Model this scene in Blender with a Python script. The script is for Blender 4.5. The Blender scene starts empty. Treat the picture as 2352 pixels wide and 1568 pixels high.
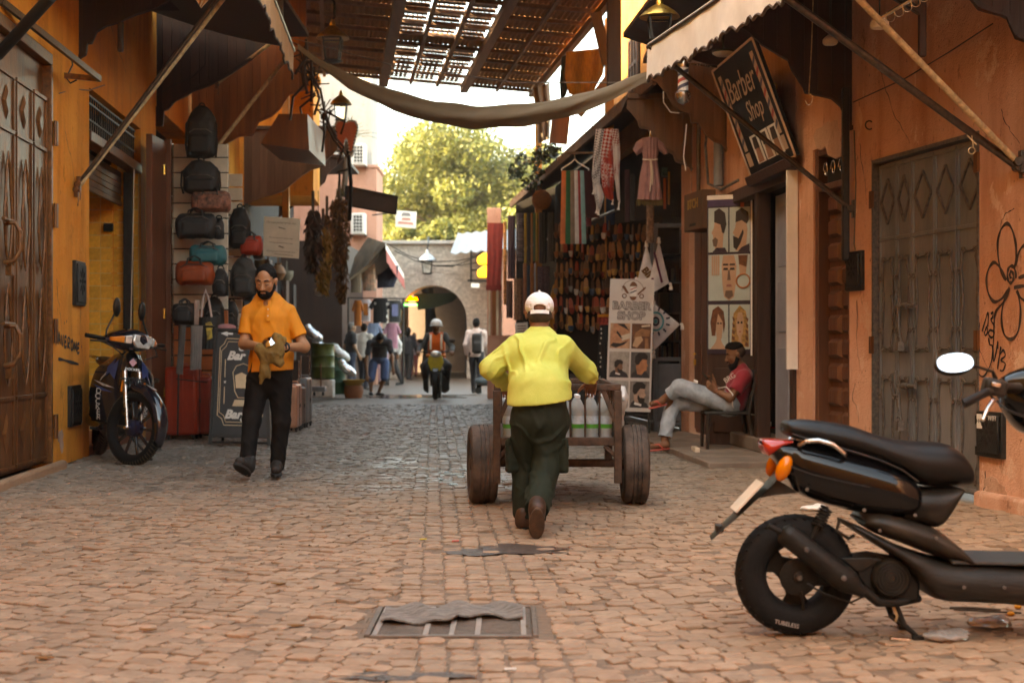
import bpy,bmesh,math,random
import numpy as np
from mathutils import Vector,Matrix
random.seed(7)
RNG=np.random.default_rng(7)
S=bpy.context.scene
COL=S.collection
R=math.radians
PI=math.pi
cam_d=bpy.data.cameras.new('camera')
cam=bpy.data.objects.new('camera',cam_d)
COL.objects.link(cam)
S.camera=cam
cam.location=(0,0,1.1)
cam.rotation_euler=(R(90),0,0)
cam_d.lens=50
cam_d.sensor_width=36
cam_d.shift_y=.0058
cam_d.clip_start=.1
cam_d.clip_end=600
cam_d.dof.use_dof=True
cam_d.dof.focus_distance=9.2
cam_d.dof.aperture_fstop=3.0
cam_d.dof.aperture_blades=0
SUN_EL,SUN_AZ=R(33),R(242)
W=bpy.data.worlds.new('World')
S.world=W
W.use_nodes=True
nt=W.node_tree
bgn=nt.nodes['Background']
sky=nt.nodes.new('ShaderNodeTexSky')
sky.sky_type='NISHITA'
sky.sun_disc=False
sky.sun_elevation=SUN_EL
sky.sun_rotation=SUN_AZ
sky.dust_density=3.0
nt.links.new(sky.outputs[0],bgn.inputs['Color'])
bgn.inputs['Strength'].default_value=.15
sun_d=bpy.data.lights.new('sun','SUN')
sun=bpy.data.objects.new('sun',sun_d)
COL.objects.link(sun)
sun_d.energy=2.6
sun_d.angle=R(.53)
sun_d.color=(1.0,.86,.68)
sdir=Vector((math.sin(SUN_AZ)*math.cos(SUN_EL),math.cos(SUN_AZ)*math.cos(SUN_EL),math.sin(SUN_EL)))
sun.rotation_euler=sdir.to_track_quat('Z','Y').to_euler()
sun.location=sdir*40
vs=S.view_settings
S.display_settings.display_device='sRGB'
vs.view_transform='Standard'
vs.look='None'
vs.gamma=1.0
vs.use_curve_mapping=False
vs.exposure=3.6
vs.use_white_balance=True
vs.white_balance_temperature=10600
vs.white_balance_tint=4
S.cycles.use_denoising=True
try:
 S.cycles.denoiser='OPENIMAGEDENOISE'
except Exception:
 pass
S.cycles.max_bounces=8
S.cycles.diffuse_bounces=4
S.cycles.glossy_bounces=3
S.cycles.transmission_bounces=6
S.cycles.transparent_max_bounces=8
S.cycles.sample_clamp_indirect=6.0
S.cycles.caustics_reflective=False
S.cycles.caustics_refractive=False
FP=2352*50/36.0
def P(u,v,D):
 0
 return Vector(((u-1176)/FP*D,D,1.1-(v-797.7)/FP*D))
class Plane2:
 0
 def __init__(s,px,py,sx,nrm):
  s.px,s.py,s.sx,s.n=px,py,sx,nrm
  l=math.hypot(sx,1)
  s.d=Vector((sx/l,1/l,0))
  s.nv=Vector((1/l,-sx/l,0))*nrm
 def x(s,y):return s.px+s.sx*(y-s.py)
 def D(s,u,off=.0):
  r=(u-1176)/FP
  o=off*s.n*math.hypot(s.sx,1)
  return(s.px-s.sx*s.py+o)/(r-s.sx)
 def at(s,u,v,off=.0):return P(u,v,s.D(u,off))
 def pt(s,y,z,off=.0):
  return Vector((s.x(y),y,z))+s.nv*off
L1=Plane2(-4.12,12,-.072,1)
R1=Plane2(3.235,10.2,-.216,-1)
RB=Plane2(2.61,13.07,-.0864,-1)
R2=Plane2(2.2,17.9,-.18,-1)
ROOTM={}
def link(o):
 COL.objects.link(o)
 return o
def tag(o,label=None,cat=None,group=None,kind=None):
 if label:o['label']=label
 if cat:o['category']=cat
 if group:o['group']=group
 if kind:o['kind']=kind
 return o
def thing(name,label,cat,loc=(0,0,0),rz=.0,group=None,rot=None):
 o=link(bpy.data.objects.new(name,None))
 o.empty_display_size=.1
 o.location=loc
 o.rotation_euler=rot if rot else(0,0,rz)
 m=Matrix.Translation(Vector(loc))@o.rotation_euler.to_matrix().to_4x4()
 ROOTM[o.name]=m
 return tag(o,label,cat,group)
def root_of(o):
 while o.parent:o=o.parent
 return o
def finish(me,name,mat,parent=None,local=False,smooth=40,bevel=0,bseg=2,loc=None):
 0
 if mat is not None:
  for m in(mat if isinstance(mat,(list,tuple))else[mat]):me.materials.append(m)
 if parent is not None:
  rm=ROOTM.get(root_of(parent).name)
  if rm is not None and not local:me.transform(rm.inverted())
 if smooth:
  me.shade_smooth()
  if smooth<180:me.set_sharp_from_angle(angle=R(smooth))
 o=link(bpy.data.objects.new(name,me))
 if parent is not None:o.parent=parent
 elif loc is not None:
  me.transform(Matrix.Translation(-Vector(loc)))
  o.location=loc
 if bevel:
  b=o.modifiers.new('bevel','BEVEL')
  b.width=bevel;b.segments=bseg;b.limit_method='ANGLE';b.angle_limit=R(35)
 return o
def kids(o):return[c for c in bpy.data.objects if c.parent==o]
def copy_tree(o,loc=None,rz=None,label=None,parent=None):
 c=o.copy();link(c)
 if parent is not None:c.parent=parent
 for k in list(o.children):copy_tree(k,parent=c)
 if loc is not None:c.location=loc
 if rz is not None:c.rotation_euler=(0,0,rz)
 if label:c['label']=label
 return c
def frame(d,up=(0,0,1)):
 d=Vector(d).normalized();up=Vector(up)
 if abs(d.dot(up.normalized()))>.98:up=Vector((0,1,0))if abs(d.y)<.9 else Vector((1,0,0))
 a=up.cross(d).normalized();b=d.cross(a).normalized()
 return a,b,d
class MB:
 def __init__(s,vcol=False):
  s.v=[];s.f=[];s.mi=[];s.m=0
 def add(s,vs,fs):
  n=len(s.v)
  s.v.extend([tuple(p)for p in vs])
  for f in fs:
   s.f.append([i+n for i in f]);s.mi.append(s.m)
  return s
 def poly(s,pts):return s.add(pts,[list(range(len(pts)))])
 def quad(s,a,b,c,d):return s.poly([a,b,c,d])
 def box(s,c,size,rot=None):
  hx,hy,hz=size[0]/2,size[1]/2,size[2]/2
  vs=[Vector((x,y,z))for x in(-hx,hx)for y in(-hy,hy)for z in(-hz,hz)]
  if rot is not None:vs=[rot@p for p in vs]
  c=Vector(c)
  return s.add([p+c for p in vs],[(0,1,3,2),(4,6,7,5),(0,4,5,1),(2,3,7,6),(0,2,6,4),(1,5,7,3)])
 def obox(s,o,ex,ey,ez):
  0
  o,ex,ey,ez=map(Vector,(o,ex,ey,ez))
  vs=[o+ex*i+ey*j+ez*k for i in(0,1)for j in(0,1)for k in(0,1)]
  fs=[(0,1,3,2),(4,6,7,5),(0,4,5,1),(2,3,7,6),(0,2,6,4),(1,5,7,3)]
  if ex.cross(ey).dot(ez)<0:fs=[f[::-1]for f in fs]
  return s.add(vs,fs)
 def beam(s,p0,p1,w,h,up=(0,0,1)):
  p0,p1=Vector(p0),Vector(p1)
  a,b,d=frame(p1-p0,up)
  vs=[]
  for p in(p0,p1):
   for i,j in((-1,-1),(1,-1),(1,1),(-1,1)):
    vs.append(p+a*(i*w/2)+b*(j*h/2))
  return s.add(vs,[(3,2,1,0),(4,5,6,7),(0,1,5,4),(1,2,6,5),(2,3,7,6),(3,0,4,7)])
 def tube(s,pts,r,n=8,caps=True,closed=False):
  pts=[Vector(p)for p in pts]
  m=len(pts)
  rs=r if isinstance(r,(list,tuple))else[r]*m
  vs=[];pa=None
  for i,p in enumerate(pts):
   if closed:d=pts[(i+1)%m]-pts[i-1]
   else:d=pts[min(i+1,m-1)]-pts[max(i-1,0)]
   d.normalize()
   if pa is None:a,b,_=frame(d)
   else:
    a=(pa-d*pa.dot(d))
    if a.length<1e-6:a=frame(d)[0]
    a.normalize();b=d.cross(a)
   pa=a
   for k in range(n):
    t=2*PI*k/n
    vs.append(p+(a*math.cos(t)+b*math.sin(t))*rs[i])
  fs=[]
  for i in range(m if closed else m-1):
   j=(i+1)%m
   for k in range(n):
    l=(k+1)%n
    fs.append((i*n+k,i*n+l,j*n+l,j*n+k))
  if caps and not closed:
   fs.append(tuple(range(n))[::-1]);fs.append(tuple(range((m-1)*n,m*n)))
  return s.add(vs,fs)
 def lathe(s,prof,c=(0,0,0),axis=(0,0,1),n=20,caps=True,up=(0,0,1)):
  0
  a,b,d=frame(axis,up);c=Vector(c)
  vs=[]
  for r,h in prof:
   for k in range(n):
    t=2*PI*k/n
    vs.append(c+d*h+(a*math.cos(t)+b*math.sin(t))*r)
  fs=[]
  m=len(prof)
  for i in range(m-1):
   for k in range(n):
    l=(k+1)%n
    fs.append((i*n+k,i*n+l,(i+1)*n+l,(i+1)*n+k))
  if caps:
   fs.append(tuple(range(n))[::-1]);fs.append(tuple(range((m-1)*n,m*n)))
  return s.add(vs,fs)
 def prism(s,pts,vec):
  pts=[Vector(p)for p in pts];vec=Vector(vec);n=len(pts)
  nrm=Vector((0,0,0))
  for i in range(n):nrm+=(pts[i]-pts[0]).cross(pts[(i+1)%n]-pts[0])
  if nrm.dot(vec)<0:pts=pts[::-1]
  vs=pts+[p+vec for p in pts]
  fs=[tuple(range(n))[::-1],tuple(range(n,2*n))]
  for i in range(n):
   j=(i+1)%n
   fs.append((i,j,n+j,n+i))
  return s.add(vs,fs)
 def ell(s,c,rad,rot=None,nu=14,nv=9):
  c=Vector(c);vs=[];fs=[]
  for j in range(1,nv):
   ph=PI*j/nv
   for i in range(nu):
    th=2*PI*i/nu
    p=Vector((rad[0]*math.sin(ph)*math.cos(th),rad[1]*math.sin(ph)*math.sin(th),rad[2]*math.cos(ph)))
    vs.append(c+(rot@p if rot is not None else p))
  t=Vector((0,0,rad[2]));b=Vector((0,0,-rad[2]))
  if rot is not None:t=rot@t;b=rot@b
  vs+=[c+t,c+b]
  T=len(vs)-2;B=T+1
  for i in range(nu):
   k=(i+1)%nu
   fs.append((T,i,k));fs.append((B,(nv-2)*nu+k,(nv-2)*nu+i))
   for j in range(nv-2):
    fs.append((j*nu+i,(j+1)*nu+i,(j+1)*nu+k,j*nu+k))
  return s.add(vs,fs)
 def grid(s,rows,th=.0,tv=None,closed=False):
  0
  m,n=len(rows),len(rows[0])
  f=[Vector(p)for r in rows for p in r]
  fs=[]
  nn=n if closed else n-1
  for i in range(m-1):
   for j in range(nn):
    k=(j+1)%n
    fs.append((i*n+j,i*n+k,(i+1)*n+k,(i+1)*n+j))
  if th<=0:return s.add(f,fs)
  if tv is None:
   a=rows[0][-1];tv=(Vector(rows[0][-1])-Vector(rows[0][0])).cross(Vector(rows[-1][0])-Vector(rows[0][0])).normalized()
  tv=Vector(tv)*-th
  N=len(f)
  f2=f+[p+tv for p in f]
  fs2=list(fs)+[tuple(i+N for i in q[::-1])for q in fs]
  if not closed:
   for j in range(n-1):
    fs2.append((j+1,j,N+j,N+j+1))
    b=(m-1)*n
    fs2.append((b+j,b+j+1,N+b+j+1,N+b+j))
   for i in range(m-1):
    fs2.append((i*n,(i+1)*n,N+(i+1)*n,N+i*n))
    fs2.append(((i+1)*n+n-1,i*n+n-1,N+i*n+n-1,N+(i+1)*n+n-1))
  return s.add(f2,fs2)
 def torus(s,c,Rr,r,axis=(0,0,1),n=24,m=8,arc=1.0,up=(0,0,1)):
  a,b,d=frame(axis,up);c=Vector(c)
  k=n if arc>=1 else n+1
  pts=[c+(a*math.cos(2*PI*arc*i/n)+b*math.sin(2*PI*arc*i/n))*Rr for i in range(k)]
  return s.tube(pts,r,m,closed=arc>=1)
 def mesh(s,name):
  me=bpy.data.meshes.new(name)
  me.from_pydata(s.v,[],s.f)
  if any(s.mi):me.polygons.foreach_set('material_index',s.mi)
  me.update()
  return me
 def build(s,name,mat,parent=None,**k):
  return finish(s.mesh(name),name,mat,parent,**k)
def smin(a,b,k):
 if k<=0:return np.minimum(a,b)
 h=np.clip(.5+.5*(b-a)/k,0,1)
 return b*(1-h)+a*h-k*h*(1-h)
def cap(a,b,ra,rb=None,ax=None,s=1.0,k=None):
 return('cap',np.array(a,float),np.array(b,float),ra,ra if rb is None else rb,None if ax is None else np.array(Vector(ax).normalized(),float),s,k)
def ball(c,r,rot=None,k=None):
 r=(r,r,r)if isinstance(r,(int,float))else r
 return('ell',np.array(c,float),np.array(r,float),None if rot is None else np.array(rot,float),k)
def rbox(c,half,rad,rot=None,k=None):
 return('box',np.array(c,float),np.array(half,float),rad,None if rot is None else np.array(rot,float),k)
def prim_dist(p,X):
 if p[0]=='cap':
  _,a,b,ra,rb,ax,s,_k=p
  q=X-a
  ba=b-a
  if ax is not None:
   q=q+(q@ax)[...,None]*ax*(1.0/s-1.0)
   ba=ba+(ba@ax)*ax*(1.0/s-1.0)
  h=np.clip((q@ba)/max(ba@ba,1e-9),0,1)
  d=np.linalg.norm(q-h[...,None]*ba,axis=-1)-(ra+(rb-ra)*h)
  return d
 if p[0]=='ell':
  _,c,r,rot,_k=p
  q=X-c
  if rot is not None:q=q@rot
  k0=np.linalg.norm(q/r,axis=-1);k1=np.linalg.norm(q/(r*r),axis=-1)
  return k0*(k0-1.0)/np.maximum(k1,1e-6)
 if p[0]=='box':
  _,c,h,rad,rot,_k=p
  q=X-c
  if rot is not None:q=q@rot
  q=np.abs(q)-(h-rad)
  return np.linalg.norm(np.maximum(q,0),axis=-1)+np.minimum(q.max(axis=-1),0)-rad
def prim_box(p):
 if p[0]=='cap':
  r=max(p[3],p[4])*max(1.0,p[6])
  return np.minimum(p[1],p[2])-r,np.maximum(p[1],p[2])+r
 if p[0]=='ell':
  r=p[2].max()if p[3]is not None else p[2]
  return p[1]-r,p[1]+r
 r=np.linalg.norm(p[2])if p[4]is not None else p[2]
 return p[1]-r,p[1]+r
def sdf_mesh(prims,vox,k=.03,clips=(),cuts=(),off=.0,disp=None,name='soft'):
 0
 boxes=[prim_box(p)for p in prims]
 mg=3*vox+k+abs(off)
 lo=np.min([b[0]for b in boxes],axis=0)-mg
 hi=np.max([b[1]for b in boxes],axis=0)+mg
 n=np.ceil((hi-lo)/vox).astype(int)+1
 F=np.full(n,10.0)
 ax=[lo[i]+np.arange(n[i])*vox for i in range(3)]
 for p,(bl,bh)in zip(prims,boxes):
  kk=p[-1]if p[-1]is not None else k
  m2=mg+kk+.02
  i0=np.maximum(((bl-m2-lo)/vox).astype(int),0);i1=np.minimum(((bh+m2-lo)/vox).astype(int)+2,n)
  g=np.stack(np.meshgrid(*[ax[i][i0[i]:i1[i]]for i in range(3)],indexing='ij'),-1)
  sl=tuple(slice(i0[i],i1[i])for i in range(3))
  F[sl]=smin(F[sl],prim_dist(p,g),kk)
 G=None
 if clips or cuts or disp is not None:G=np.stack(np.meshgrid(*ax,indexing='ij'),-1)
 F=F-off
 if disp is not None:F=F-disp(G)
 for pt,nr in clips:
  F=np.maximum(F,(G-np.array(pt,float))@np.array(Vector(nr).normalized(),float))
 for c in cuts:F=np.maximum(F,-prim_dist(c,G))
 s=F<0
 c0=[(i,j,l)for i in(0,1)for j in(0,1)for l in(0,1)]
 sh=tuple(n-1)
 cnt=np.zeros(sh,int)
 for c in c0:cnt+=s[c[0]:n[0]-1+c[0],c[1]:n[1]-1+c[1],c[2]:n[2]-1+c[2]]
 act=(cnt>0)&(cnt<8)
 cells=np.argwhere(act)
 idx=np.full(sh,-1);idx[act]=np.arange(len(cells))
 acc=np.zeros((len(cells),3));num=np.zeros(len(cells))
 for a in c0:
  for d in range(3):
   if a[d]:continue
   b=list(a);b[d]=1
   fa=F[cells[:,0]+a[0],cells[:,1]+a[1],cells[:,2]+a[2]]
   fb=F[cells[:,0]+b[0],cells[:,1]+b[1],cells[:,2]+b[2]]
   m=(fa<0)!=(fb<0)
   t=np.where(m,fa/np.where(m,fa-fb,1),0)
   pos=np.array(a,float)+(np.array(b)-np.array(a))*t[:,None]
   acc[m]+=pos[m];num[m]+=1
 V=(cells+acc/num[:,None])*vox+lo
 Q=[]
 for d in range(3):
  e,f=(d+1)%3,(d+2)%3
  sa=[slice(None)]*3;sb=[slice(None)]*3
  sa[d]=slice(0,-1);sb[d]=slice(1,None)
  ch=s[tuple(sa)]!=s[tuple(sb)]
  E=np.argwhere(ch)
  ok=(E[:,e]>0)&(E[:,f]>0)&(E[:,e]<sh[e])&(E[:,f]<sh[f])
  E=E[ok]
  ins=s[E[:,0],E[:,1],E[:,2]]
  def cid(de,df):
   C=E.copy();C[:,e]-=de;C[:,f]-=df
   return idx[C[:,0],C[:,1],C[:,2]]
  q=np.stack([cid(1,1),cid(0,1),cid(0,0),cid(1,0)],1)
  q[~ins]=q[~ins][:,::-1]
  Q.append(q)
 Q=np.concatenate(Q)
 Q=Q[(Q>=0).all(1)]
 me=bpy.data.meshes.new(name)
 me.from_pydata(V.tolist(),[],Q.tolist())
 me.update()
 return me
def soft(name,prims,vox,mat,parent=None,k=.03,smooth=180,clips=(),cuts=(),off=.0,disp=None,**kw):
 return finish(sdf_mesh(prims,vox,k,clips,cuts,off,disp,name),name,mat,parent,smooth=smooth,**kw)
def vnoise(G,f,seed=0,n=9):
 0
 rg=np.random.default_rng(seed);o=0
 for i in range(n):
  d=rg.normal(0,1,3);d/=np.linalg.norm(d)
  o=o+np.sin(G@(d*2*PI*f*(.6+.9*rg.random()))+rg.uniform(0,6.28))
 return o/(.55*n)
def wave(amp,*terms):
 0
 ts=[(np.array(Vector(d).normalized(),float)*2*PI/w,ph)for d,w,ph in terms]
 def f(G):
  o=0
  for kv,ph in ts:
   a=G@kv+ph
   w_=np.sin(a+1.6*np.sin(.61*(G@np.roll(kv,1))+ph)+.9*np.sin(.37*(G@np.roll(kv,2))+2*ph))
   o=o+np.where(w_>0,w_**2*1.3,-.35*np.abs(w_))*(.6+.4*np.sin(.43*(G@np.roll(kv,2))+1.7*ph))
  return amp*o/len(ts)*1.15
 return f
MATS={}
def mat(name,col,rough=.7,metal=.0,var=.18,scale=6.0,bump=.15,bscale=60.0,hue=None,huef=.5,spec=.5,coat=.0,stretch=(1,1,1),emit=None,es=.0,trans=.0,ior=1.45,sheen=.0,alpha=1.0,isl=.0,rvar=.1,sss=.0):
 if name in MATS:return MATS[name]
 m=bpy.data.materials.new(name);m.use_nodes=True
 t=m.node_tree;N=t.nodes;Lk=t.links
 b=N['Principled BSDF']
 b.inputs['Roughness'].default_value=rough
 b.inputs['Metallic'].default_value=metal
 b.inputs['Specular IOR Level'].default_value=spec
 b.inputs['Coat Weight'].default_value=coat
 b.inputs['Coat Roughness'].default_value=.08
 b.inputs['IOR'].default_value=ior
 b.inputs['Transmission Weight'].default_value=trans
 b.inputs['Sheen Weight'].default_value=sheen
 b.inputs['Alpha'].default_value=alpha
 if emit:
  b.inputs['Emission Color'].default_value=(*emit,1);b.inputs['Emission Strength'].default_value=es
 tc=N.new('ShaderNodeTexCoord')
 mp=N.new('ShaderNodeMapping');mp.inputs['Scale'].default_value=stretch
 Lk.new(tc.outputs['Object'],mp.inputs['Vector'])
 n1=N.new('ShaderNodeTexNoise');n1.inputs['Scale'].default_value=scale;n1.inputs['Detail'].default_value=7;n1.inputs['Roughness'].default_value=.62
 Lk.new(mp.outputs[0],n1.inputs['Vector'])
 mr=N.new('ShaderNodeMapRange');mr.inputs[1].default_value=.3;mr.inputs[2].default_value=.7
 Lk.new(n1.outputs['Fac'],mr.inputs[0])
 mx=N.new('ShaderNodeMix');mx.data_type='RGBA'
 c2=hue if hue else col
 mx.inputs[6].default_value=(*[c*(1-var)for c in col],1)
 mx.inputs[7].default_value=(*[min(1,c*(1+var))for c in c2],1)
 Lk.new(mr.outputs[0],mx.inputs[0])
 out=mx.outputs[2]
 if isl>0:
  g=N.new('ShaderNodeNewGeometry');oi=N.new('ShaderNodeObjectInfo')
  ad=N.new('ShaderNodeMath');ad.operation='ADD'
  Lk.new(g.outputs['Random Per Island'],ad.inputs[0]);Lk.new(oi.outputs['Random'],ad.inputs[1])
  fr=N.new('ShaderNodeMath');fr.operation='FRACT';Lk.new(ad.outputs[0],fr.inputs[0])
  m2=N.new('ShaderNodeMapRange');m2.inputs[3].default_value=1-isl;m2.inputs[4].default_value=1+isl
  Lk.new(fr.outputs[0],m2.inputs[0])
  hs=N.new('ShaderNodeHueSaturation');Lk.new(out,hs.inputs['Color']);Lk.new(m2.outputs[0],hs.inputs['Value'])
  out=hs.outputs[0]
 Lk.new(out,b.inputs['Base Color'])
 if rvar:
  m3=N.new('ShaderNodeMapRange');m3.inputs[3].default_value=max(.02,rough-rvar);m3.inputs[4].default_value=min(1,rough+rvar)
  Lk.new(n1.outputs['Fac'],m3.inputs[0]);Lk.new(m3.outputs[0],b.inputs['Roughness'])
 if bump:
  n2=N.new('ShaderNodeTexNoise');n2.inputs['Scale'].default_value=bscale;n2.inputs['Detail'].default_value=4
  Lk.new(mp.outputs[0],n2.inputs['Vector'])
  bp=N.new('ShaderNodeBump');bp.inputs['Strength'].default_value=bump;bp.inputs['Distance'].default_value=.02
  Lk.new(n2.outputs['Fac'],bp.inputs['Height']);Lk.new(bp.outputs[0],b.inputs['Normal'])
 MATS[name]=m
 return m
def wood(name,col,rough=.6,grain=(1,1,1),var=.35,**k):
 return mat(name,col,rough,var=var,scale=9,bump=.25,bscale=22,stretch=grain,**k)
def plaster(name,c1,c2,stain,z0=.0,scale=.9,peel=None):
 0
 m=bpy.data.materials.new(name);m.use_nodes=True
 t=m.node_tree;N=t.nodes;Lk=t.links
 b=N['Principled BSDF'];b.inputs['Roughness'].default_value=.85;b.inputs['Specular IOR Level'].default_value=.25
 tc=N.new('ShaderNodeTexCoord')
 def noise(sc,det,stretch=(1,1,1),rough=.6,lo=.35,hi=.65):
  mp=N.new('ShaderNodeMapping');mp.inputs['Scale'].default_value=stretch
  Lk.new(tc.outputs['Object'],mp.inputs['Vector'])
  n=N.new('ShaderNodeTexNoise');n.inputs['Scale'].default_value=sc;n.inputs['Detail'].default_value=det;n.inputs['Roughness'].default_value=rough
  Lk.new(mp.outputs[0],n.inputs['Vector'])
  r=N.new('ShaderNodeMapRange');r.inputs[1].default_value=lo;r.inputs[2].default_value=hi
  Lk.new(n.outputs['Fac'],r.inputs[0])
  return r.outputs[0],n.outputs['Fac']
 def mix(f,a,bcol,amt=1.0):
  x=N.new('ShaderNodeMix');x.data_type='RGBA'
  if amt<1:
   q=N.new('ShaderNodeMath');q.operation='MULTIPLY';q.inputs[1].default_value=amt
   Lk.new(f,q.inputs[0]);f=q.outputs[0]
  Lk.new(f,x.inputs[0])
  if isinstance(a,tuple):x.inputs[6].default_value=(*a,1)
  else:Lk.new(a,x.inputs[6])
  x.inputs[7].default_value=(*bcol,1)
  return x.outputs[2]
 f1,_=noise(scale,8)
 c=mix(f1,c1,c2)
 f2,_=noise(3.0,6,(1,1,.12),.65,.48,.75)
 c=mix(f2,c,stain,.75)
 f3,_=noise(5.5,9,(1,1,.5),.75,.60,.68)
 c=mix(f3,c,tuple(x*.5 for x in stain),.7)
 f4,_=noise(38,3,(1,1,.4),.6,.66,.72)
 c=mix(f4,c,tuple(x*.35 for x in stain),.7)
 if peel:
  f5,_=noise(2.3,9,(1,1,.7),.72,.585,.61)
  c=mix(f5,c,peel,.8)
 Lk.new(c,b.inputs['Base Color'])
 _,h1=noise(7,8,(1,1,1),.7)
 _,h2=noise(70,3)
 ad=N.new('ShaderNodeMath');ad.operation='MULTIPLY_ADD';ad.inputs[1].default_value=.25
 Lk.new(h2,ad.inputs[0]);Lk.new(h1,ad.inputs[2])
 bp=N.new('ShaderNodeBump');bp.inputs['Strength'].default_value=.85;bp.inputs['Distance'].default_value=.035
 Lk.new(ad.outputs[0],bp.inputs['Height']);Lk.new(bp.outputs[0],b.inputs['Normal'])
 MATS[name]=m
 return m
def letters(txt,size,mat_,parent,o,ex,ez,depth=.003,name='lettering',outline=.0,shear=.0,bold=.0,align='CENTER',lift=.0):
 0
 cu=bpy.data.curves.new(name,'FONT')
 cu.body=txt;cu.size=size;cu.align_x=align;cu.align_y='CENTER';cu.shear=shear;cu.offset=bold
 cu.resolution_u=3
 if outline:cu.fill_mode='NONE';cu.bevel_depth=outline;cu.bevel_resolution=0
 else:cu.extrude=depth/2
 ob=bpy.data.objects.new('tmp_text',cu);link(ob)
 dg=bpy.context.evaluated_depsgraph_get()
 me=bpy.data.meshes.new_from_object(ob.evaluated_get(dg))
 bpy.data.objects.remove(ob);bpy.data.curves.remove(cu)
 ex=Vector(ex).normalized();ez=Vector(ez);ez=(ez-ex*ez.dot(ex)).normalized();nn=ex.cross(ez)
 M=Matrix((ex,ez,nn)).transposed().to_4x4();M.translation=Vector(o)+nn*lift
 me.transform(M)
 me.materials.clear()
 return finish(me,name,mat_,parent,smooth=0)
# materials of the place
M_ORANGE=plaster('ochre_plaster',(.74,.235,.028),(.86,.35,.06),(.46,.13,.02))
M_PINK=plaster('pink_plaster',(.58,.305,.195),(.68,.39,.275),(.36,.14,.065),peel=(.70,.47,.35))
M_OCHRE2=plaster('upper_ochre',(.46,.19,.05),(.54,.25,.08),(.3,.11,.03))
M_FARPINK=plaster('far_pink',(.50,.25,.18),(.56,.30,.22),(.40,.2,.14),scale=.4)
M_FARGREY=plaster('far_grey',(.42,.40,.38),(.5,.48,.45),(.36,.34,.32),scale=.4)
M_DARK=mat('interior_shade_black',(.012,.008,.006),.9)  # near-black base paints in the shade of interiors and openings
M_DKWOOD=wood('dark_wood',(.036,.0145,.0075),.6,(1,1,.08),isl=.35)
M_ORWOOD=wood('orange_and_lit_wood',(.26,.085,.022),.5,(1,1,.08),isl=.3)  # orange of the hood boards is warm light put into the wood colour
M_GRWOOD=wood('weathered_wood',(.15,.085,.05),.7,(1,1,.08),isl=.3)
M_DOORW=wood('studded_door_wood',(.115,.048,.026),.36,(1,1,.1))
M_RUST=mat('brown_painted_metal',(.105,.034,.010),.42,.25,var=.5,scale=7,bump=.2,bscale=35,stretch=(1,1,.25),hue=(.15,.055,.016))
M_RUSTW=mat('worn_edge_metal',(.16,.058,.016),.4,.2,var=.6,scale=22,bump=.2)
M_GREYD=mat('grey_painted_metal',(.145,.160,.180),.42,.15,var=.28,scale=4,bump=.12,bscale=25,stretch=(1,1,.3),hue=(.175,.178,.185))
M_GREYO=mat('grey_scroll_iron',(.085,.085,.09),.45,.2,var=.5,scale=30,hue=(.12,.10,.085))
M_IRON=mat('black_iron',(.022,.020,.018),.45,.4,var=.4,scale=20)
M_POLE=mat('pole_metal',(.46,.33,.18),.4,.15,var=.45,scale=25,stretch=(1,1,1))
M_DPOLE=mat('dark_pole_metal',(.075,.055,.04),.36,.6,var=.5,scale=25)
M_STEEL=mat('steel',(.55,.53,.5),.25,1.0,var=.15,scale=30)
M_BRASS=mat('brass',(.55,.33,.08),.3,.9,var=.3,scale=18)
M_TILE=mat('ochre_tile',(.88,.42,.07),.35,var=.25,scale=14,isl=.16,bump=.05)
M_GROUT=mat('tile_grout',(.78,.56,.24),.8)
M_WHITE=mat('white_paint',(.74,.72,.68),.5,var=.08)
M_CREAM=mat('cream',(.62,.52,.40),.6,var=.12)
M_GLASS=mat('window_glass',(.9,.93,.93),.04,trans=1.0,bump=0,rvar=0,var=.02)
M_BLACK=mat('matt_black',(.014,.013,.012),.55,var=.3)
M_CONC=mat('worn_concrete',(.20,.155,.125),.85,var=.3,scale=3.5,bump=.4,bscale=30)
M_REED=mat('reed_mat',(.34,.18,.09),.75,var=.35,scale=12,stretch=(6,.5,1),bump=.3)
M_BEAM=wood('roof_beam',(.21,.125,.085),.6,(1,.08,1),isl=.2)
M_STONEW=mat('pale_stone',(.58,.53,.47),.85,var=.3,scale=9,bump=.5,bscale=14,isl=.16)
def wallseg(mb,pl,y0,y1,z0,z1,th=.35,off=.0):
 o=pl.pt(y0,z0,off)
 mb.obox(o,pl.pt(y1,z0,off)-o,pl.nv*-th,(0,0,z1-z0))
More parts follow.
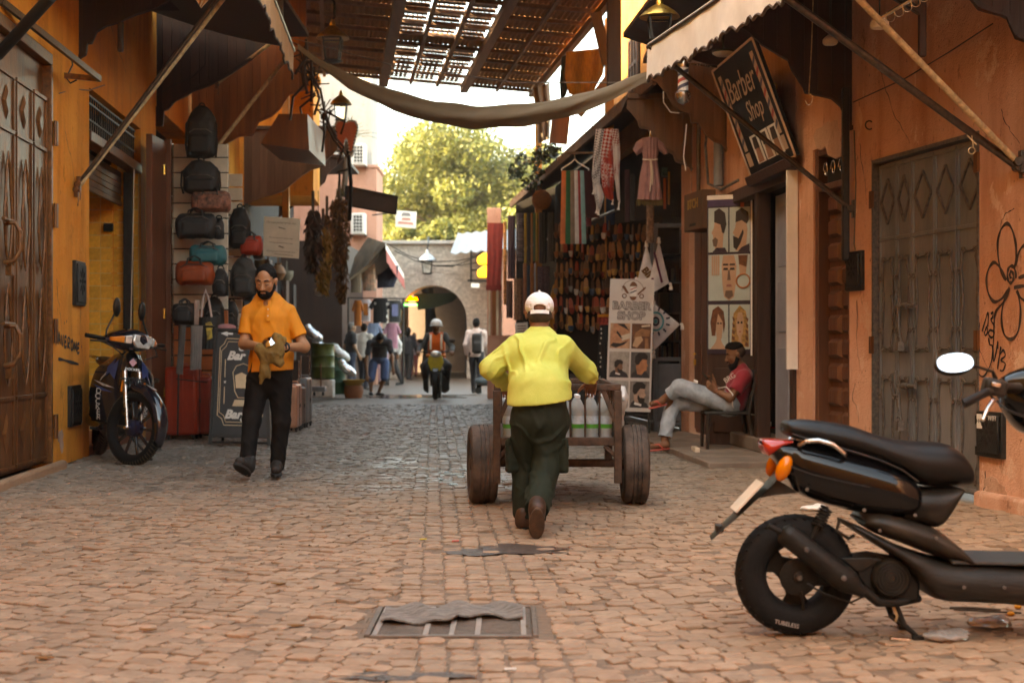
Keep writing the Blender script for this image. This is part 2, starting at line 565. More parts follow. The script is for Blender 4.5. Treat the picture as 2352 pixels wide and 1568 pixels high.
 # ground
def ground_material(name,stones):
 m=bpy.data.materials.new(name);m.use_nodes=True
 t=m.node_tree;N=t.nodes;Lk=t.links;b=N['Principled BSDF']
 geo=N.new('ShaderNodeNewGeometry')
 sep=N.new('ShaderNodeSeparateXYZ');Lk.new(geo.outputs['Position'],sep.inputs[0])
 def nz(sc,det=6,lo=.35,hi=.65,ro=.6):
  n=N.new('ShaderNodeTexNoise');n.inputs['Scale'].default_value=sc;n.inputs['Detail'].default_value=det;n.inputs['Roughness'].default_value=ro
  Lk.new(geo.outputs['Position'],n.inputs['Vector'])
  r=N.new('ShaderNodeMapRange');r.inputs[1].default_value=lo;r.inputs[2].default_value=hi;Lk.new(n.outputs['Fac'],r.inputs[0])
  return r.outputs[0],n.outputs['Fac']
 def mth(op,a,c=None):
  x=N.new('ShaderNodeMath');x.operation=op
  for i,q in((0,a),(1,c)):
   if q is None:continue
   if isinstance(q,(int,float)):x.inputs[i].default_value=q
   else:Lk.new(q,x.inputs[i])
  return x.outputs[0]
 def mix(f,a,c):
  x=N.new('ShaderNodeMix');x.data_type='RGBA'
  for i,q in((0,f),(6,a),(7,c)):
   if isinstance(q,tuple):x.inputs[i].default_value=(*q,1)
   elif isinstance(q,float):x.inputs[i].default_value=q
   else:Lk.new(q,x.inputs[i])
  return x.outputs[2]
 def ramp(v,a,c):
  r=N.new('ShaderNodeMapRange');r.inputs[1].default_value=a;r.inputs[2].default_value=c;r.interpolation_type='SMOOTHSTEP'
  Lk.new(v,r.inputs[0]);return r.outputs[0]
 f1,n1=nz(.8,5,ro=.7)
 f2,n2=nz(22,5)
 f3,n3=nz(3.5,6)
 wob=mth('MULTIPLY_ADD',n1,5.0);
 N[wob.node.name].inputs[2].default_value=-2.5
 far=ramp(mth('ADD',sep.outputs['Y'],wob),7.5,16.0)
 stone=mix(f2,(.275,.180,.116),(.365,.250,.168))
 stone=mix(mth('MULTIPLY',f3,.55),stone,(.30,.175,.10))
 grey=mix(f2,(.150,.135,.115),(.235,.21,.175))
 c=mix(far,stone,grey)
 if stones:
  ri=N.new('ShaderNodeObjectInfo')
  a=mth('FRACT',mth('ADD',geo.outputs['Random Per Island'],ri.outputs['Random']))
  hs=N.new('ShaderNodeHueSaturation');Lk.new(c,hs.inputs['Color'])
  mr=N.new('ShaderNodeMapRange');mr.inputs[3].default_value=.82;mr.inputs[4].default_value=1.16;Lk.new(a,mr.inputs[0]);Lk.new(mr.outputs[0],hs.inputs['Value'])
  c=hs.outputs[0]
 else:
  c=mix(.50,c,(.12,.072,.044))
  c=mix(mth('MULTIPLY',f2,.5),c,(.07,.045,.03))
 dx=mth('ADD',sep.outputs['X'],mth('MULTIPLY_ADD',n3,2.0))
 N[dx.node.name].inputs[1]
 wy=mth('ADD',sep.outputs['Y'],mth('MULTIPLY',n1,2.6))
 w=mth('MULTIPLY',ramp(wy,11.3,12.6),mth('SUBTRACT',1.0,ramp(wy,15.0,17.2)))
 xx=mth('ADD',sep.outputs['X'],mth('MULTIPLY',n1,1.6))
 w=mth('MULTIPLY',w,mth('MULTIPLY',ramp(xx,-2.9,-1.7),mth('SUBTRACT',1.0,ramp(xx,.9,1.5))))
 f5,n5=nz(2.2,6,.40,.56,.7)
 w=mth('MULTIPLY',w,f5)
 c=mix(mth('MULTIPLY',w,.45),c,(.075,.058,.05))
 f6,n6=nz(1.1,8,.60,.66,.75)
 c=mix(mth('MULTIPLY',f6,.30),c,(.11,.07,.05))
 Lk.new(c,b.inputs['Base Color'])
 rg=N.new('ShaderNodeMapRange');rg.inputs[3].default_value=.72;rg.inputs[4].default_value=.30
 wet=mth('MAXIMUM',w,mth('MULTIPLY',far,.55))
 Lk.new(wet,rg.inputs[0]);Lk.new(rg.outputs[0],b.inputs['Roughness'])
 b.inputs['Specular IOR Level'].default_value=.4
 h=mth('ADD',mth('MULTIPLY',n2,.5),n3)
 _,n9=nz(90,3)
 h=mth('ADD',h,mth('MULTIPLY',n9,.2))
 if not stones:
  br=N.new('ShaderNodeTexBrick');br.inputs['Scale'].default_value=1.0
  br.inputs['Brick Width'].default_value=.17;br.inputs['Row Height'].default_value=.11;br.inputs['Mortar Size'].default_value=.012;br.inputs['Mortar Smooth'].default_value=.6
  Lk.new(geo.outputs['Position'],br.inputs['Vector'])
  h=mth('SUBTRACT',h,mth('MULTIPLY',br.outputs['Fac'],.8))
 bp=N.new('ShaderNodeBump');bp.inputs['Strength'].default_value=.55;bp.inputs['Distance'].default_value=.012
 Lk.new(h,bp.inputs['Height']);Lk.new(bp.outputs[0],b.inputs['Normal'])
 return m
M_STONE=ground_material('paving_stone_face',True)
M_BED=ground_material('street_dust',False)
bed=MB()
bed.quad((-60,-20,-.0075),(60,-20,-.0075),(60,27.6,-.0075),(-60,27.6,-.0075))
bed.quad((-60,27.6,-.006),(60,27.6,-.006),(60,160,-.006),(-60,160,-.006))
street=bed.build('street',M_BED,smooth=0)
tag(street,'worn stone paved street with reddish dust and wet patches','street',kind='structure')
def gut_x(y):return-.07-.055*(y-5.0)
def stone_ring(l,w,h,ch,ins,dz):
 0
 def ring(a,b,c,z):return[(a-c,b,z),(a,b-c,z),(a,-b+c,z),(a-c,-b,z),(-a+c,-b,z),(-a,-b+c,z),(-a,b-c,z),(-a+c,b,z)]
 return np.array(ring(l/2,w/2,ch,-h)+ring(l/2,w/2,ch,-dz)+ring(l/2-ins,w/2-ins,ch,.0))
ST_F=[]
for r_ in(0,1):
 for k_ in range(8):
  l_=(k_+1)%8
  ST_F.append([r_*8+l_,r_*8+k_,(r_+1)*8+k_,(r_+1)*8+l_])
ST_F.append(list(range(16,24))[::-1])
stones=[]
def in_view(x,y):return abs(x)<.37*y+.35 and L1.x(y)+.02<x<(R1.x(y)if y<13 else RB.x(y))-.05
GR=(-.555,.090,5.42,6.04)
def ok_place(x,y):
 return not(GR[0]-.06<x<GR[1]+.06 and GR[2]-.05<y<GR[3]+.05)
for i in range(int((27.6-3.6)/.092)):
 y=3.6+i*.092
 for c_ in range(7):
  x=gut_x(y)+(c_-3)*.104+RNG.normal(0,.004)
  if in_view(x,y)and ok_place(x,y):
   stones.append((x,y,-.055+RNG.normal(0,.03),.096+RNG.normal(0,.005),.083+RNG.normal(0,.004)))
for side,ang in((-1,-.36),(1,.20)):
 ca,sa=math.cos(ang),math.sin(ang)
 r_=-80
 while r_<460:
  t_=r_*.088;r_+=1
  s_=-16.0+RNG.uniform(0,.17)
  while s_<18:
   l_=.104+RNG.uniform(-.024,.028)
   sc=s_+l_/2;s_+=l_+.004
   bend=0
   x=sc*ca-t_*sa;y=sc*sa+t_*ca+RNG.normal(0,.004)
   if not(3.6<y<27.6):continue
   g=gut_x(y)
   if(side<0 and x>g-.368)or(side>0 and x<g+.368):continue
   if not in_view(x,y)or not ok_place(x,y):continue
   stones.append((x,y,ang+RNG.normal(0,.035),l_-.003,.0845+RNG.normal(0,.0035)))
stones=[s for s in stones if not(s[0]>1.55 and 13.0<s[1]<17.95 and s[0]>RB.x(s[1])-.85)]
stones.sort(key=lambda s:s[1])
vis=[s for s in stones if abs(s[0])<.36*s[1]and s[1]>4.66]
near=set(id(s)for s in vis[:298])
SV=[]
for k_ in range(10):
 a=stone_ring(1,1,.035,.12+.08*RNG.random(),.030+.025*RNG.random(),.0030+.0025*RNG.random())
 a[:,:2]+=RNG.normal(0,.02,(24,2));a[16:,2]+=RNG.normal(0,.0022,8)
 SV.append(a)
st_me=[]
for a in SV:
 me=bpy.data.meshes.new('paving_stone');me.from_pydata(a.tolist(),[],ST_F);me.update();me.materials.append(M_STONE);st_me.append(me)
AV=[];AF=[];nb=0
for s in stones:
 x,y,an,l_,w_=s
 k_=RNG.integers(0,10);tx,ty=RNG.normal(0,.022,2);z=RNG.normal(-.001,.0034)
 if id(s)in near:
  o=link(bpy.data.objects.new('paving_stone',st_me[k_]));o.parent=street
  o.location=(x,y,z);o.rotation_euler=(tx,ty,an);o.scale=(l_,w_,1)
 else:
  v=SV[k_]*np.array([l_,w_,1.0])
  v[:,2]+=v[:,1]*tx-v[:,0]*ty+z
  ca,sa=math.cos(an),math.sin(an)
  AV.append(np.stack([v[:,0]*ca-v[:,1]*sa+x,v[:,0]*sa+v[:,1]*ca+y,v[:,2]],1))
  AF+=[[i+nb for i in f]for f in ST_F];nb+=24
me=bpy.data.meshes.new('paving_stones');me.from_pydata(np.concatenate(AV).tolist(),[],AF);me.update()
o=finish(me,'paving_stones',M_STONE,street,smooth=0);o['kind']='stuff'
ap=MB()
for k_ in range(7):
 y0=13.15+k_*.68
 a,b_=RB.pt(y0,0,.0),RB.pt(y0+.672,0,.0)
 ap.obox(a+Vector((0,0,-.03)),b_-a,RB.nv*.80,(0,0,.075+.004*(k_%3)))
apr=ap.build('pavement',M_CONC,bevel=.012)
tag(apr,'low worn concrete pavement slab along the barber front','pavement',kind='structure')
# left house
LH=10.6
bl=thing('ochre_house','orange plastered house with brown metal gate and tiled shutter doorway','building',(-4.12,12,0))
w=MB()
wallseg(w,L1,-9,10.35,0,LH)
wallseg(w,L1,10.35,12.95,3.77,LH)
wallseg(w,L1,12.95,14.45,0,LH)
wallseg(w,L1,14.45,17.22,3.74,LH)
wallseg(w,L1,17.22,18.25,0,LH)
wallseg(w,L1,18.25,21.2,4.2,8.2)
wallseg(w,L1,21.2,22.3,0,8.2)
wallseg(w,L1,22.3,28.0,3.9,8.2)
w.build('wall',M_ORANGE,bl,smooth=0)
w=MB();wallseg(w,L1,28.005,40.0,0,7.6);w.build('painted_shade_front',M_DARK,bl,smooth=0)  # plain wall coloured near black for the shade of the far stalls
w=MB()
wallseg(w,L1,-9,40,-.3,7.55,.3,-5.0)
a,b_=L1.pt(-9,7.4,-.3),L1.pt(40,7.4,-.3);w.obox(a,b_-a,L1.nv*-4.7,(0,0,.14))
a,b_=L1.pt(-9,-.3,-.02),L1.pt(40,-.3,-.02);w.obox(a,b_-a,L1.nv*-4.9,(0,0,.28))
for y in(-9.3,40.01):
 a=L1.pt(y,-.3,-.05);w.obox(a,L1.nv*-5.2,(0,.28,0),(0,0,7.8))
w.build('rear_wall',M_ORANGE,bl,smooth=0)
hb=thing('frontal_light_blocker','tall orange house closing the street behind the viewer','building',(0,-9.6,0))
w=MB();w.obox((-4.9,-9.6,0),(14.0,0,0),(0,-3.0,0),(0,0,7.5));w.build('wall',M_ORANGE,hb,smooth=0)  # added out of view to cut the frontal sky light
hm=thing('arch_shade_blocker','tall plain market house rising behind the far left stalls','building',(-8.5,40,0))
w=MB();w.obox((-12.0,34.5,0),(4.6,0,0),(0,14.5,0),(0,0,11.0));w.build('wall',M_FARPINK,hm,smooth=0)  # unseen block, added to keep the sun off the arch wall
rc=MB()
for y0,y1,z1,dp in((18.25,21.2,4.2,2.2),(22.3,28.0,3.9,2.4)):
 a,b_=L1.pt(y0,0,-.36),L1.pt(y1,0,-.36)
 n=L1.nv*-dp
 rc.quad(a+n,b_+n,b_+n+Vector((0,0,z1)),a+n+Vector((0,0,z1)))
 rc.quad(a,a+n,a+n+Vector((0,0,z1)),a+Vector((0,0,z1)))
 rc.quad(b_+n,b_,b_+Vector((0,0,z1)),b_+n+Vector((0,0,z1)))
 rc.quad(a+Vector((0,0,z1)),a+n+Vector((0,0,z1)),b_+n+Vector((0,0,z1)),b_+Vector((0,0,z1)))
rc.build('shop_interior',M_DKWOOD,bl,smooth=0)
pl_=MB()
wallseg(pl_,L1,9.0,13.0,-.05,.075,.08,.13)
pl_.build('door_step',plaster('step_plaster',(.36,.2,.11),(.42,.25,.15),(.25,.13,.07)),bl,bevel=.03,smooth=50)
gate=MB()
wallseg(gate,L1,10.38,12.93,.05,3.70,.05,-.07)
gate=gate.build('metal_gate',M_RUST,bl,smooth=0)
fr=MB()
for y0,y1,z0,z1 in((10.36,12.94,3.66,3.76),(12.89,12.945,.05,3.655),(10.36,10.42,.05,3.655)):
 wallseg(fr,L1,y0,y1,z0,z1,.09,.012)
fr.build('gate_frame',M_RUSTW,bl,smooth=0,bevel=.006)
leaves=[(10.44,10.83),(10.87,11.32),(11.36,11.82),(11.87,12.37),(12.42,12.87)]
def lw(y,z,off):return L1.pt(y,z,off)
for y0,y1 in leaves:
 q=MB();wallseg(q,L1,y0,y1,.09,3.36,.03,-.035)
 lf=q.build('gate_leaf',M_RUST,bl,smooth=0,bevel=.008)
 e=MB()
 for z in(.09,.66,2.86,3.32):
  wallseg(e,L1,y0+.006,y1-.006,z,z+.035,.02,-.017)
 for y in(y0+.004,y1-.03):
  wallseg(e,L1,y,y+.026,.127,.655,.02,-.018);wallseg(e,L1,y,y+.026,.70,2.855,.02,-.018);wallseg(e,L1,y,y+.026,2.9,3.315,.02,-.018)
 e.build('leaf_frame',M_RUST,lf,smooth=0,bevel=.004)
 yc=(y0+y1)/2;hw=(y1-y0)*.27
 for zc,hh in((3.1,.15),(.40,.17)):
  d=MB()
  cs=[lw(yc-hw,zc,-.03),lw(yc,zc+hh,-.03),lw(yc+hw,zc,-.03),lw(yc,zc-hh,-.03)]
  inn=[lw(yc-hw*.55,zc,-.012),lw(yc,zc+hh*.55,-.012),lw(yc+hw*.55,zc,-.012),lw(yc,zc-hh*.55,-.012)]
  d.add(cs+inn,[(0,1,5,4),(1,2,6,5),(2,3,7,6),(3,0,4,7),(4,5,6,7)])
  d.build('lozenge',M_RUST,lf,smooth=0)
 for z0,z1 in((1.75,2.70),(.78,1.62)):
  r_=MB()
  zc=z0+(z1-z0)*.42
  for sg in(-1,1):
   pts=[]
   for i in range(9):
    f=i/8.0
    z=z0+(z1-z0)*f
    wd=hw*.9*math.sin(PI*f)**.8*(1.0 if f<.6 else .75)
    pts.append(lw(yc+sg*max(wd,.004),z,-.014))
   r_.tube(pts,[.005]+[.011]*7+[.005],6)
  r_.build('lance_ridge',M_RUSTW,lf,smooth=60)
for z in(3.05,2.30,1.25,.38):
 hg=MB()
 wallseg(hg,L1,12.95,13.0,z-.11,z+.11,.03,.045)
 hg.tube([lw(12.955,z-.11,.03),lw(12.955,z+.11,.03)],.016,8)
 hg.build('hinge',M_RUST,bl,smooth=0)
for zc in(1.98,1.15):
 h=MB()
 h.tube([lw(11.42,zc+.12,.0),lw(11.42,zc+.12,.09),lw(11.44,zc+.05,.12),lw(11.44,zc-.1,.12),lw(11.42,zc-.18,.08),lw(11.42,zc-.2,.0)],.02,8)
 h.tube([lw(11.25,zc+.14,.04),lw(11.56,zc+.14,.04)],.016,8)
 h.box(lw(11.47,zc-.26,.03),(.05,.06,.08));h.torus(lw(11.47,zc-.2,.03),.028,.007,L1.nv,12,6)
 h.build('handle',M_RUSTW,bl,smooth=50)
tj=MB()
yj=17.2
jx0,jx1=L1.x(yj)-1.4,L1.x(yj)-.02
tj.obox((jx0,yj,0),(jx1-jx0,0,0),(0,.02,0),(0,0,3.3))
jamb=tj.build('tiled_jamb',M_GROUT,bl,smooth=0)
ts=.153
tmesh=None
for i in range(int((jx1-jx0)/ts)):
 for j in range(20):
  if tmesh is None:
   q=MB();q.box((0,0,0),(ts-.011,.012,ts-.011));tmesh=q.mesh('tile');tmesh.materials.append(M_TILE)
  o=link(bpy.data.objects.new('tile',tmesh));o.parent=jamb
  o.location=ROOTM[bl.name].inverted()@Vector((jx1-ts*(i+.5),yj-.005+RNG.normal(0,.0008),.16+ts*(j+.5)))
  o.rotation_euler=(0,0,L1.x(0)*0+RNG.normal(0,.004))
rb_=MB()
a,b_=L1.pt(14.45,0,-.36),L1.pt(17.22,0,-.36)
n=L1.nv*-1.05
rb_.quad(a+n,b_+n,b_+n+Vector((0,0,3.8)),a+n+Vector((0,0,3.8)))
rb_.quad(a,a+n,a+n+Vector((0,0,3.8)),a+Vector((0,0,3.8)))
rb_.quad(a+Vector((0,0,3.79)),a+n+Vector((0,0,3.79)),b_+n+Vector((0,0,3.79)),b_+Vector((0,0,3.79)))
rb_.build('doorway_back',M_ORANGE,bl,smooth=0)
sb=MB();wallseg(sb,L1,14.46,17.2,-.02,.10,1.3,-.02)
sb.build('door_sill',mat('red_sill',(.22,.06,.025),.5),bl,bevel=.01)
for k_ in range(5):
 q=MB();z=2.85+k_*.070
 wallseg(q,L1,14.50,17.06,z,z+.065,.014,-.20+(.004 if k_%2 else 0))
 q.build('shutter_slat',M_RUST,bl,smooth=0,bevel=.005)
q=MB();wallseg(q,L1,14.5,17.06,2.79,2.845,.03,-.19);q.build('shutter_bottom_bar',M_RUSTW,bl,bevel=.006)
q=MB();wallseg(q,L1,17.07,17.19,.10,3.2,.10,-.08);wallseg(q,L1,14.455,14.495,.10,3.2,.10,-.15)
q.build('shutter_guide',M_IRON,bl,bevel=.006)
q=MB();wallseg(q,L1,14.46,17.21,3.20,3.31,.16,.02);q.build('lintel_beam',M_RUST,bl,bevel=.01)
gl=MB()
for z in(3.34,3.45,3.62,3.70):wallseg(gl,L1,14.47,17.2,z,z+.02,.02,-.06)
y=14.5
while y<17.2:
 gl.tube([L1.pt(y,3.33,-.07),L1.pt(y,3.72,-.07)],.009,6);y+=.105
for y in(15.2,16.2):gl.torus(L1.pt(y,3.535,-.055),.06,.008,L1.nv,14,6)
gl.build('transom_grille',M_IRON,bl,smooth=60)
q=MB();wallseg(q,L1,14.47,17.2,3.315,3.735,.02,-.3);q.build('transom_back',M_RUST,bl,smooth=0)
sw=MB();p=P(249,522,17.12);sw.box(p,(.12,.03,.10));sw.build('wall_switch',M_IRON,bl,bevel=.01)
def meter_flap(pl,u0,v0,u1,v1,label,off=.0,sticker=False):
 a,b_=pl.D((u0)),pl.D((u1))
 yc=(a+b_)/2;wd=abs(a-b_)
 z1,z0=pl.at((u0+u1)/2,v0).z,pl.at((u0+u1)/2,v1).z
 t=thing('meter_flap',label,'meter box',pl.pt(yc,z0))
 q=MB();wallseg(q,pl,yc-wd/2,yc+wd/2,z0,z1,.06,.035);q.build('box_frame',M_IRON,t,bevel=.006)
 q=MB();wallseg(q,pl,yc-wd/2+.03,yc+wd/2-.03,z0+.03,z1-.03,.02,.05);q.build('flap_door',M_IRON,t,bevel=.006)
 r_=MB();zc=(z0+z1)/2+.02;R0=min(wd,z1-z0)*.30
 c=pl.pt(yc,zc,.052)
 ex=pl.d;ez=Vector((0,0,1))
 for k_ in range(8):
  an=k_*PI/4
  dd=ex*math.cos(an)+ez*math.sin(an);pp=ex*-math.sin(an)+ez*math.cos(an)
  pts=[c+dd*R0*.3,c+dd*R0*.75+pp*R0*.16,c+dd*R0*1.1,c+dd*R0*.75-pp*R0*.16]
  r_.prism(pts,pl.nv*.002)
 r_.prism([c+(ex*math.cos(i*PI/5)+ez*math.sin(i*PI/5))*R0*.2 for i in range(10)],pl.nv*.002)
 r_.build('rosette_cutout',M_DARK,t,smooth=0)
 q=MB()
 for z in(z0+.12*(z1-z0),z1-.2*(z1-z0)):q.tube([pl.pt(yc+wd/2,z-.03,.03),pl.pt(yc+wd/2,z+.03,.03)],.012,8)
 q.build('hinge',M_IRON,t)
 return t,yc,z0,z1,wd
meter_flap(L1,166,600,189,702,'black metal meter flap at head height beside the tiled doorway')
meter_flap(L1,155,885,179,978,'black rosette meter flap low on the orange wall below the graffiti')
meter_flap(R1,1951,577,1986,668,'black iron meter flap between studded door and grey gate')
t,yc,z0,z1,wd=meter_flap(R1,2252,945,2311,1050,'grey rosette meter flap low on pink wall right of the grey gate')
q=MB();ce=R1.pt(yc+wd*.27,z0+(z1-z0)*.78,.0525);q.obox(ce-R1.d*.035-Vector((0,0,.05)),R1.d*.07,R1.nv*.001,(0,0,.1));q.build('sticker',M_WHITE,t)
letters('WIFI',.05,mat('chalk',(.6,.6,.58),.9),t,R1.pt(yc-wd*.22,z0+(z1-z0)*.86,.053),-R1.d,(.1,0,1),.001,'chalk_scrawl')
letters('HHI',.04,M_BLACK,t,R1.pt(yc+wd*.27,z0+(z1-z0)*.78,.055),-R1.d,(0,0,1),.001,'sticker_print')
# wooden hoods with scalloped side boards
def interp(pts,x):
 for(x0,z0),(x1,z1)in zip(pts,pts[1:]):
  if x0<=x<=x1:return z0+(z1-z0)*(x-x0)/max(x1-x0,1e-6)
 return pts[0][1]if x<pts[0][0]else pts[-1][1]
def hood(label,D,uv,top,bw,m,depth=1.6,roof=True,lean=.0,soffit=None):
 0
 pts=sorted([(P(u,v,D).x,P(u,v,D).z)for u,v in uv])
 x0,x1=pts[0][0],pts[-1][0]
 t=thing('wooden_hood',label,'hood',((x0+x1)/2,D,top))
 n=max(1,round((x1-x0)/bw));bw=(x1-x0)/n
 for i in range(n):
  a,b_=x0+i*bw+.0015,x0+(i+1)*bw-.0015
  xs=[a]+[p[0]for p in pts if a+.004<p[0]<b_-.004]+[b_]
  poly=[(x,D,interp(pts,x))for x in xs]+[(b_,D,top),(a,D,top)]
  if min(top-p[2]for p in poly[:len(xs)])<.02:continue
  q=MB();q.prism(poly,(0,.03+.006*(i%2),0));q.build('board',m,t,smooth=0)
 q=MB();q.prism([(x,D+.04,z+.03)for x,z in pts]+[(x1,D+.04,top-.002),(x0,D+.04,top-.002)],(0,.012,0));q.build('backing',m,t,smooth=0)
 e=MB()
 ed=[Vector((x,D-.012,z+.02))for x,z in pts]
 for p,q_ in zip(ed,ed[1:]):
  if(q_-p).length>.02:e.beam(p,q_,.02,.035)
 e.build('scalloped_trim',m,t,smooth=0)
 if roof:
  r_=MB();r_.obox((x0,D-.05,top+.002),(x1-x0,0,0),(0,depth,0),(0,0,.06));r_.build('roof',m,t,smooth=0)
 return t
hood('dark scalloped wooden hood above the brown metal gate',14.0,[(158,132),(166,126),(183,136),(197,126),(200,101),(210,101),(220,76),(244,61),(265,55),(315,34),(357,21),(390,0),(410,-30)],5.2,.13,M_DKWOOD,3.4)
q=MB();q.box(P(275,60,14.02)+Vector((0,.03,-.0)),(.055,.055,.5));tag(q.build('hood_bracket',M_DKWOOD,loc=P(275,60,14.02),bevel=.015),'dark wooden post hanging under the hood above the brown gate','bracket')
hood('tall dark boarded hood over the hanging rucksacks',18.3,[(352,285),(359,290),(374,290),(376,256),(386,252),(403,233),(424,223),(445,210),(483,197),(530,170),(575,140),(619,101),(650,80)],5.6,.12,M_DKWOOD,2.4)
hood('orange stained scalloped hood left of the hanging tooth sign',21.0,[(440,352),(480,345),(514,334),(548,315),(581,311),(594,281),(623,269),(642,252),(653,235),(665,218),(703,206)],6.3,.115,M_ORWOOD,2.2)
hood('brown scalloped hood over the herb seller behind the white notice',25.5,[(560,470),(600,455),(623,449),(650,440),(665,428),(680,415),(695,403),(715,390),(732,386),(749,370),(770,349),(775,345)],5.0,.14,M_GRWOOD,3.0)
hood('shadowed scalloped hood furthest down the left side',30.0,[(640,500),(680,470),(705,455),(720,440),(745,420),(752,400),(775,380),(790,365)],5.1,.16,M_DKWOOD,3.0)
q=MB()
a=[P(598,330,21.3),P(710,345,21.3),P(706,262,21.3),P(640,262,21.3)]
q.prism(a,(0,1.9,0))
o=q.build('boxed_eave',M_ORWOOD,loc=P(650,345,21.3),smooth=0);tag(o,'boxed wooden eave jutting out under the orange scalloped hood','eave')
# right houses
bp_=thing('pink_house','pink plastered house with grey iron gate and studded brown door','building',(3.235,10.2,0))
w=MB()
RH=5.2
wallseg(w,R1,-9,10.0,0,RH)
wallseg(w,R1,10.0,11.57,2.60,RH)
wallseg(w,R1,11.57,12.0,0,RH)
wallseg(w,R1,12.0,12.71,2.86,RH)
wallseg(w,R1,12.71,13.07,0,RH)
w.build('wall',M_PINK,bp_,smooth=0)
w=MB();wallseg(w,R1,2.0,9.98,-.05,.10,.1,.06);w.build('wall_foot',M_PINK,bp_,bevel=.03,smooth=50)
lv=[(11.555,11.275),(11.265,11.03),(11.02,10.69),(10.68,10.37),(10.36,10.015)]
q=MB();wallseg(q,R1,10.0,11.57,.04,2.59,.03,-.10);q.build('gate_back',M_GREYD,bp_,smooth=0)
def curl(y,z,sy,sz,r0):
 pts=[]
 for i in range(15):
  t_=i/14.0;an=t_*2.15*PI;r_=r0*(1-.72*t_)
  pts.append((y+sy*(r_*math.cos(an)-r0),z+sz*r_*math.sin(an)))
 return pts
for y1,y0 in lv:
 q=MB();wallseg(q,R1,y0,y1,.06,2.57,.022,-.055)
 lf=q.build('gate_leaf',M_GREYD,bp_,smooth=0,bevel=.005)
 e=MB()
 for z in(.06,1.955,2.54):wallseg(e,R1,y0+.003,y1-.003,z,z+.03,.016,-.041)
 for y in(y0+.004,y1-.022):wallseg(e,R1,y,y+.018,.095,1.95,.016,-.042);wallseg(e,R1,y,y+.018,1.99,2.535,.016,-.042)
 e.build('leaf_frame',M_GREYD,lf,smooth=0,bevel=.003)
 yc=(y0+y1)/2;hw=(y1-y0)*.30
 d=MB()
 cs=[(yc-hw*1.25,2.27),(yc,2.45),(yc+hw*1.25,2.27),(yc,2.09)]
 for i in range(4):
  p,r_=cs[i],cs[(i+1)%4]
  d.beam(R1.pt(p[0],p[1],-.045),R1.pt(r_[0],r_[1],-.045),.018,.014,R1.nv)
 d.build('lozenge',M_GREYO,lf,smooth=0)
 for zt,zb in((1.83,1.06),(.88,.12)):
  g=MB()
  for sg in(-1,1):
   ym=yc+sg*hw
   for z,sz in((zt,1),(zb,-1)):
    c1=curl(ym,z-sz*.03,sg,sz,.028)
    c2=curl(ym+sg*.008,z-sz*.17,-sg,-sz,.026)
    g.tube([R1.pt(a,b_,-.04)for a,b_ in c1],.0065,6)
    g.tube([R1.pt(a,b_,-.04)for a,b_ in c2],.0065,6)
    g.tube([R1.pt(ym,z-sz*.03,-.04),R1.pt(ym-sg*.014,z-sz*.08,-.036),R1.pt(ym+sg*.008,z-sz*.17,-.04)],.0075,6)
   g.tube([R1.pt(ym+sg*.006,zt-.18,-.045),R1.pt(ym-sg*.012,(zt+zb)/2,-.045),R1.pt(ym+sg*.006,zb+.18,-.045)],.0075,6)
  for z,sz in((zt,1),(zb,-1)):
   g.tube([R1.pt(yc-hw,z-sz*.01,-.04),R1.pt(yc-hw*.4,z-sz*.032,-.04),R1.pt(yc+hw*.4,z-sz*.032,-.04),R1.pt(yc+hw,z-sz*.01,-.04)],.0075,6)
  g.build('iron_scroll',M_GREYO,lf,smooth=70)
for zc in(1.42,.80):
 h=MB();yb=11.06
 h.tube([R1.pt(yb+.10,zc,.0),R1.pt(yb-.17,zc,.0)],.016,8)
 h.tube([R1.pt(yb+.02,zc,.0),R1.pt(yb-.06,zc,.0)],.026,8)
 h.tube([R1.pt(yb+.12,zc-.06,.01),R1.pt(yb+.12,zc+.09,.05),R1.pt(yb+.02,zc+.12,.05),R1.pt(yb+.02,zc,.03)],.007,6)
 h.tube([R1.pt(yb+.06,zc,.015),R1.pt(yb+.05,zc-.16,.02),R1.pt(yb+.01,zc-.30,.02)],.010,6)
 h.box(R1.pt(yb+.03,zc-.31,.02),(.05,.07,.07));h.torus(R1.pt(yb+.03,zc-.26,.03),.025,.006,R1.nv,12,6)
 h.build('bolt',M_GREYO,bp_,smooth=50)
for y,z in((11.58,2.3),(11.58,1.12),(10.0,1.15),(10.0,2.4)):
 h=MB();wallseg(h,R1,y-.02,y+.03,z-.07,z+.07,.02,.02);h.build('hinge',M_RUST,bp_,smooth=0)
q=MB()
for y0,y1,z0,z1 in((9.985,10.008,.02,2.62),(11.562,11.585,.02,2.62),(10.01,11.56,2.59,2.62)):wallseg(q,R1,y0,y1,z0,z1,.1,.008)
q.build('gate_frame',M_GREYO,bp_,smooth=0)
q=MB();wallseg(q,R1,12.06,12.66,.08,2.5,.04,-.13);q.build('studded_door',M_DOORW,bp_,smooth=0)
q=MB()
for y0,y1,z0,z1 in((12.0,12.06,.0,2.855),(12.65,12.71,.0,2.855),(12.062,12.648,2.79,2.855),(12.062,12.648,2.48,2.54)):wallseg(q,R1,y0,y1,z0,z1,.12,-.015)
q.build('door_frame',M_DOORW,bp_,smooth=0,bevel=.01)
pm=None
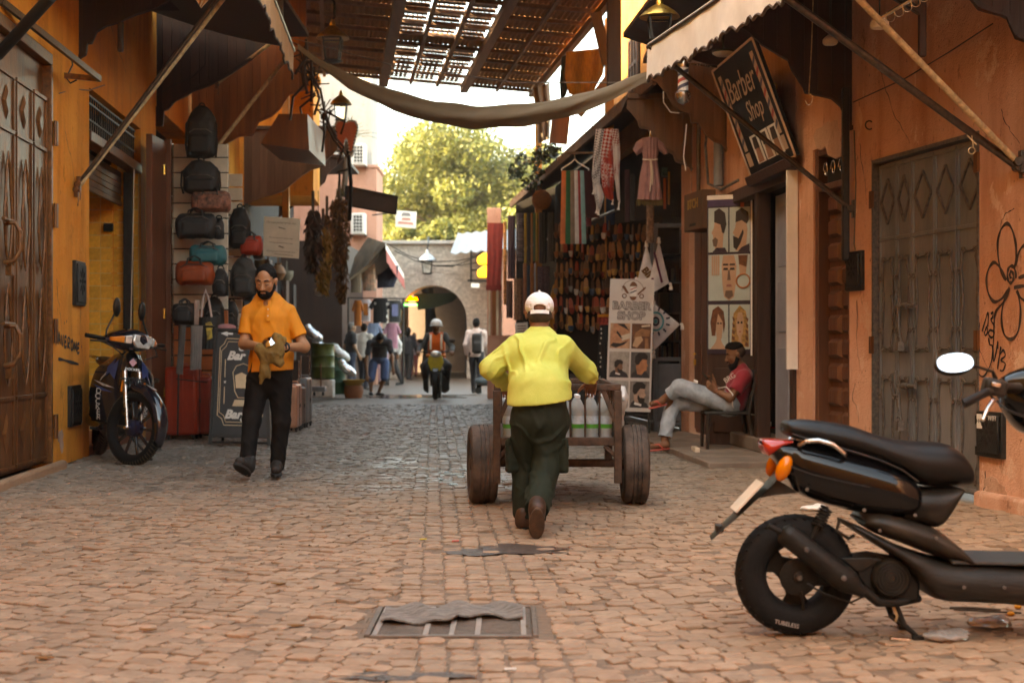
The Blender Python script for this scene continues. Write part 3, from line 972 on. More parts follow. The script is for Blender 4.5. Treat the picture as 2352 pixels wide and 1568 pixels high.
for c_ in(0,1):
 for r_ in range(11):
  y0=12.105+c_*.275;z0=.16+r_*.212
  d=MB()
  o0=[R1.pt(y0,z0,-.127),R1.pt(y0+.235,z0,-.127),R1.pt(y0+.235,z0+.165,-.127),R1.pt(y0,z0+.165,-.127)]
  o1=[R1.pt(y0+.03,z0+.03,-.085),R1.pt(y0+.205,z0+.03,-.085),R1.pt(y0+.205,z0+.135,-.085),R1.pt(y0+.03,z0+.135,-.085)]
  d.add(o0+o1,[(1,0,4,5),(2,1,5,6),(3,2,6,7),(0,3,7,4),(7,6,5,4)])
  d.build('door_panel',M_DOORW,bp_,smooth=0)
g=MB()
for k_ in range(4):
 y=12.13+k_*.15
 c1=[(y+.05*math.cos(a)*(1-a/9),2.665+.085*math.sin(a)*(1-a/9))for a in[i*.5 for i in range(14)]]
 g.tube([R1.pt(a,b_,-.06)for a,b_ in c1],.006,6)
g.build('transom_scroll',M_STEEL,bp_,smooth=60)
q=MB();wallseg(q,R1,12.06,12.65,2.54,2.79,.02,-.11);q.build('transom_glass',M_BLACK,bp_,smooth=0)
bb=thing('barber_house','pink house holding the barber doorway with upper ochre storey','building',(2.6,14.3,0))
w=MB()
wallseg(w,RB,13.075,15.7,2.80,4.2);wallseg(w,RB,15.7,16.62,0,4.2);wallseg(w,RB,16.62,17.72,2.75,4.2);wallseg(w,RB,17.72,18.2,0,4.2)
w.build('wall',M_PINK,bb,smooth=0)
w=MB();wallseg(w,RB,13.075,24.0,4.2,7.6,.35,.004);w.build('upper_wall',M_OCHRE2,bb,smooth=0)
q=MB()
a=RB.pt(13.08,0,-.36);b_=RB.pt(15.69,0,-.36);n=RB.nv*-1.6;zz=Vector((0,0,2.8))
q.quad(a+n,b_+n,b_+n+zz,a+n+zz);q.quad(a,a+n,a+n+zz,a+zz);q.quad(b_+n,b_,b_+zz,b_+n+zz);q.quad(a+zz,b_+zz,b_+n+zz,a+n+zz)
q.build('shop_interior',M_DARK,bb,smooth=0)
q=MB();cD=RB.D(1462)
wallseg(q,RB,cD-.35,cD+.35,5.0,5.75,.04,.03);q.build('window',M_DARK,bb,smooth=0)
q=MB()
for y in(-.36,-.12,.12,.36):wallseg(q,RB,cD+y-.03,cD+y+.03,4.98,5.78,.03,.07)
for z in(4.95,5.35,5.75):wallseg(q,RB,cD-.4,cD+.4,z,z+.05,.03,.066)
q.build('window_grille',M_DKWOOD,bb,smooth=0)
q=MB()
for y0,y1,z0,z1 in((13.08,13.2,.05,2.79),(15.55,15.69,.05,2.79),(13.2,15.55,2.66,2.79),(14.35,14.47,.05,2.66)):wallseg(q,RB,y0,y1,z0,z1,.14,.025)
q.build('door_surround',M_DKWOOD,bb,smooth=0,bevel=.01)
M_BLUED=mat('blue_grey_paint',(.27,.28,.33),.5,var=.15,scale=5,bump=.15)
y0,y1=13.22,14.34
q=MB();wallseg(q,RB,y0,y1,.18,2.62,.05,-.16);dl=q.build('door_leaf',M_BLUED,bb,smooth=0)
q=MB()
for za,zb in((.28,1.1),(1.25,1.75),(1.9,2.5)):
 for ya,yb in((13.34,13.72),(13.84,14.22)):
  wallseg(q,RB,ya,yb,za,zb,.03,-.145)
q.build('door_panel',mat('blue_grey_panel',(.22,.235,.285),.5),dl,smooth=0,bevel=.012)
q=MB();wallseg(q,RB,13.2,15.5,.05,.19,.4,.05);q.build('door_step',M_CONC,bb,bevel=.015)
q=MB();wallseg(q,RB,13.01,13.05,.9,2.72,.10,.10);q.build('door_board',M_WHITE,bb,smooth=0)
q=MB();wallseg(q,RB,16.64,17.70,.05,2.74,.05,-.08);q.build('narrow_door',M_DOORW,bb,smooth=0)
for k_ in range(5):
 q=MB();wallseg(q,RB,16.70+k_*.195,16.70+k_*.195+.188,.1,2.68,.02,-.055+.004*(k_%2));q.build('plank',M_DOORW,bb,smooth=0,bevel=.005)
q=MB();q.tube([RB.pt(17.45,1.02,-.02),RB.pt(17.3,1.02,.03)],.014,8);q.box(RB.pt(17.36,.92,.01),(.03,.05,.07));q.build('door_handle',M_BRASS,bb)
q=MB()
pts=[RB.pt(15.85,4.1,.07),RB.pt(15.85,2.9,.07)]
q.tube(pts,.055,12);q.build('drain_pipe',mat('grey_pvc',(.2,.21,.22),.5),bb)
q=MB();q.tube([RB.pt(16.9,4.2,.06),RB.pt(16.92,2.9,.06)],.025,8);q.build('conduit',M_GREYO,bb)
q=MB();q.tube([RB.pt(16.05,4.15,.1),RB.pt(16.2,3.4,.14),RB.pt(16.1,2.95,.13),RB.pt(15.6,2.83,.1),RB.pt(15.0,2.86,.06)],.016,8);q.build('loose_cable',M_GREYO,bb)
hood('boarded dark hood over the studded brown door',11.95,[(1691,60),(1720,75),(1751,104),(1790,128),(1812,140),(1818,160),(1847,205),(1850,214),(1887,222),(1912,228),(1931,245),(1943,272),(1946,298),(1968,300),(1972,290)],4.7,.115,M_DKWOOD,2.6)
q=MB();q.box(P(1942,400,11.93),(.06,.06,1.45));tag(q.build('hood_post',M_IRON,loc=P(1942,400,11.93),bevel=.012),'black square post hanging down beside the studded brown door','post')
hood('brown scalloped hood at the far side of the barber sign',15.75,[(1497,186),(1511,192),(1530,215),(1545,240),(1563,256),(1585,262),(1588,283),(1607,284),(1619,308),(1640,326),(1659,332),(1668,348),(1690,352),(1712,364)],4.45,.11,M_GRWOOD,1.1)
hood('light plank scalloped hood above the pink dress',17.2,[(1440,250),(1452,262),(1466,280),(1470,296),(1490,300),(1505,320),(1525,345),(1547,356),(1552,372),(1583,384),(1590,395)],4.1,.11,M_GRWOOD,1.0)
hood('dark scalloped hood at the top over the grey gate',9.3,[(2200,-30),(2231,0),(2250,22),(2283,32),(2300,36),(2315,44),(2335,88),(2358,96),(2365,130),(2385,138),(2400,120)],4.3,.12,M_DKWOOD,1.6)
q=MB();q.box(P(2118,60,9.6),(.05,.05,.42));q.beam(P(2118,30,9.6),P(2020,-30,9.6),.05,.05)
tag(q.build('hanging_strut',M_DKWOOD,loc=P(2118,60,9.6),bevel=.01),'dark wooden strut hanging above the grey gate','strut')
# slatted roof across the street
def roofz(x):return 6.06-.09*(x+1.1)
def rx(u,y):return(u-1176)/FP*27.0-.125*(y-27.0)
pg=thing('street_pergola','slatted street roof of beams, reed panels and open laths over the lane','pergola',(-1.2,21,6))
RU=[660,745,880,943,1004,1065,1141,1220]
RW=[.09,.06,.17,.06,.06,.14,.05,.10]
Y0,Y1=13.6,27.0
for u,wd in zip(RU,RW):
 q=MB();a,b_=rx(u,Y0),rx(u,Y1)
 q.beam((a,Y0,roofz(a)-wd*.4),(b_,Y1,roofz(b_)-wd*.4),wd,wd*.9);q.build('beam',M_BEAM,pg,smooth=0)
npur=16
for i in range(npur+1):
 y=Y0+(Y1-Y0)*i/npur
 a,b_=rx(RU[0],y),rx(RU[-1],y)
 q=MB();q.beam((a,y,roofz(a)+.035),(b_,y,roofz(b_)+.035),.055,.06);q.build('purlin',M_BEAM,pg,smooth=0)
M_REEDLIT=mat('lit_reed_mat',(.40,.22,.11),.75,var=.35,scale=12,stretch=(6,.5,1),bump=.3)  # lighter copy for the right bays, bounced light put into the reed colour
for k_ in range(len(RU)-1):
 openbay=k_ in(2,3,4)
 for i in range(npur):
  y0,y1=Y0+(Y1-Y0)*i/npur,Y0+(Y1-Y0)*(i+1)/npur
  if not openbay or(i%4==3 and i<12):
   rows=[]
   n=max(8,int((rx(RU[k_+1],y0)-rx(RU[k_],y0))/.018))
   for y in(y0+.01,y1-.01):
    xa,xb=rx(RU[k_],y)-.01,rx(RU[k_+1],y)+.01
    rows.append([(xa+(xb-xa)*j/n,y,roofz(xa+(xb-xa)*j/n)+.078+.011*math.cos(j*PI/2*1.0))for j in range(n+1)])
   q=MB();q.grid(rows,.012,(0,0,1));q.build('reed_panel',M_REED if k_<4 else M_REEDLIT,pg,smooth=0)
  else:
   q=MB()
   first=i>=14
   nl=4 if first else 3
   for j in range(nl):
    y=y0+(j+.5)*(y1-y0)/nl
    wd=(y1-y0)/nl*(.45 if first else .42+.45*RNG.random())
    xa,xb=rx(RU[k_],y)+RW[k_]/2,rx(RU[k_+1],y)-RW[k_+1]/2
    q.beam((xa,y,roofz(xa)+.075),(xb,y,roofz(xb)+.075),wd,.012)
   xa,xb=rx(RU[k_],(y0+y1)/2)+RW[k_]/2,rx(RU[k_+1],(y0+y1)/2)-RW[k_+1]/2
   nn=5 if first else RNG.integers(3,9)
   for j in range(nn):
    x=xa+(xb-xa)*(j+.5+RNG.normal(0,.12 if not first else 0))/nn
    wd=.05 if first else .02
    q.beam((x,y0,roofz(x)+.09),(x-.1,y1,roofz(x)+.09),wd,.012)
   q.build('lath_screen',M_BEAM,pg,smooth=0)
for u,y in((1228,26.9),(650,26.9),(1240,20.5)):
 x=rx(u,y)+.06
 q=MB();q.beam((x,y,2.0 if u>1000 else 3.0),(x,y,roofz(x)),.13,.13);q.build('post',mat('orange_post',(.42,.17,.035),.5),pg,bevel=.01)
q=MB()
for(u0,v0),(u1,v1),D in(((1410,-20),(1410,210),17.5),):
 q.beam(P(u0,v0,D),P(u1,v1,D),.17,.17)
tag(q.build('brown_post',M_DKWOOD,loc=P(1410,210,17.5),bevel=.01),'thick brown post rising beside the upper ochre wall','post')
def hang(uv,D,m,label,cat='cloth',name='hanging_cloth',th=.012,folds=.03,rows=8):
 0
 L,Rr=uv
 G=[]
 def along(pl,f):
  n=len(pl)-1;i=min(int(f*n),n-1);g=f*n-i
  return(pl[i][0]+(pl[i+1][0]-pl[i][0])*g,pl[i][1]+(pl[i+1][1]-pl[i][1])*g)
 ph=RNG.uniform(0,6)
 for i in range(rows+1):
  a,b_=along(L,i/rows),along(Rr,i/rows);r_=[]
  for j in range(13):
   f=j/12
   r_.append(P(a[0]+(b_[0]-a[0])*f,a[1]+(b_[1]-a[1])*f,D+folds*math.sin(f*14+ph+.5*math.sin(i*.7))))
  G.append(r_)
 q=MB();q.grid(G,th,(0,1,0))
 return tag(q.build(name,m,loc=G[0][6],smooth=60),label,cat)
M_TARP=mat('brown_tarp',(.16,.12,.085),.7,var=.3,scale=4,bump=.2)
hang(([(1222,205),(1232,260),(1236,330)],[(1262,190),(1266,250),(1262,320)]),25.5,M_TARP,'ragged brown cloth strip hanging at the far right roof corner')
hang(([(1300,120),(1298,180),(1306,215)],[(1395,110),(1385,170),(1350,235)]),19.5,mat('straw_broom',(.27,.13,.03),.8,var=.5,scale=20,stretch=(8,1,.5)),'brownish straw bundle hanging under the right roof edge','straw','straw_bundle')
hang(([(1290,130),(1285,190),(1288,240)],[(1318,125),(1310,180),(1302,215)]),19.9,mat('dark_green_tarp',(.045,.045,.035),.7),'dark folded tarpaulin hanging beside the straw bundle')
for(a,b_,D,wd,lb)in(((1368,30),(1396,150),18.5,.14,'rough dark timber leaning at the right end of the street roof'),((1400,175),(1330,265),19,.09,'brown timber brace under the right roof edge'),((1292,235),(1282,330),20.5,.26,'short orange board standing on the scarf shop roof')):
 q=MB();q.beam(P(*a,D),P(*b_,D),wd,.06,(0,1,0));tag(q.build('timber',M_GRWOOD if D!=20.5 else M_ORWOOD,loc=P(*b_,D),smooth=0),lb,'timber')
 # left awning
def cloth_mat(name,col,rough=.8,stripes=None):
 m=mat(name,col,rough,var=.16,scale=3.5,bump=.12,bscale=130,sheen=.15)
 return m
M_VAL=cloth_mat('warm_lit_awning_cloth',(.52,.27,.10))  # warm light on the valance is put into the cloth colour
M_CANO=cloth_mat('dark_awning_cloth',(.045,.022,.011))
M_GCLO=cloth_mat('grey_awning_cloth',(.60,.57,.53))
def awning(label,line,ya,yb,ztop,zbot,wallpl,zwall,mv,mc,scal,parent_name='awning'):
 0
 t=thing(parent_name,label,'awning',(line(yb),yb,ztop))
 n=int((yb-ya)/.05)
 rows=[]
 for i in range(5):
  f=i/4;r_=[]
  for j in range(n+1):
   y=ya+(yb-ya)*j/n
   zb=zbot+.03*abs(math.sin(j*PI/scal))-.02+.012*math.sin(j*.9)
   sw=.012*math.sin(j*.55+1.3)*f+.01*math.sin(j*.21)*f
   r_.append((line(y)+sw,y,ztop+(zb-ztop)*f))
  rows.append(r_)
 q=MB();q.grid(rows,.006,(1,0,0));q.build('valance',mv,t,smooth=50)
 tr=MB()
 tr.tube([Vector(p)+Vector((0,0,-.008))for p in rows[-1]],.014,5);tr.build('valance_fringe',M_CANO,t)
 rows=[]
 for i in range(9):
  f=i/8;r_=[]
  for j in range(13):
   y=ya+(yb-ya)*j/12
   xw=wallpl.x(y)
   r_.append((line(y)+(xw-line(y))*f,y,ztop+(zwall-ztop)*f-.05*math.sin(PI*f)*(1+.3*math.sin(j*2.1))+.005))
  rows.append(r_)
 q=MB();q.grid(rows,.008,(0,0,1));q.build('canopy',mc,t,smooth=60)
 q=MB();q.tube([(line(ya),ya,ztop-.03),(line(yb),yb,ztop-.03)],.022,8);q.build('front_bar',M_DPOLE,t)
 return t
la_line=lambda y:-2.76-.072*(y-18.0)
la=awning('long cloth awning with orange lit valance over the left shops',la_line,9.6,18.0,4.88,4.50,L1,5.35,M_VAL,M_CANO,5)
hang(([(440,-30),(447,-5),(455,8)],[(495,-30),(480,0),(462,20)]),12.6,M_VAL,'torn pale tongue of awning cloth hanging at the top left')
for lb,a,b_,r_,m,D1 in(('pale steel awning pole fixed by the tiled doorway',L1.at(176,436,.03),P(512,0,13.9),.021,M_POLE,0),('dark steel awning pole lying close above the pale one',L1.at(181,422,.05),P(505,-8,13.7),.022,M_DPOLE,0),('pale steel awning pole fixed beside the open shop door',L1.at(356,522,.03),P(646,148,18.0),.024,M_POLE,0),('short brown awning pole behind the hanging rucksacks',P(498,192,18.5),P(616,104,18.2),.024,M_POLE,0)):
 d=(b_-a).normalized()
 t=thing('awning_pole',lb,'pole',a)
 q=MB();q.tube([a,b_+d*.28],r_,10);q.build('tube',m,t)
 q=MB()
 q.box(a-Vector((.0,0,.0)),(.04,.05,.14));q.tube([a+Vector((.0,-.04,0)),a+Vector((.0,.04,0))],.03,8)
 q.build('bracket',M_RUSTW,t,bevel=.006)
 q=MB();q.tube([a+Vector((.02,-.03,-.03)),a+Vector((.03,-.04,-.10)),a+Vector((.02,-.03,-.16))],.006,5);q.build('tie_wire',M_RUSTW,t)
q=MB();a=L1.at(-6,128,.03);q.tube([a,P(118,-8,10.6)],.045,10)
tag(q.build('awning_pole',M_BLACK,loc=a),'thick black awning pole crossing the top left corner','pole')
t=thing('wall_bracket','rusty iron wall bracket with curls above the brown gate','bracket',L1.at(148,176))
tip=P(229,182,13.35)
q=MB();q.beam(L1.at(148,174,.0),tip,.035,.05);q.build('bracket_arm',M_RUSTW,t)
q=MB();q.beam(tip,L1.at(2,2,.02),.035,.055);q.build('brace',M_DPOLE,t)
q=MB()
c0=L1.at(152,150,.02)
q.tube([c0+Vector((.01,0,.14)),c0+Vector((.05,.0,.08)),c0+Vector((.06,0,.0)),c0+Vector((.0,0,-.12)),c0+Vector((.04,0,-.17)),c0+Vector((.1,0,-.14))],.008,6)
q.build('iron_curl',M_IRON,t)
# right awning
ra_line=lambda y:1.15-.216*(y-12.0)
ra=awning('grey cloth awning with fringed valance over the barber corner',ra_line,7.6,12.0,3.66,3.36,R1,4.25,M_GCLO,M_CANO,3)
for lb,a,b_,r_,m in(('dark steel awning pole reaching down to the wall by the studded door',R1.at(1953,480,.03),P(1546,150,11.9),.022,M_DPOLE),('dark steel awning pole fixed high right of the grey gate',R1.at(2338,384,.03),P(1812,0,9.2),.026,M_DPOLE),('brown steel awning pole sharing the bracket right of the grey gate',R1.at(2336,372,.05),P(1974,0,8.8),.022,M_POLE)):
 d=(b_-a).normalized()
 t=thing('awning_pole',lb,'pole',a)
 q=MB();q.tube([a,b_+d*.25],r_,10);q.build('tube',m,t)
 q=MB();q.box(a+Vector((.03,0,0)),(.03,.06,.15));q.tube([a+Vector((.0,-.04,0)),a+Vector((.0,.04,0))],.032,8);q.build('bracket',M_DPOLE,t,bevel=.005)
p=P(2232,322,9.3)
q=MB();q.torus(p+Vector((0,0,-.07)),.022,.004,(0,1,0),14,5);q.tube([p+Vector((0,0,.03)),p+Vector((.01,0,-.05))],.004,5);q.tube([p+Vector((-.03,0,.03)),p+Vector((.03,0,-.03))],.006,5)
tag(q.build('tie_ring',M_POLE,loc=p),'small ring tied to the dark pole above the grey gate','ring')
TOP=[(684,100),(740,140),(800,170),(900,207),(1000,233),(1090,244),(1200,240),(1300,225),(1400,197),(1492,162)]
BOT=[(684,112),(740,160),(800,203),(900,254),(1000,284),(1090,297),(1200,291),(1300,271),(1400,235),(1492,182)]
rows=[[]for _ in range(9)]
NS=48
for s_ in range(NS+1):
 u=684+(1492-684)*s_/NS
 def it(pl):
  for(a0,b0),(a1,b1)in zip(pl,pl[1:]):
   if a0<=u<=a1+1e-6:return b0+(b1-b0)*(u-a0)/(a1-a0)
 f0=s_/NS
 D=17.8+(12.0-17.8)*f0
 vt,vb=it(TOP),it(BOT)
 for i in range(9):
  f=i/8
  bul=math.sin(PI*f)*.10*math.sin(PI*f0)+.03*math.sin(f*9+5*f0)*math.sin(PI*f0)
  rows[i].append(P(u,vt+(vb-vt)*f+1.6*math.sin(s_*.8+i),D-bul))
q=MB();q.grid(rows,.012,(0,1,0))
o=q.build('slung_cloth',cloth_mat('olive_canvas',(.105,.080,.045)),loc=P(1090,297,14.9),smooth=80)
tag(o,'long olive brown cloth slung across the street between the awnings','cloth')
q=MB();q.tube([P(660,85,17.9),P(900,150,16.5),P(1180,190,14.6),P(1490,190,12.6)],.006,5)
tag(q.build('overhead_wire',M_GREYO,loc=P(900,150,16.5)),'thin wire stretched across the street above the slung cloth','wire')
q=MB()
for k_ in range(14):
 a=P(700+k_*4+RNG.normal(0,6),90+k_*16,18.4+k_*.35);b_=a+Vector((RNG.normal(0,.15),.2,-.35-RNG.random()*.3))
 q.tube([a,(a+b_)/2+Vector((RNG.normal(0,.08),0,.0)),b_],.02,5)
for k_ in range(60):
 f=RNG.random();a=P(690+65*f+RNG.normal(0,5),110+200*f+RNG.normal(0,6),18.3+5*f);q.tube([a,a+Vector(RNG.normal(0,.09,3).tolist())],.010,4)
o=q.build('dry_brushwood',M_DKWOOD,loc=P(700,150,19),smooth=0);o['kind']='stuff'
tag(o,'ragged dry brushwood edging the left roofs above the orange hood','brushwood')
# lanterns
M_LGLASS=mat('lantern_glass',(.8,.82,.78),.06,trans=1.0,bump=0,rvar=0)
def lantern(label,c,h,w_,roofm=None,stem=None,group=None,plain=False):
 0
 t=thing('street_lantern',label,'lantern',c,group=group)
 c=Vector(c);gh=h*.52
 wb,wt=w_*.30,w_*.42
 fm=MB()
 cb=[c+Vector((math.cos(a)*wb,math.sin(a)*wb,0))for a in[PI/4+i*PI/2 for i in range(4)]]
 ct=[c+Vector((math.cos(a)*wt,math.sin(a)*wt,gh))for a in[PI/4+i*PI/2 for i in range(4)]]
 for i in range(4):
  fm.beam(cb[i],ct[i],w_*.05,w_*.05);fm.beam(cb[i],cb[(i+1)%4],w_*.05,w_*.06);fm.beam(ct[i],ct[(i+1)%4],w_*.05,w_*.06)
 fm.build('frame',M_IRON,t)
 if not plain:
  for i in range(4):
   q=MB();j=(i+1)%4
   s_=.9
   m0=sum(cb+ct,Vector())/8
   q.poly([m0+(p-m0)*s_ for p in(cb[i],cb[j],ct[j],ct[i])]);q.build('pane',M_LGLASS,t,smooth=0)
 q=MB();q.lathe([(w_*.56,gh),(w_*.54,gh+h*.03),(w_*.42,gh+h*.13),(w_*.22,gh+h*.25),(w_*.10,gh+h*.30),(w_*.10,gh+h*.36),(w_*.06,gh+h*.42),(w_*.02,gh+h*.48)],c,n=16)
 q.build('cap',roofm or M_BRASS,t)
 q=MB();q.lathe([(w_*.12,-h*.05),(wb*1.1,-h*.01),(wb*1.1,.0)],c,n=12);q.build('base',M_IRON,t)
 if stem:
  q=MB();q.tube([c+Vector((0,0,gh+h*.45))]+[Vector(p)for p in stem],w_*.045,8);q.build('bracket',M_IRON,t)
 return t
lc=P(764,140,20.0)
lantern('brass roofed lantern hanging from a bent rod under the street roof',lc,.60,.42,stem=[P(768,40,20),P(768,6,20),P(755,-12,20),P(725,-20,20)])
lantern('small brass lantern standing right above the tooth sign',P(783,276,24.5),.52,.34,stem=None)
lc=P(1515,92,13.2)
lantern('brass roofed lantern above the grey awning at the top right',lc,.40,.34,plain=True)
lantern('old black lantern on the arch wall above the opening',P(981,628,48.8),.85,.60,roofm=M_STEEL,stem=[P(984,560,48.8),P(984,545,49.4)])
# hanging signs, left
tc=[(-.9,.75),(-.75,.95),(-.4,1.0),(0,.88),(.4,1.0),(.75,.95),(.92,.7),(.9,.35),(.75,.0),(.62,-.4),(.55,-.85),(.42,-1.0),(.28,-.9),(.22,-.5),(.12,-.12),(0,.0),(-.12,-.12),(-.22,-.5),(-.28,-.9),(-.42,-1.0),(-.58,-.85),(-.66,-.4),(-.8,.0),(-.92,.4)]
D=24.0;cc=P(795,318,D);hw,hh=30/FP*D,43/FP*D
t=thing('tooth_sign','tooth shaped dentist sign in salmon pink with blue dotted rim','sign',P(795,360,D))
q=MB();q.prism([cc+Vector((x*hw,0,z*hh))for x,z in tc],(0,.07,0));q.build('rim',mat('blue_grey_rim',(.18,.22,.27),.5),t)
q=MB()
q.prism([cc+Vector((x*hw*.85,-.012,(z+(.12 if z<-.5 else .0))*hh*.86+.01))for x,z in tc],(0,.014,0));q.build('face',mat('salmon_face',(.55,.16,.09),.5),t,smooth=0)
q=MB()
for i in range(len(tc)):
 a,b_=Vector((tc[i][0],0,tc[i][1])),Vector((tc[(i+1)%len(tc)][0],0,tc[(i+1)%len(tc)][1]))
 for f in(.0,.5):
  p=a+(b_-a)*f
  q.ell(cc+Vector((p.x*hw*.92,-.005,p.z*hh*.93)),(.014,.014,.014),nu=6,nv=4)
o=q.build('rim_bulbs',M_WHITE,t);o['kind']='stuff'
q=MB();q.tube([P(800,345,24.1),P(806,420,24.4),P(803,505,25)],.035,8);q.tube([P(775,395,24.4),P(806,388,24.4)],.02,6);q.build('post',M_IRON,t)
D=26.5
t=thing('sign_board','blank dark brown sign board sticking out over the lane','sign',P(850,480,D))
q=MB();q.prism([P(795,428,D),P(913,452,D),P(909,492,D),P(793,471,D)],(0,.10,0));q.build('board',mat('dark_brown_board',(.055,.035,.028),.5),t,bevel=.01)
q=MB()
for a,b_ in(((795,428),(913,452)),((793,471),(909,492)),((913,452),(909,492)),((795,428),(793,471))):q.beam(P(*a,D-.01),P(*b_,D-.01),.03,.03)
q.build('board_frame',M_BLACK,t)
D=36.0
t=thing('plate_sign','small white plate sign with reddish print hanging by the tree','sign',P(932,525,D))
q=MB();q.prism([P(908,483,D),P(957,487,D),P(955,525,D),P(908,521,D)],(0,.03,0));q.build('plate',M_WHITE,t,bevel=.01)
q=MB();q.prism([P(916,508,D-.004),P(948,511,D-.004),P(951,517,D-.004),P(913,514,D-.004)],(0,.003,0));q.prism([P(924,500,D-.004),P(942,501,D-.004),P(944,507,D-.004),P(922,506,D-.004)],(0,.003,0));q.build('ribbon_print',mat('faded_red_print',(.5,.24,.2),.6),t,smooth=0)
q=MB();q.prism([P(925,488,D-.004),P(941,489,D-.004),P(944,497,D-.004),P(921,496,D-.004)],(0,.003,0));q.build('hat_print',mat('grey_print',(.2,.2,.21),.6),t,smooth=0)
q=MB();q.tube([P(855,494,D),P(910,488,D)],.02,6);q.build('arm',M_IRON,t)
D=20.0
t=thing('notice_board','cream handwritten notice board hanging between bags and herbs','sign',P(646,593,D))
q=MB();q.prism([P(606,497,D),P(690,502,D),P(686,594,D),P(604,588,D)],(0,.02,0));q.build('board',M_CREAM,t,bevel=.004)
M_INK=mat('faded_ink',(.17,.13,.10),.8)
q=MB()
for v_,u0,u1,am in((510,612,680,3.2),(522,640,655,1),(545,618,672,1.4),(556,618,672,1.2),(565,640,652,2.0),(576,612,678,2.4),(583,630,672,1.6)):
 pts=[]
 n=60
 for i in range(n+1):
  f=i/n;pts.append(P(u0+(u1-u0)*f+1.2*math.sin(i*1.9),v_+4*f+am*math.sin(i*1.35)*math.sin(i*.37),D-.004))
 q.tube(pts,.0025,4)
q.build('handwriting',M_INK,t,smooth=0)
# barber sign and lamps, right
BL,BR,TL,TR=RB.at(1726,406,.06),RB.at(1828,358,.06),None,None
tilt=RB.nv*.40+Vector((0,0,1.06))
t=thing('barber_sign','tilted black barber sign with script lettering and striped poles','sign',(BL+BR)/2)
ex=(BR-BL);ez=tilt;nn=ex.cross(ez).normalized()
q=MB();q.obox(BL-nn*.04,ex,ez,nn*.04);q.build('panel',mat('gloss_black_panel',(.012,.012,.014),.55,spec=.15),t,smooth=0)
M_PALE=mat('pale_print',(.50,.36,.26),.5)
q=MB()
for a,b_ in(((0,0),(1,0)),((1,0),(1,1)),((1,1),(0,1)),((0,1),(0,0))):q.beam(BL+ex*a[0]+ez*a[1]+nn*.005,BL+ex*b_[0]+ez*b_[1]+nn*.005,.02,.015,nn)
q.build('sign_frame',M_PALE,t)
def sg(a,b_,l=.004):return BL+ex*a+ez*b_+nn*l
letters('Barber',.36,M_PALE,t,sg(.47,.74),ex,ez,.002,shear=.25,lift=.004)
letters('Shop',.27,M_PALE,t,sg(.58,.50),ex,ez,.002,shear=.25,lift=.004)
def flatpoly(mb,f,pts,l):mb.prism([f(a,b_,l)for a,b_ in pts],(f(0,0,l)-f(0,0,l+.0015)))
for x in(.10,.88):
 q=MB()
 flatpoly(q,sg,[(x-.035,.22),(x+.035,.22),(x+.035,.92),(x-.035,.92)],.003)
 flatpoly(q,sg,[(x-.05,.08),(x+.05,.08),(x+.05,.20),(x-.05,.20)],.003)
 for k_ in range(7):
  b0=.26+k_*.09
  rq=MB();flatpoly(rq,sg,[(x-.034,b0),(x+.034,b0+.05),(x+.034,b0+.085),(x-.034,b0+.035)],.006);rq.build('pole_stripe',mat('sign_red',(.4,.06,.04),.5)if k_%2 else mat('sign_blue',(.06,.06,.09),.5),t,smooth=0)
 q.build('pole_print',M_PALE,t,smooth=0)
for k_,x in enumerate((.26,.47,.67)):
 q=MB();flatpoly(q,sg,[(x,.07),(x+.185,.07),(x+.185,.32),(x,.32)],.003);q.build('photo_print',M_WHITE,t,smooth=0)
 q=MB();flatpoly(q,sg,[(x+.03,.08),(x+.15,.08),(x+.14,.20),(x+.11,.27),(x+.06,.25)],.006);q.build('portrait_print',mat('skin_print',(.36,.18,.11),.6),t,smooth=0)
 q=MB();flatpoly(q,sg,[(x+.04,.20),(x+.15,.20),(x+.15,.30),(x+.06,.30)],.009);q.build('hair_print',mat('hair_print',(.03,.022,.018),.6),t,smooth=0)
q=MB();q.obox(BL-ez*.10+RB.nv*.0,ex,RB.nv*.08,ez*.09);tag(q.build('sign_shelf',M_DKWOOD,loc=(BL+BR)/2,bevel=.01),'dark wooden ledge under the tilted barber sign','ledge')
q=MB();y0,y1=12.1,15.7
a,b_=RB.pt(y0,4.15,.02),RB.pt(y1,4.15,.02)
q.obox(a,b_-a,RB.nv*1.15+Vector((0,0,.35)),(0,0,.05));tag(q.build('barber_canopy',M_DKWOOD,loc=a,smooth=0),'dark boarded canopy sloping out over the barber doorway','canopy')
for(u,v),lb in(((1611,108),'round white ceiling lamp under the barber canopy, nearer the awning'),((1661,122),'round white ceiling lamp under the barber canopy, nearer the sign')):
 D=14.2;c=P(u,v,D)
 t=thing('ceiling_lamp',lb,'lamp',c)
 q=MB();q.lathe([(.01,-.035),(.07,-.03),(.105,-.01),(.11,.0)],c,n=20);q.build('lamp_shade',M_WHITE,t)
 q=MB();q.lathe([(.115,.0),(.115,.02)],c,n=20);q.tube([c+Vector((0,0,.02)),c+Vector((0,0,.5))],.012,6);q.build('mount',M_IRON,t)
for u,v,D,lb in((1907,92,11.6,'white round lamp holder hanging by the studded door hood'),(2020,52,9.4,'white lamp holder hanging high over the grey gate')):
 c=P(u,v,D)
 t=thing('lamp_holder',lb,'lamp',c)
 q=MB();q.lathe([(.015,-.04),(.05,-.04),(.062,-.025),(.062,.0),(.045,.02),(.02,.04)],c,n=16);q.build('holder',M_CREAM,t)
 q=MB();q.tube([c+Vector((0,0,.03)),c+Vector((.0,0,.6))],.006,5);q.build('cable',M_IRON,t)
t=thing('hook_rail','steel rail with a row of hooks at the top right','rail',P(2020,45,9.0))
q=MB();q.tube([P(2018,45,9.0),P(2160,-40,8.6)],.014,8);q.build('rail',M_STEEL,t)
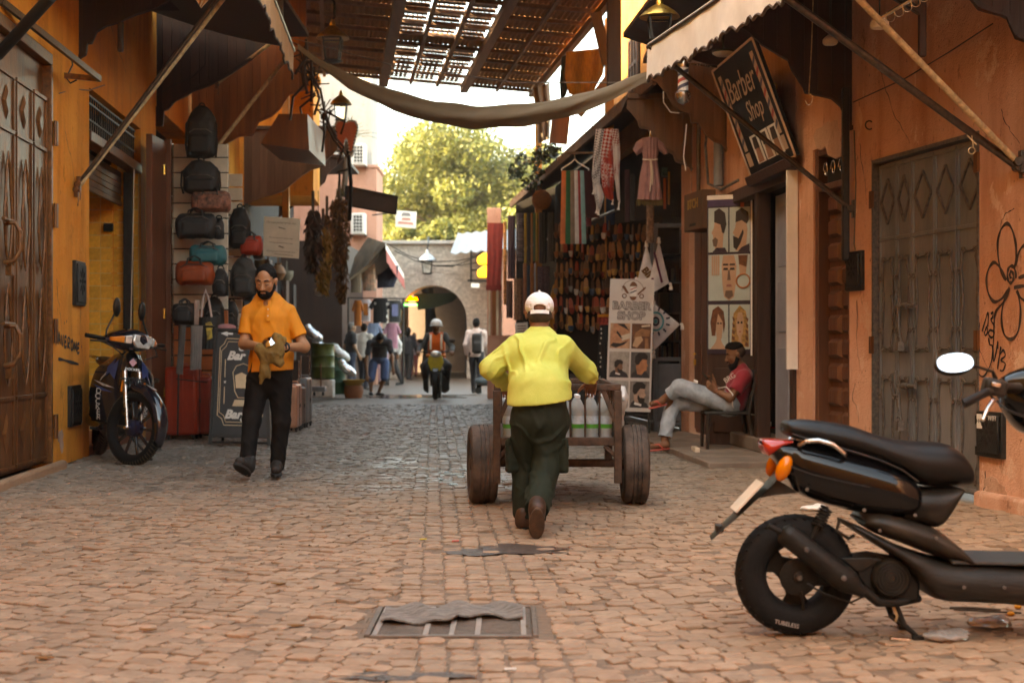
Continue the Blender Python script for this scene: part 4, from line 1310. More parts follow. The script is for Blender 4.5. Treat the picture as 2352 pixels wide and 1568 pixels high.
for k_ in range(6):
 c=P(2046+k_*19,28-k_*11.5,8.95-k_*.06)+Vector((0,0,-.03))
 q=MB();q.tube([c+Vector((.028*math.cos(a),0,.03*math.sin(a)))for a in[2.2+i*.42 for i in range(12)]],.0045,5);q.build('hook',M_STEEL,t)
c=P(1569,236,13.6)
t=thing('barber_pole','small striped barber pole with chrome ends under the awning corner','barber pole',c)
q=MB();q.lathe([(.01,-.02),(.05,.0),(.075,.05),(.075,.09),(.055,.11)],c,n=18);q.build('lower_cap',M_STEEL,t)
q=MB();q.lathe([(.05,.105),(.05,.33)],c,n=18);q.build('pole_body',M_WHITE,t)
for k_,m in((0,'sign_red'),(1,'sign_blue')):
 q=MB()
 rows=[]
 for i in range(25):
  an=i/24*3.2*PI+k_*PI;z=.11+.2*i/24
  rows.append([c+Vector((math.cos(an)*.052,math.sin(an)*.052,z)),c+Vector((math.cos(an)*.052,math.sin(an)*.052,z+.035))])
 q.grid(rows);q.build('stripe',MATS[m],t,smooth=60)
q=MB();q.lathe([(.055,.33),(.06,.36),(.06,.40),(.03,.42)],c,n=18);q.beam(c+Vector((0,0,.38)),c+Vector((.35,.2,.38)),.02,.02);q.build('upper_cap',M_STEEL,t)
def wire(label,pts,r_=.005,m=None,name='cable',cat='cable'):
 pts=[P(*p)for p in pts]
 q=MB();q.tube(pts,r_,5);return tag(q.build(name,m or M_WHITE,loc=pts[0]),label,cat)
wire('white flex looping down over the light plank hood',[(1524,210,15.6),(1524,235,15.6),(1540,258,15.6),(1560,260,15.6)],.006)
wire('white cable hanging beside the scalloped hood left of the sign',[(1577,285,15.65),(1574,320,15.65),(1570,360,15.65),(1575,392,15.65)],.006)
wire('thin cord with hook hanging by the studded door hood',[(1868,-10,11.5),(1864,110,11.5),(1858,215,11.5)],.005,M_POLE)
wire('thin cord hanging from the top beside the lamp holder',[(1945,-10,11.3),(1942,70,11.3),(1939,125,11.3)],.005,M_IRON)
c=P(1858,228,11.5);q=MB();q.tube([c+Vector((.03*math.sin(a),0,.045*math.cos(a)))for a in[i*.45 for i in range(11)]],.005,5);tag(q.build('wall_hook',M_STEEL,loc=c),'small wire hook on the end of the thin cord','hook')
c=P(1777,199,13.0);q=MB();q.torus(c,.03,.006,(0,1,0),18,6);tag(q.build('ring',M_BRASS,loc=c),'small brass ring hanging beside the barber sign','ring')
wire('black cable sagging along the pink wall above the grey gate',[(1960,235,11.75),(2080,180,11.0),(2180,120,10.3),(2280,55,9.7)],.005,M_IRON)
wire('cable running down from the wall by the tiled doorway',[(308,386,16.75),(306,500,16.8),(303,640,16.85),(300,770,16.9)],.006,M_CREAM)
wire('wire crossing under the dark boarded hood by the rucksacks',[(360,220,18.2),(400,195,18.2),(440,178,18.2),(470,150,18.2),(472,60,18.2)],.006,M_BLACK)
# far end: arch, tree, houses
AD=50.0
ar=thing('arch_gate','pale brick gateway with round arch at the end of the lane','gateway',(-2.79,AD,0))
cx,rad,spr,ztop=-2.79,1.20,2.08,4.72
q=MB()
N_=20
outer=[(-7.5,ztop),(1.2,ztop)]
arc=[(cx+rad*math.cos(PI-PI*i/N_),spr+rad*math.sin(PI-PI*i/N_))for i in range(N_+1)]
poly=[(-7.5,0),(cx-rad,0)]+arc+[(cx+rad,0),(1.2,0),(1.2,ztop),(-7.5,ztop)]
q.prism([(x,AD+.03,z)for x,z in poly],(0,1.2,0));q.build('wall_core',M_STONEW,ar,smooth=0)
for i in range(46):
 a0,a1=PI*i/46+.006,PI*(i+1)/46-.006
 r0,r1=rad-.005,rad+.40+.02*(i%2)
 q=MB();q.prism([(cx+r_*math.cos(a),AD-.02+.006*(i%3),spr+r_*math.sin(a))for r_,a in((r0,a0),(r1,a0),(r1,a1),(r0,a1))],(0,.08,0));q.build('voussoir',M_STONEW,ar,smooth=0)
q=MB()
z=.02;row=0
while z<ztop-.05:
 x=-6.0+(row%2)*.12
 while x<.4:
  l_=.23+RNG.normal(0,.012)
  xm,zm=x+l_/2,z+.035
  ins=abs(xm-cx)<rad+.1 and zm<spr
  if zm>=spr-.05:ins=math.hypot(xm-cx,zm-spr)<rad+.50
  if not ins and abs(xm-cx)>(rad+.12 if zm<spr else 0):q.box((xm,AD+.02+RNG.normal(0,.006),zm),(l_-.018,.06,.062))
  x+=l_
 z+=.078;row+=1
o=q.build('bricks',M_STONEW,ar,smooth=0);o['kind']='stuff'
q=MB();q.box((-3.15,AD+.3,ztop+.06),(8.7,1.0,.12));q.build('coping',M_FARGREY,ar,bevel=.02)
t=thing('passage','dim covered passage with shop front seen through the arch','passage',(-2.8,56,0))
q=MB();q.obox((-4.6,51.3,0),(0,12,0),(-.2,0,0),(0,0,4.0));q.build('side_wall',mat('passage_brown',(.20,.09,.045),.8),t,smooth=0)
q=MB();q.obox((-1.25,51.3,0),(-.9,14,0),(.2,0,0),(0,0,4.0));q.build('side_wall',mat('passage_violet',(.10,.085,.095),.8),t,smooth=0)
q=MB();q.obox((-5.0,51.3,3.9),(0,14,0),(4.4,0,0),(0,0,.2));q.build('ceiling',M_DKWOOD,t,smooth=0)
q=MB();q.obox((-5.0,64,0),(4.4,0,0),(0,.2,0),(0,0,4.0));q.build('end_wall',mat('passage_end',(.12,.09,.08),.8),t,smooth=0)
for k_ in range(4):
 q=MB();x=-1.36-.0643*(k_*1.6);q.obox((x-.22,52.2+k_*1.6,.05),(.12,0,0),(0,.9,0),(0,0,2.7));q.build('hanging_garment',mat('violet_cloth%d'%(k_%2),((.13,.115,.16),(.08,.085,.10))[k_%2],.9),t,smooth=0)
q=MB();q.prism([P(950,675,51.2),P(1060,672,51.2),P(1040,692,51.6),P(1005,705,51.6),P(960,712,51.6)],(0,.05,0));q.build('green_drape',mat('dark_green_cloth',(.03,.06,.04),.9),t,smooth=0)
D=50.7
t=thing('neon_sign','glowing orange and green neon sign just inside the arch','sign',P(944,700,D))
q=MB();q.prism([P(928,690,D),P(960,690,D),P(957,682,D),P(949,684,D),P(941,677,D),(P(936,684,D)),P(929,677,D)],(0,.04,0));q.build('orange_tube',mat('neon_orange',(1,.2,.02),.5,emit=(1.0,.14,.01),es=1.6,bump=0),t,smooth=0)
q=MB();q.tube([P(929,700,D),P(958,700,D)],.035,8);q.build('green_tube',mat('neon_green',(.1,.9,.2),.5,emit=(.05,.8,.16),es=1.0,bump=0),t)
M_LEAF=bpy.data.materials.new('sunlit_leaves');M_LEAF.use_nodes=True
_t=M_LEAF.node_tree;_b=_t.nodes['Principled BSDF'];_g=_t.nodes.new('ShaderNodeNewGeometry');_m=_t.nodes.new('ShaderNodeMix');_m.data_type='RGBA'
_m.inputs[6].default_value=(.055,.085,.026,1);_m.inputs[7].default_value=(.20,.205,.05,1)
_t.links.new(_g.outputs['Random Per Island'],_m.inputs[0]);_t.links.new(_m.outputs[2],_b.inputs['Base Color']);_b.inputs['Roughness'].default_value=.5
_tr=_t.nodes.new('ShaderNodeBsdfTranslucent');_t.links.new(_m.outputs[2],_tr.inputs['Color']);_ms=_t.nodes.new('ShaderNodeMixShader');_ms.inputs[0].default_value=.4
_t.links.new(_b.outputs[0],_ms.inputs[1]);_t.links.new(_tr.outputs[0],_ms.inputs[2]);_t.links.new(_ms.outputs[0],_t.nodes['Material Output'].inputs[0])
M_BARK=mat('bark',(.09,.06,.04),.9,var=.4,scale=5,stretch=(3,3,.5),bump=.5)
def leaf_cloud(clumps,n,size,name,parent,m):
 V=[];F=[];k_=0
 tot=sum(c[1]**2 for c in clumps)
 for c,r_,sq in clumps:
  nn=int(n*r_**2/tot)
  d=RNG.normal(0,1,(nn,3));d/=np.linalg.norm(d,axis=1)[:,None]
  rr=r_*(.45+.6*RNG.random(nn)**.6)
  p=np.array(c)+d*rr[:,None]*np.array([1,1,sq])
  e1=RNG.normal(0,1,(nn,3));e1/=np.linalg.norm(e1,axis=1)[:,None]
  e2=np.cross(e1,d+RNG.normal(0,.6,(nn,3)));e2/=np.linalg.norm(e2,axis=1)[:,None]+1e-9
  s_=size*(.6+.8*RNG.random(nn))[:,None]
  q=np.stack([p-e1*s_,p+e2*s_*.45,p+e1*s_,p-e2*s_*.45],1)
  V.append(q.reshape(-1,3));F.append(np.arange(nn*4).reshape(-1,4)+k_);k_+=nn*4
 me=bpy.data.meshes.new(name);me.from_pydata(np.concatenate(V).tolist(),[],np.concatenate(F).tolist());me.update()
 return finish(me,name,m,parent,smooth=0)
def tree(label,base,cc,rx_,rz_,ncl,nleaf,size,seed,group=None):
 rg=np.random.default_rng(seed)
 t=thing('tree',label,'tree',base,group=group)
 cl=[]
 for i in range(ncl):
  d=rg.normal(0,1,3);d/=np.linalg.norm(d);rr=rg.random()**.4
  c=np.array(cc)+d*rr*np.array([rx_,rx_*.8,rz_])*.86
  cl.append((c,(.16+.14*rg.random())*(rx_+rz_)/2*1.15,.75))
 leaf_cloud(cl,nleaf,size,'crown',t,M_LEAF)
 q=MB();b0=Vector(base);top=Vector(cc)
 q.tube([b0,b0+(top-b0)*.35+Vector((.1,0,0)),b0+(top-b0)*.7,top],[.32,.24,.16,.06],10)
 for c,r_,s_ in cl[::2]:
  a=b0+(top-b0)*(.4+.35*rg.random());c=Vector(c)
  q.tube([a,(a+c)/2+Vector((0,0,.25)),c],[.09,.055,.02],6)
 q.build('trunk',M_BARK,t)
 return t
tree('big sunlit yellow green tree rising behind the arch',(-2.3,67,0),(-2.2,67,8.3),5.6,4.0,90,95000,.105,3)
tree('darker low tree standing right of the big sunlit tree',(3.0,60,0),(1.6,60,6.2),2.6,2.2,18,14000,.10,5)
tree('dark green tree low behind the arch coping',(-3.4,58,0),(-3.4,58,5.3),1.9,1.1,10,8000,.09,8)
t=tree('leafy treetop seen beside the upper ochre wall',(3.4,34,0),(3.15,33,8.2),1.1,1.6,12,3500,.10,11)
fh=thing('far_house','tall pink and grey house with air conditioners beyond the stalls','building',(-6.5,42,0))
q=MB();q.box((-4.0-3.0,43,3.2),(6.0,2,6.4));q.build('lower_wall',M_FARPINK,fh,smooth=0)
q=MB();q.box((-4.14-3.0,43.0,9.4),(6.0,1.9,6.0));q.build('upper_wall',M_FARGREY,fh,smooth=0)
q=MB();q.box((-4.0-3.0,43,6.44),(6.1,2.1,.10));q.build('ledge',M_FARPINK,fh,bevel=.02)
for u,v,lb in((825,357,'white air conditioner high on the far pink house'),(824,515,'white air conditioner low on the far pink house')):
 c=P(u,v,41.7);t=thing('air_conditioner',lb,'air conditioner',c)
 q=MB();q.box(c,(.42,.5,.62));q.build('case',M_WHITE,t,bevel=.02)
 q=MB();q.box(c+Vector((0,-.256,0)),(.27,.01,.52));q.build('fan_opening',M_BLACK,t)
 q=MB()
 for k_ in range(6):q.box(c+Vector((0,-.268,-.24+k_*.096)),(.28,.012,.018))
 for k_ in range(4):q.box(c+Vector((-.13+k_*.087,-.264,0)),(.014,.012,.53))
 q.build('grille',M_WHITE,t,smooth=0)
 q=MB();q.beam(c+Vector((-.2,-.1,-.34)),c+Vector((-.2,.4,-.34)),.04,.04);q.beam(c+Vector((.2,-.1,-.34)),c+Vector((.2,.4,-.34)),.04,.04);q.build('bracket',M_IRON,t)
t=thing('palm_plant','spiky yellow green palm on the terrace behind the lantern','palm',P(800,330,30))
q=MB();b0=P(800,322,30)
q.tube([b0-Vector((.1,0,1.2)),b0],[.07,.05],8);q.build('stem',M_BARK,t)
for k_ in range(26):
 an=k_*2.399;el=.1+1.2*RNG.random();l_=.55+.35*RNG.random()
 d=Vector((math.cos(an)*math.cos(el),math.sin(an)*math.cos(el),math.sin(el)));s_=d.cross(Vector((0,0,1))).normalized()
 q=MB();rows=[]
 for i in range(5):
  f=i/4;p=b0+d*l_*f+Vector((0,0,-.35*l_*f*f));wd=.028*(1-f)+.003
  rows.append([p-s_*wd,p+Vector((0,0,.008)),p+s_*wd])
 q.grid(rows);q.build('frond',M_LEAF,t,smooth=60)
nb_=thing('peach_house','peach house with wavy cornice behind the slung cloth','building',(-3.9,27,0))
q=MB();q.obox((-6.4,27.2,4.0),(2.6,0,0),(-.15,2.0,0),(0,0,3.2));q.build('wall',M_ORANGE,nb_,smooth=0)
q=MB();q.obox((-6.4,27.0,6.1),(2.75,0,0),(0,.25,0),(0,0,.16));q.build('cornice',M_ORANGE,nb_,bevel=.04)
rr=thing('roofed_house','low house with corrugated roof right of the arch','building',(1.5,46,0))
q=MB();q.box((2.8,47.5,2.0),(6.2,6,4.0));q.build('wall',M_FARPINK,rr,smooth=0)
rows=[]
for f in(0,1):
 rows.append([(-1.9+8.0*j/100,44.0+6*f,4.0+1.1*f+.03*math.cos(j*PI/2)+.085*(j/100*8))for j in range(101)])
q=MB();q.grid(rows,.02,(0,0,1));q.build('roof',mat('corrugated_iron',(.30,.29,.29),.45,.5,var=.3),rr,smooth=0)
bh=thing('rear_house','tall plain house closing the view behind the trees','building',(-14,75,0))
q=MB();q.box((-14,75,3.0),(14,6,6.0));q.build('wall',M_FARPINK,bh,smooth=0)
for k_,(a,m_,b_)in enumerate((((890,560),(985,602),(1112,588)),((905,575),(1000,610),(1115,600)),((960,598),(1040,612),(1115,575)))):
 wire(('black cable sagging above the arch, upper strand','black cable sagging above the arch, lower strand','black cable rising right above the arch')[k_],[(*a,48.6),((a[0]+m_[0])/2,(a[1]+m_[1])/2+6,48.6),(*m_,48.6),((m_[0]+b_[0])/2,(m_[1]+b_[1])/2+4,48.6),(*b_,48.6)],.018,M_BLACK)
# cloth goods helpers
EL=lambda y:1.6-.1147*(y-16.9)
ORD=['first','second','third','fourth','fifth','sixth','seventh','eighth','ninth','tenth','eleventh','twelfth','thirteenth','fourteenth','fifteenth','sixteenth','seventeenth','eighteenth','nineteenth']
def garment_mesh(outL,outR,D,th=.05,folds=.006,rows=14,cols=16,ph=.0,nf=5):
 0
 def along(pl,f):
  n=len(pl)-1;i=min(int(f*n),n-1);g=f*n-i
  return(pl[i][0]+(pl[i+1][0]-pl[i][0])*g,pl[i][1]+(pl[i+1][1]-pl[i][1])*g)
 G=[]
 for i in range(rows+1):
  a,b_=along(outL,i/rows),along(outR,i/rows)
  fr_,bk=[],[]
  for j in range(cols+1):
   f=j/cols
   p=P(a[0]+(b_[0]-a[0])*f,a[1]+(b_[1]-a[1])*f,D)
   e=math.sqrt(max(0,1-(2*f-1)**2))
   fo=folds*math.sin(f*2*PI*nf+ph+.8*math.sin(i*.5))*(.4+i/rows)
   fr_.append(p+Vector((0,-th*e-fo*e,0)));bk.append(p+Vector((0,th*.5*e+.002,0)))
  G.append(fr_+bk[::-1][1:-1])
 q=MB();q.grid(G,closed=True)
 n=len(G[0]);N0=len(q.v)
 q.f.append(list(range(n)));q.mi.append(0);q.f.append(list(range(N0-n,N0))[::-1]);q.mi.append(0)
 return q
def garment(name,label,cat,outL,outR,D,m,parent=None,group=None,**k):
 q=garment_mesh(outL,outR,D,**k)
 if parent is None:
  o=q.build(name,m,loc=P(outL[0][0],outL[0][1],D),smooth=60);return tag(o,label,cat,group)
 return q.build(name,m,parent,smooth=60)
def cl(name,col,**k):return mat(name,col,.85,var=.2,scale=8,bump=.12,bscale=120,sheen=.1,**k)
def rectL(u0,v0,u1,v1,w0=0):return[(u0,v0),(u0+w0,(v0+v1)/2),(u0,v1)],[(u1,v0),(u1-w0,(v0+v1)/2),(u1,v1)]
# scarf and slipper shop, right
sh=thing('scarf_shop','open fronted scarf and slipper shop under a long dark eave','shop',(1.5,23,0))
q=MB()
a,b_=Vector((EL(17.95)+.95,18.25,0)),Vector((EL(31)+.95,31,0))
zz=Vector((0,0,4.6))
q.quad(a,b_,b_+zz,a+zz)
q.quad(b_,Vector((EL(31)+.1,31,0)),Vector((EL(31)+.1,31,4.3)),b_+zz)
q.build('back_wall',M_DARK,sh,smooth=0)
q=MB()
a,b_=Vector((EL(16.4),16.4,4.17)),Vector((EL(30.9),30.9,4.17))
q.obox(a,b_-a,(1.3,0,.62),(0,0,.06));q.build('roof',M_DKWOOD,sh,smooth=0)
q=MB();q.beam(a+Vector((-.02,0,.03)),b_+Vector((-.02,0,.03)),.05,.15);q.build('eave_board',M_GRWOOD,sh,smooth=0)
for k_ in range(24):
 y=16.8+k_*.59;q=MB();q.beam((EL(y)-.06,y,4.235),(EL(y)+1.2,y,4.82),.05,.05);q.build('rafter_tail',M_GRWOOD,sh,smooth=0)
for u,v,D in((1130,770,30.6),):
 x0=P(1119,0,D).x;x1=P(1151,0,D).x
 q=MB();q.obox((x0,D,0),(x1-x0,0,0),(0,.3,0),(0,0,4.1));q.build('pillar',M_FARPINK,sh,bevel=.015)
 for uu,ww in((1122,4),(1140,5)):
  q=MB();q.obox((P(uu,0,D).x,D-.03,P(0,770,D).z),(ww/FP*D,0,0),(0,.04,0),(0,0,1.3));q.build('pillar_strip',M_CREAM,sh,smooth=0)
 q=MB();q.obox((P(1130,0,D).x,D-.015,P(0,770,D).z),(9/FP*D,0,0),(0,.02,0),(0,0,1.3));q.build('pillar_strip',M_ORWOOD,sh,smooth=0)
q=MB();D=29.5;q.obox(P(1150,770,D),(P(1186,770,D)-P(1150,770,D)),(0,.3,0),(0,0,-1.0));tag(q.build('low_wall',M_FARPINK,loc=P(1150,830,D),smooth=0),'low pink wall beside the striped pillar','wall')
q=MB();q.tube([(EL(29.5)+.05,29.5,3.12),(EL(19.4)+.10,19.4,2.97)],.02,6);tag(q.build('display_rail',M_DPOLE,loc=(EL(24),24,3.05)),'long dark rail along the scarf shop front','rail')
SA,SB=Vector((.66,21.8,0)),Vector((2.0,19.0,0))
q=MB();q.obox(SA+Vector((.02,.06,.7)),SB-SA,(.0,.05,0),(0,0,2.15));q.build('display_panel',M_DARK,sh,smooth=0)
se=(SB-SA).normalized();sn=Vector((se.y,-se.x,0))
if sn.y>0:sn=-sn
SCOL=[('tan',(.30,.13,.04)),('tan',(.34,.16,.06)),('brown',(.14,.055,.02)),('dark brown',(.07,.03,.015)),('ochre',(.42,.20,.03)),('reddish',(.34,.06,.025)),('brown',(.20,.085,.03))]
UCOL=[('white',(.6,.57,.52)),('red',(.22,.03,.015)),('blue',(.04,.07,.12)),('golden',(.50,.30,.09)),('black',(.015,.014,.013)),('brown',(.20,.08,.03)),('orange',(.30,.09,.02)),('grey',(.20,.19,.19)),('brown',(.16,.06,.025)),('brown',(.12,.05,.02)),('tan',(.26,.12,.05)),('black',(.02,.016,.014)),('dark red',(.11,.02,.015))]
rows_v=[534,577,620,658,700,741]
SM={}
for ri,v in enumerate(rows_v):
 nc=19
 for ci in range(nc):
  f=(ci+.5+RNG.normal(0,.09))/nc
  p=SA+(SB-SA)*f;z=1.1-(v-797.7+RNG.normal(0,3))/FP*p.y
  sc_,uc=SCOL[RNG.integers(0,len(SCOL))],UCOL[RNG.integers(0,len(UCOL))]
  side=RNG.random()<.3
  key=(sc_,uc,side)
  label='%s slipper with %s upper, %s in the %s row of the slipper wall'%(sc_[0],uc[0],ORD[ci],ORD[ri])
  t=thing('slipper',label,'slipper',p+Vector((0,0,z))+sn*.03,math.atan2(se.y,se.x)+(1.25 if side else RNG.normal(0,.15)),'slippers hung in rows on the shop wall')
  t.rotation_euler[1]=RNG.normal(0,.07)
  if key not in SM:
   sm=mat('leather_'+'_'.join('%03d'%int(c*1000)for c in sc_[1]),sc_[1],.45,var=.25,scale=30)
   um=mat('upper_'+'_'.join('%03d'%int(c*1000)for c in uc[1]),uc[1],.35 if uc[0]in('golden','white')else .5,.6 if uc[0]=='golden' else 0,var=.4,scale=60)
   out=[]
   for i in range(18):
    a_=2*PI*i/18;y=-math.cos(a_)*.125;x=math.sin(a_)*(.040-.008*math.exp(-((y-.02)/.04)**2)+(.005 if y<-.03 else 0))
    out.append((x,.012,y))
   q=MB();q.prism(out,(0,.016,0));m1=q.mesh('sole');m1.materials.append(sm)
   rows=[]
   for i in range(6):
    y=-.105+.085*i/5;hw=.041*math.sqrt(max(.05,1-((y+.03)/.095)**2))+.002
    rows.append([(hw*math.sin(a_),.010-.038*(.5+.5*i/5)*math.cos(a_),y)for a_ in[-PI/2+PI*j/8 for j in range(9)]])
   q=MB();q.grid(rows,.003,(0,-1,0));m2=q.mesh('upper');m2.materials.append(um);m2.shade_smooth()
   SM[key]=(m1,m2)
  for nm,me in zip(('sole','upper'),SM[key]):
   o=link(bpy.data.objects.new(nm,me));o.parent=t
D=20.2
t=thing('striped_cloth','striped cloth in orange, green, white and turquoise hanging from the eave','cloth',P(1305,390,D))
x0=1290
for nm,wd,col in(('orange',10,(.55,.16,.06)),('green',10,(.015,.11,.045)),('grey_brown',9,(.22,.16,.12)),('white',8,(.6,.58,.55)),('red',5,(.36,.03,.03)),('turquoise',9,(.22,.42,.42)),('maroon',26,(.05,.014,.018))):
 dx=-.18*(1310-x0)*1.0
 L_,R_=[(x0,392),(x0+dx*.5,470),(x0+dx,560 if nm!='maroon' else 500)],[(x0+wd,392),(x0+wd-.18*(1310-x0-wd)*.5,470),(x0+wd-.18*(1310-x0-wd),560 if nm!='maroon' else 500)]
 garment('stripe','','',L_,R_,D,cl('stripe_'+nm,col),t,th=.01,folds=.004,rows=6,cols=4,nf=1);x0+=wd
t=thing('coat_hanger','white wire hanger carrying the striped cloth','hanger',P(1315,355,D))
q=MB();q.tube([P(1290,392,D),P(1290,388,D),P(1312,374,D),P(1320,366,D),P(1328,374,D),P(1352,388,D),P(1352,392,D)],.010,6);q.build('hanger_arms',M_WHITE,t)
q=MB();q.tube([P(1320,366,D),P(1320,356,D),P(1324,352,D)],.007,5);q.build('hook',M_STEEL,t)
q=MB();q.tube([P(1296,352,D),P(1366,352,D-.6)],.018,6);tag(q.build('hanging_bar',M_GRWOOD,loc=P(1296,352,D)),'short wooden bar above the white wire hanger','bar')
for nm,u0,u1,v0,v1,col,lb in(('pink',1346,1358,392,520,(.34,.10,.14),'dusty pink stole hanging between striped cloth and checked scarf'),('red',1336,1346,392,500,(.18,.02,.025),'narrow dark red stole hanging beside the striped cloth'),('salmon',1359,1366,396,500,(.42,.17,.10),'narrow salmon stole behind the checked scarf'),('blue',1392,1412,440,530,(.025,.05,.11),'dark blue stole hanging below the checked scarf')):
 garment('stole',lb,'stole',*rectL(u0,v0,u1,v1),20.4,cl('stole_'+nm,col),th=.02)
def check_mat(name,c1,c2,sc):
 m=mat(name,c1,.85,var=.1,bump=.1,bscale=100)
 t_=m.node_tree;b=t_.nodes['Principled BSDF'];tc=t_.nodes.new('ShaderNodeTexCoord');mp=t_.nodes.new('ShaderNodeMapping');mp.inputs['Rotation'].default_value=(0,R(35),0)
 t_.links.new(tc.outputs['Object'],mp.inputs[0])
 n1=t_.nodes.new('ShaderNodeTexNoise');n1.inputs['Scale'].default_value=3.0;n1.inputs['Detail'].default_value=3
 t_.links.new(tc.outputs['Object'],n1.inputs['Vector'])
 ck=t_.nodes.new('ShaderNodeTexChecker');ck.inputs['Scale'].default_value=sc;t_.links.new(mp.outputs[0],ck.inputs['Vector'])
 mu=t_.nodes.new('ShaderNodeMath');mu.operation='MULTIPLY'
 r_=t_.nodes.new('ShaderNodeMapRange');r_.inputs[1].default_value=.42;r_.inputs[2].default_value=.52;t_.links.new(n1.outputs['Fac'],r_.inputs[0])
 t_.links.new(ck.outputs['Fac'],mu.inputs[0]);t_.links.new(r_.outputs[0],mu.inputs[1])
 mx=t_.nodes.new('ShaderNodeMix');mx.data_type='RGBA';mx.inputs[6].default_value=(*c1,1);mx.inputs[7].default_value=(*c2,1)
 t_.links.new(mu.outputs[0],mx.inputs[0]);t_.links.new(mx.outputs[2],b.inputs['Base Color'])
 return m
D=18.0
t=thing('checked_scarf','red and white checked headscarf with tassels hanging from the eave','scarf',P(1395,296,D))
garment('white_fold','','',[(1368,297),(1362,360),(1359,400),(1363,440),(1372,480)],[(1388,297),(1380,360),(1378,420),(1388,450),(1380,482)],D-.02,check_mat('grey_check',(.62,.60,.58),(.12,.12,.13),42),t,th=.03,folds=.02,nf=2)
garment('red_fold','','',[(1386,297),(1378,360),(1380,400),(1384,440),(1392,455)],[(1412,297),(1410,350),(1414,400),(1408,430),(1410,462)],D+.02,check_mat('red_check',(.40,.045,.03),(.62,.5,.46),30),t,th=.04,folds=.025,nf=3)
garment('checked_fold','','',[(1404,297),(1408,350),(1410,400),(1414,430),(1418,458)],[(1421,297),(1425,350),(1423,400),(1424,435),(1425,466)],D-.03,check_mat('rose_check',(.62,.56,.53),(.32,.06,.05),46),t,th=.025,folds=.015,nf=2)
for uu,vv,ln in((1376,480,14),(1372,470,20),(1422,464,18),(1408,458,12),(1364,436,10)):
 q=MB();q.tube([P(uu,vv,D-.03),P(uu-1,vv+ln*.6,D-.03),P(uu-2,vv+ln,D-.03)],[.012,.008,.02],6);q.build('tassel',M_WHITE,t)
D=16.9
t=thing('hanging_dress','dusty pink tunic dress with rope belt hanging under the hood','dress',P(1493,315,D))
MD=cl('dusty_pink_weave',(.33,.17,.16))
garment('dress_body','','',[(1474,318),(1475,350),(1477,366),(1470,400),(1466,430),(1463,459)],[(1512,318),(1513,350),(1510,366),(1515,400),(1519,430),(1522,461)],D,MD,t,th=.10,folds=.014,nf=5)
garment('sleeve','','',[(1476,317),(1462,326),(1453,342)],[(1480,345),(1472,352),(1463,358)],D+.01,MD,t,th=.05,rows=6,cols=8)
garment('sleeve','','',[(1510,345),(1518,350),(1525,356)],[(1510,318),(1524,330),(1535,352)],D+.01,MD,t,th=.05,rows=6,cols=8)
q=MB();q.tube([P(1476,366,D-.10),P(1486,367,D-.115),P(1494,367,D-.12),P(1502,367,D-.115),P(1511,366,D-.10)],.010,6);q.tube([P(1494,367,D-.125),P(1496,400,D-.13),P(1493,440,D-.13)],.008,6);q.tube([P(1495,367,D-.125),P(1499,395,D-.13),P(1498,425,D-.13)],.008,6);q.build('rope_belt',M_CREAM,t)
q=MB()
for k_ in range(26):
 u=1463+59*k_/25;q.tube([P(u,458,D-.05),P(u+RNG.normal(0,1),470+RNG.random()*4,D-.05)],.006,4)
o=q.build('fringe',mat('olive_fringe',(.13,.09,.03),.9),t);o['kind']='stuff'
q=MB();q.tube([P(1493,318,D),P(1494,300,D)],.006,5);q.build('hook',M_STEEL,t)
garment('long_garment','mottled beige garment hanging below the pink dress','garment',*rectL(1484,470,1502,558),17.8,mat('mottled_beige',(.22,.15,.11),.9,var=.6,scale=25),th=.05)
for k_,(u0,u1,v0,v1,col,lb)in enumerate(((1524,1530,410,480,(.5,.12,.03),'bright orange scarf strip hanging right of the pink dress'),(1534,1539,395,470,(.42,.2,.03),'ochre scarf strip hanging right of the pink dress'),(1520,1534,385,405,(.06,.12,.12),'teal folded scarf at the top right of the dress'),(1540,1566,420,500,(.02,.02,.022),'black garment hanging deep beside the wooden sign box'),(1435,1446,390,510,(.075,.03,.035),'dark plum stole hanging left of the pink dress'),(1448,1458,400,505,(.05,.045,.04),'charcoal stole hanging left of the pink dress'))):
 garment('stole',lb,'stole',*rectL(u0,v0,u1,v1),18.6,cl('side_stole_%d'%k_,col),th=.02)
D=30.3
t=thing('red_blanket','large dark red blanket hanging in front of the pillar','blanket',P(1136,510,D))
garment('blanket','','',[(1119,512),(1118,580),(1117,655)],[(1157,512),(1154,580),(1150,655)],D,cl('dark_red_wool',(.24,.028,.022)),t,th=.02,folds=.008,nf=3)
q=MB()
for k_ in range(22):q.tube([P(1118+32*k_/21,654,D),P(1118+32*k_/21,664+RNG.random()*4,D)],.018,4)
o=q.build('fringe',MATS['dark_red_wool'],t);o['kind']='stuff'
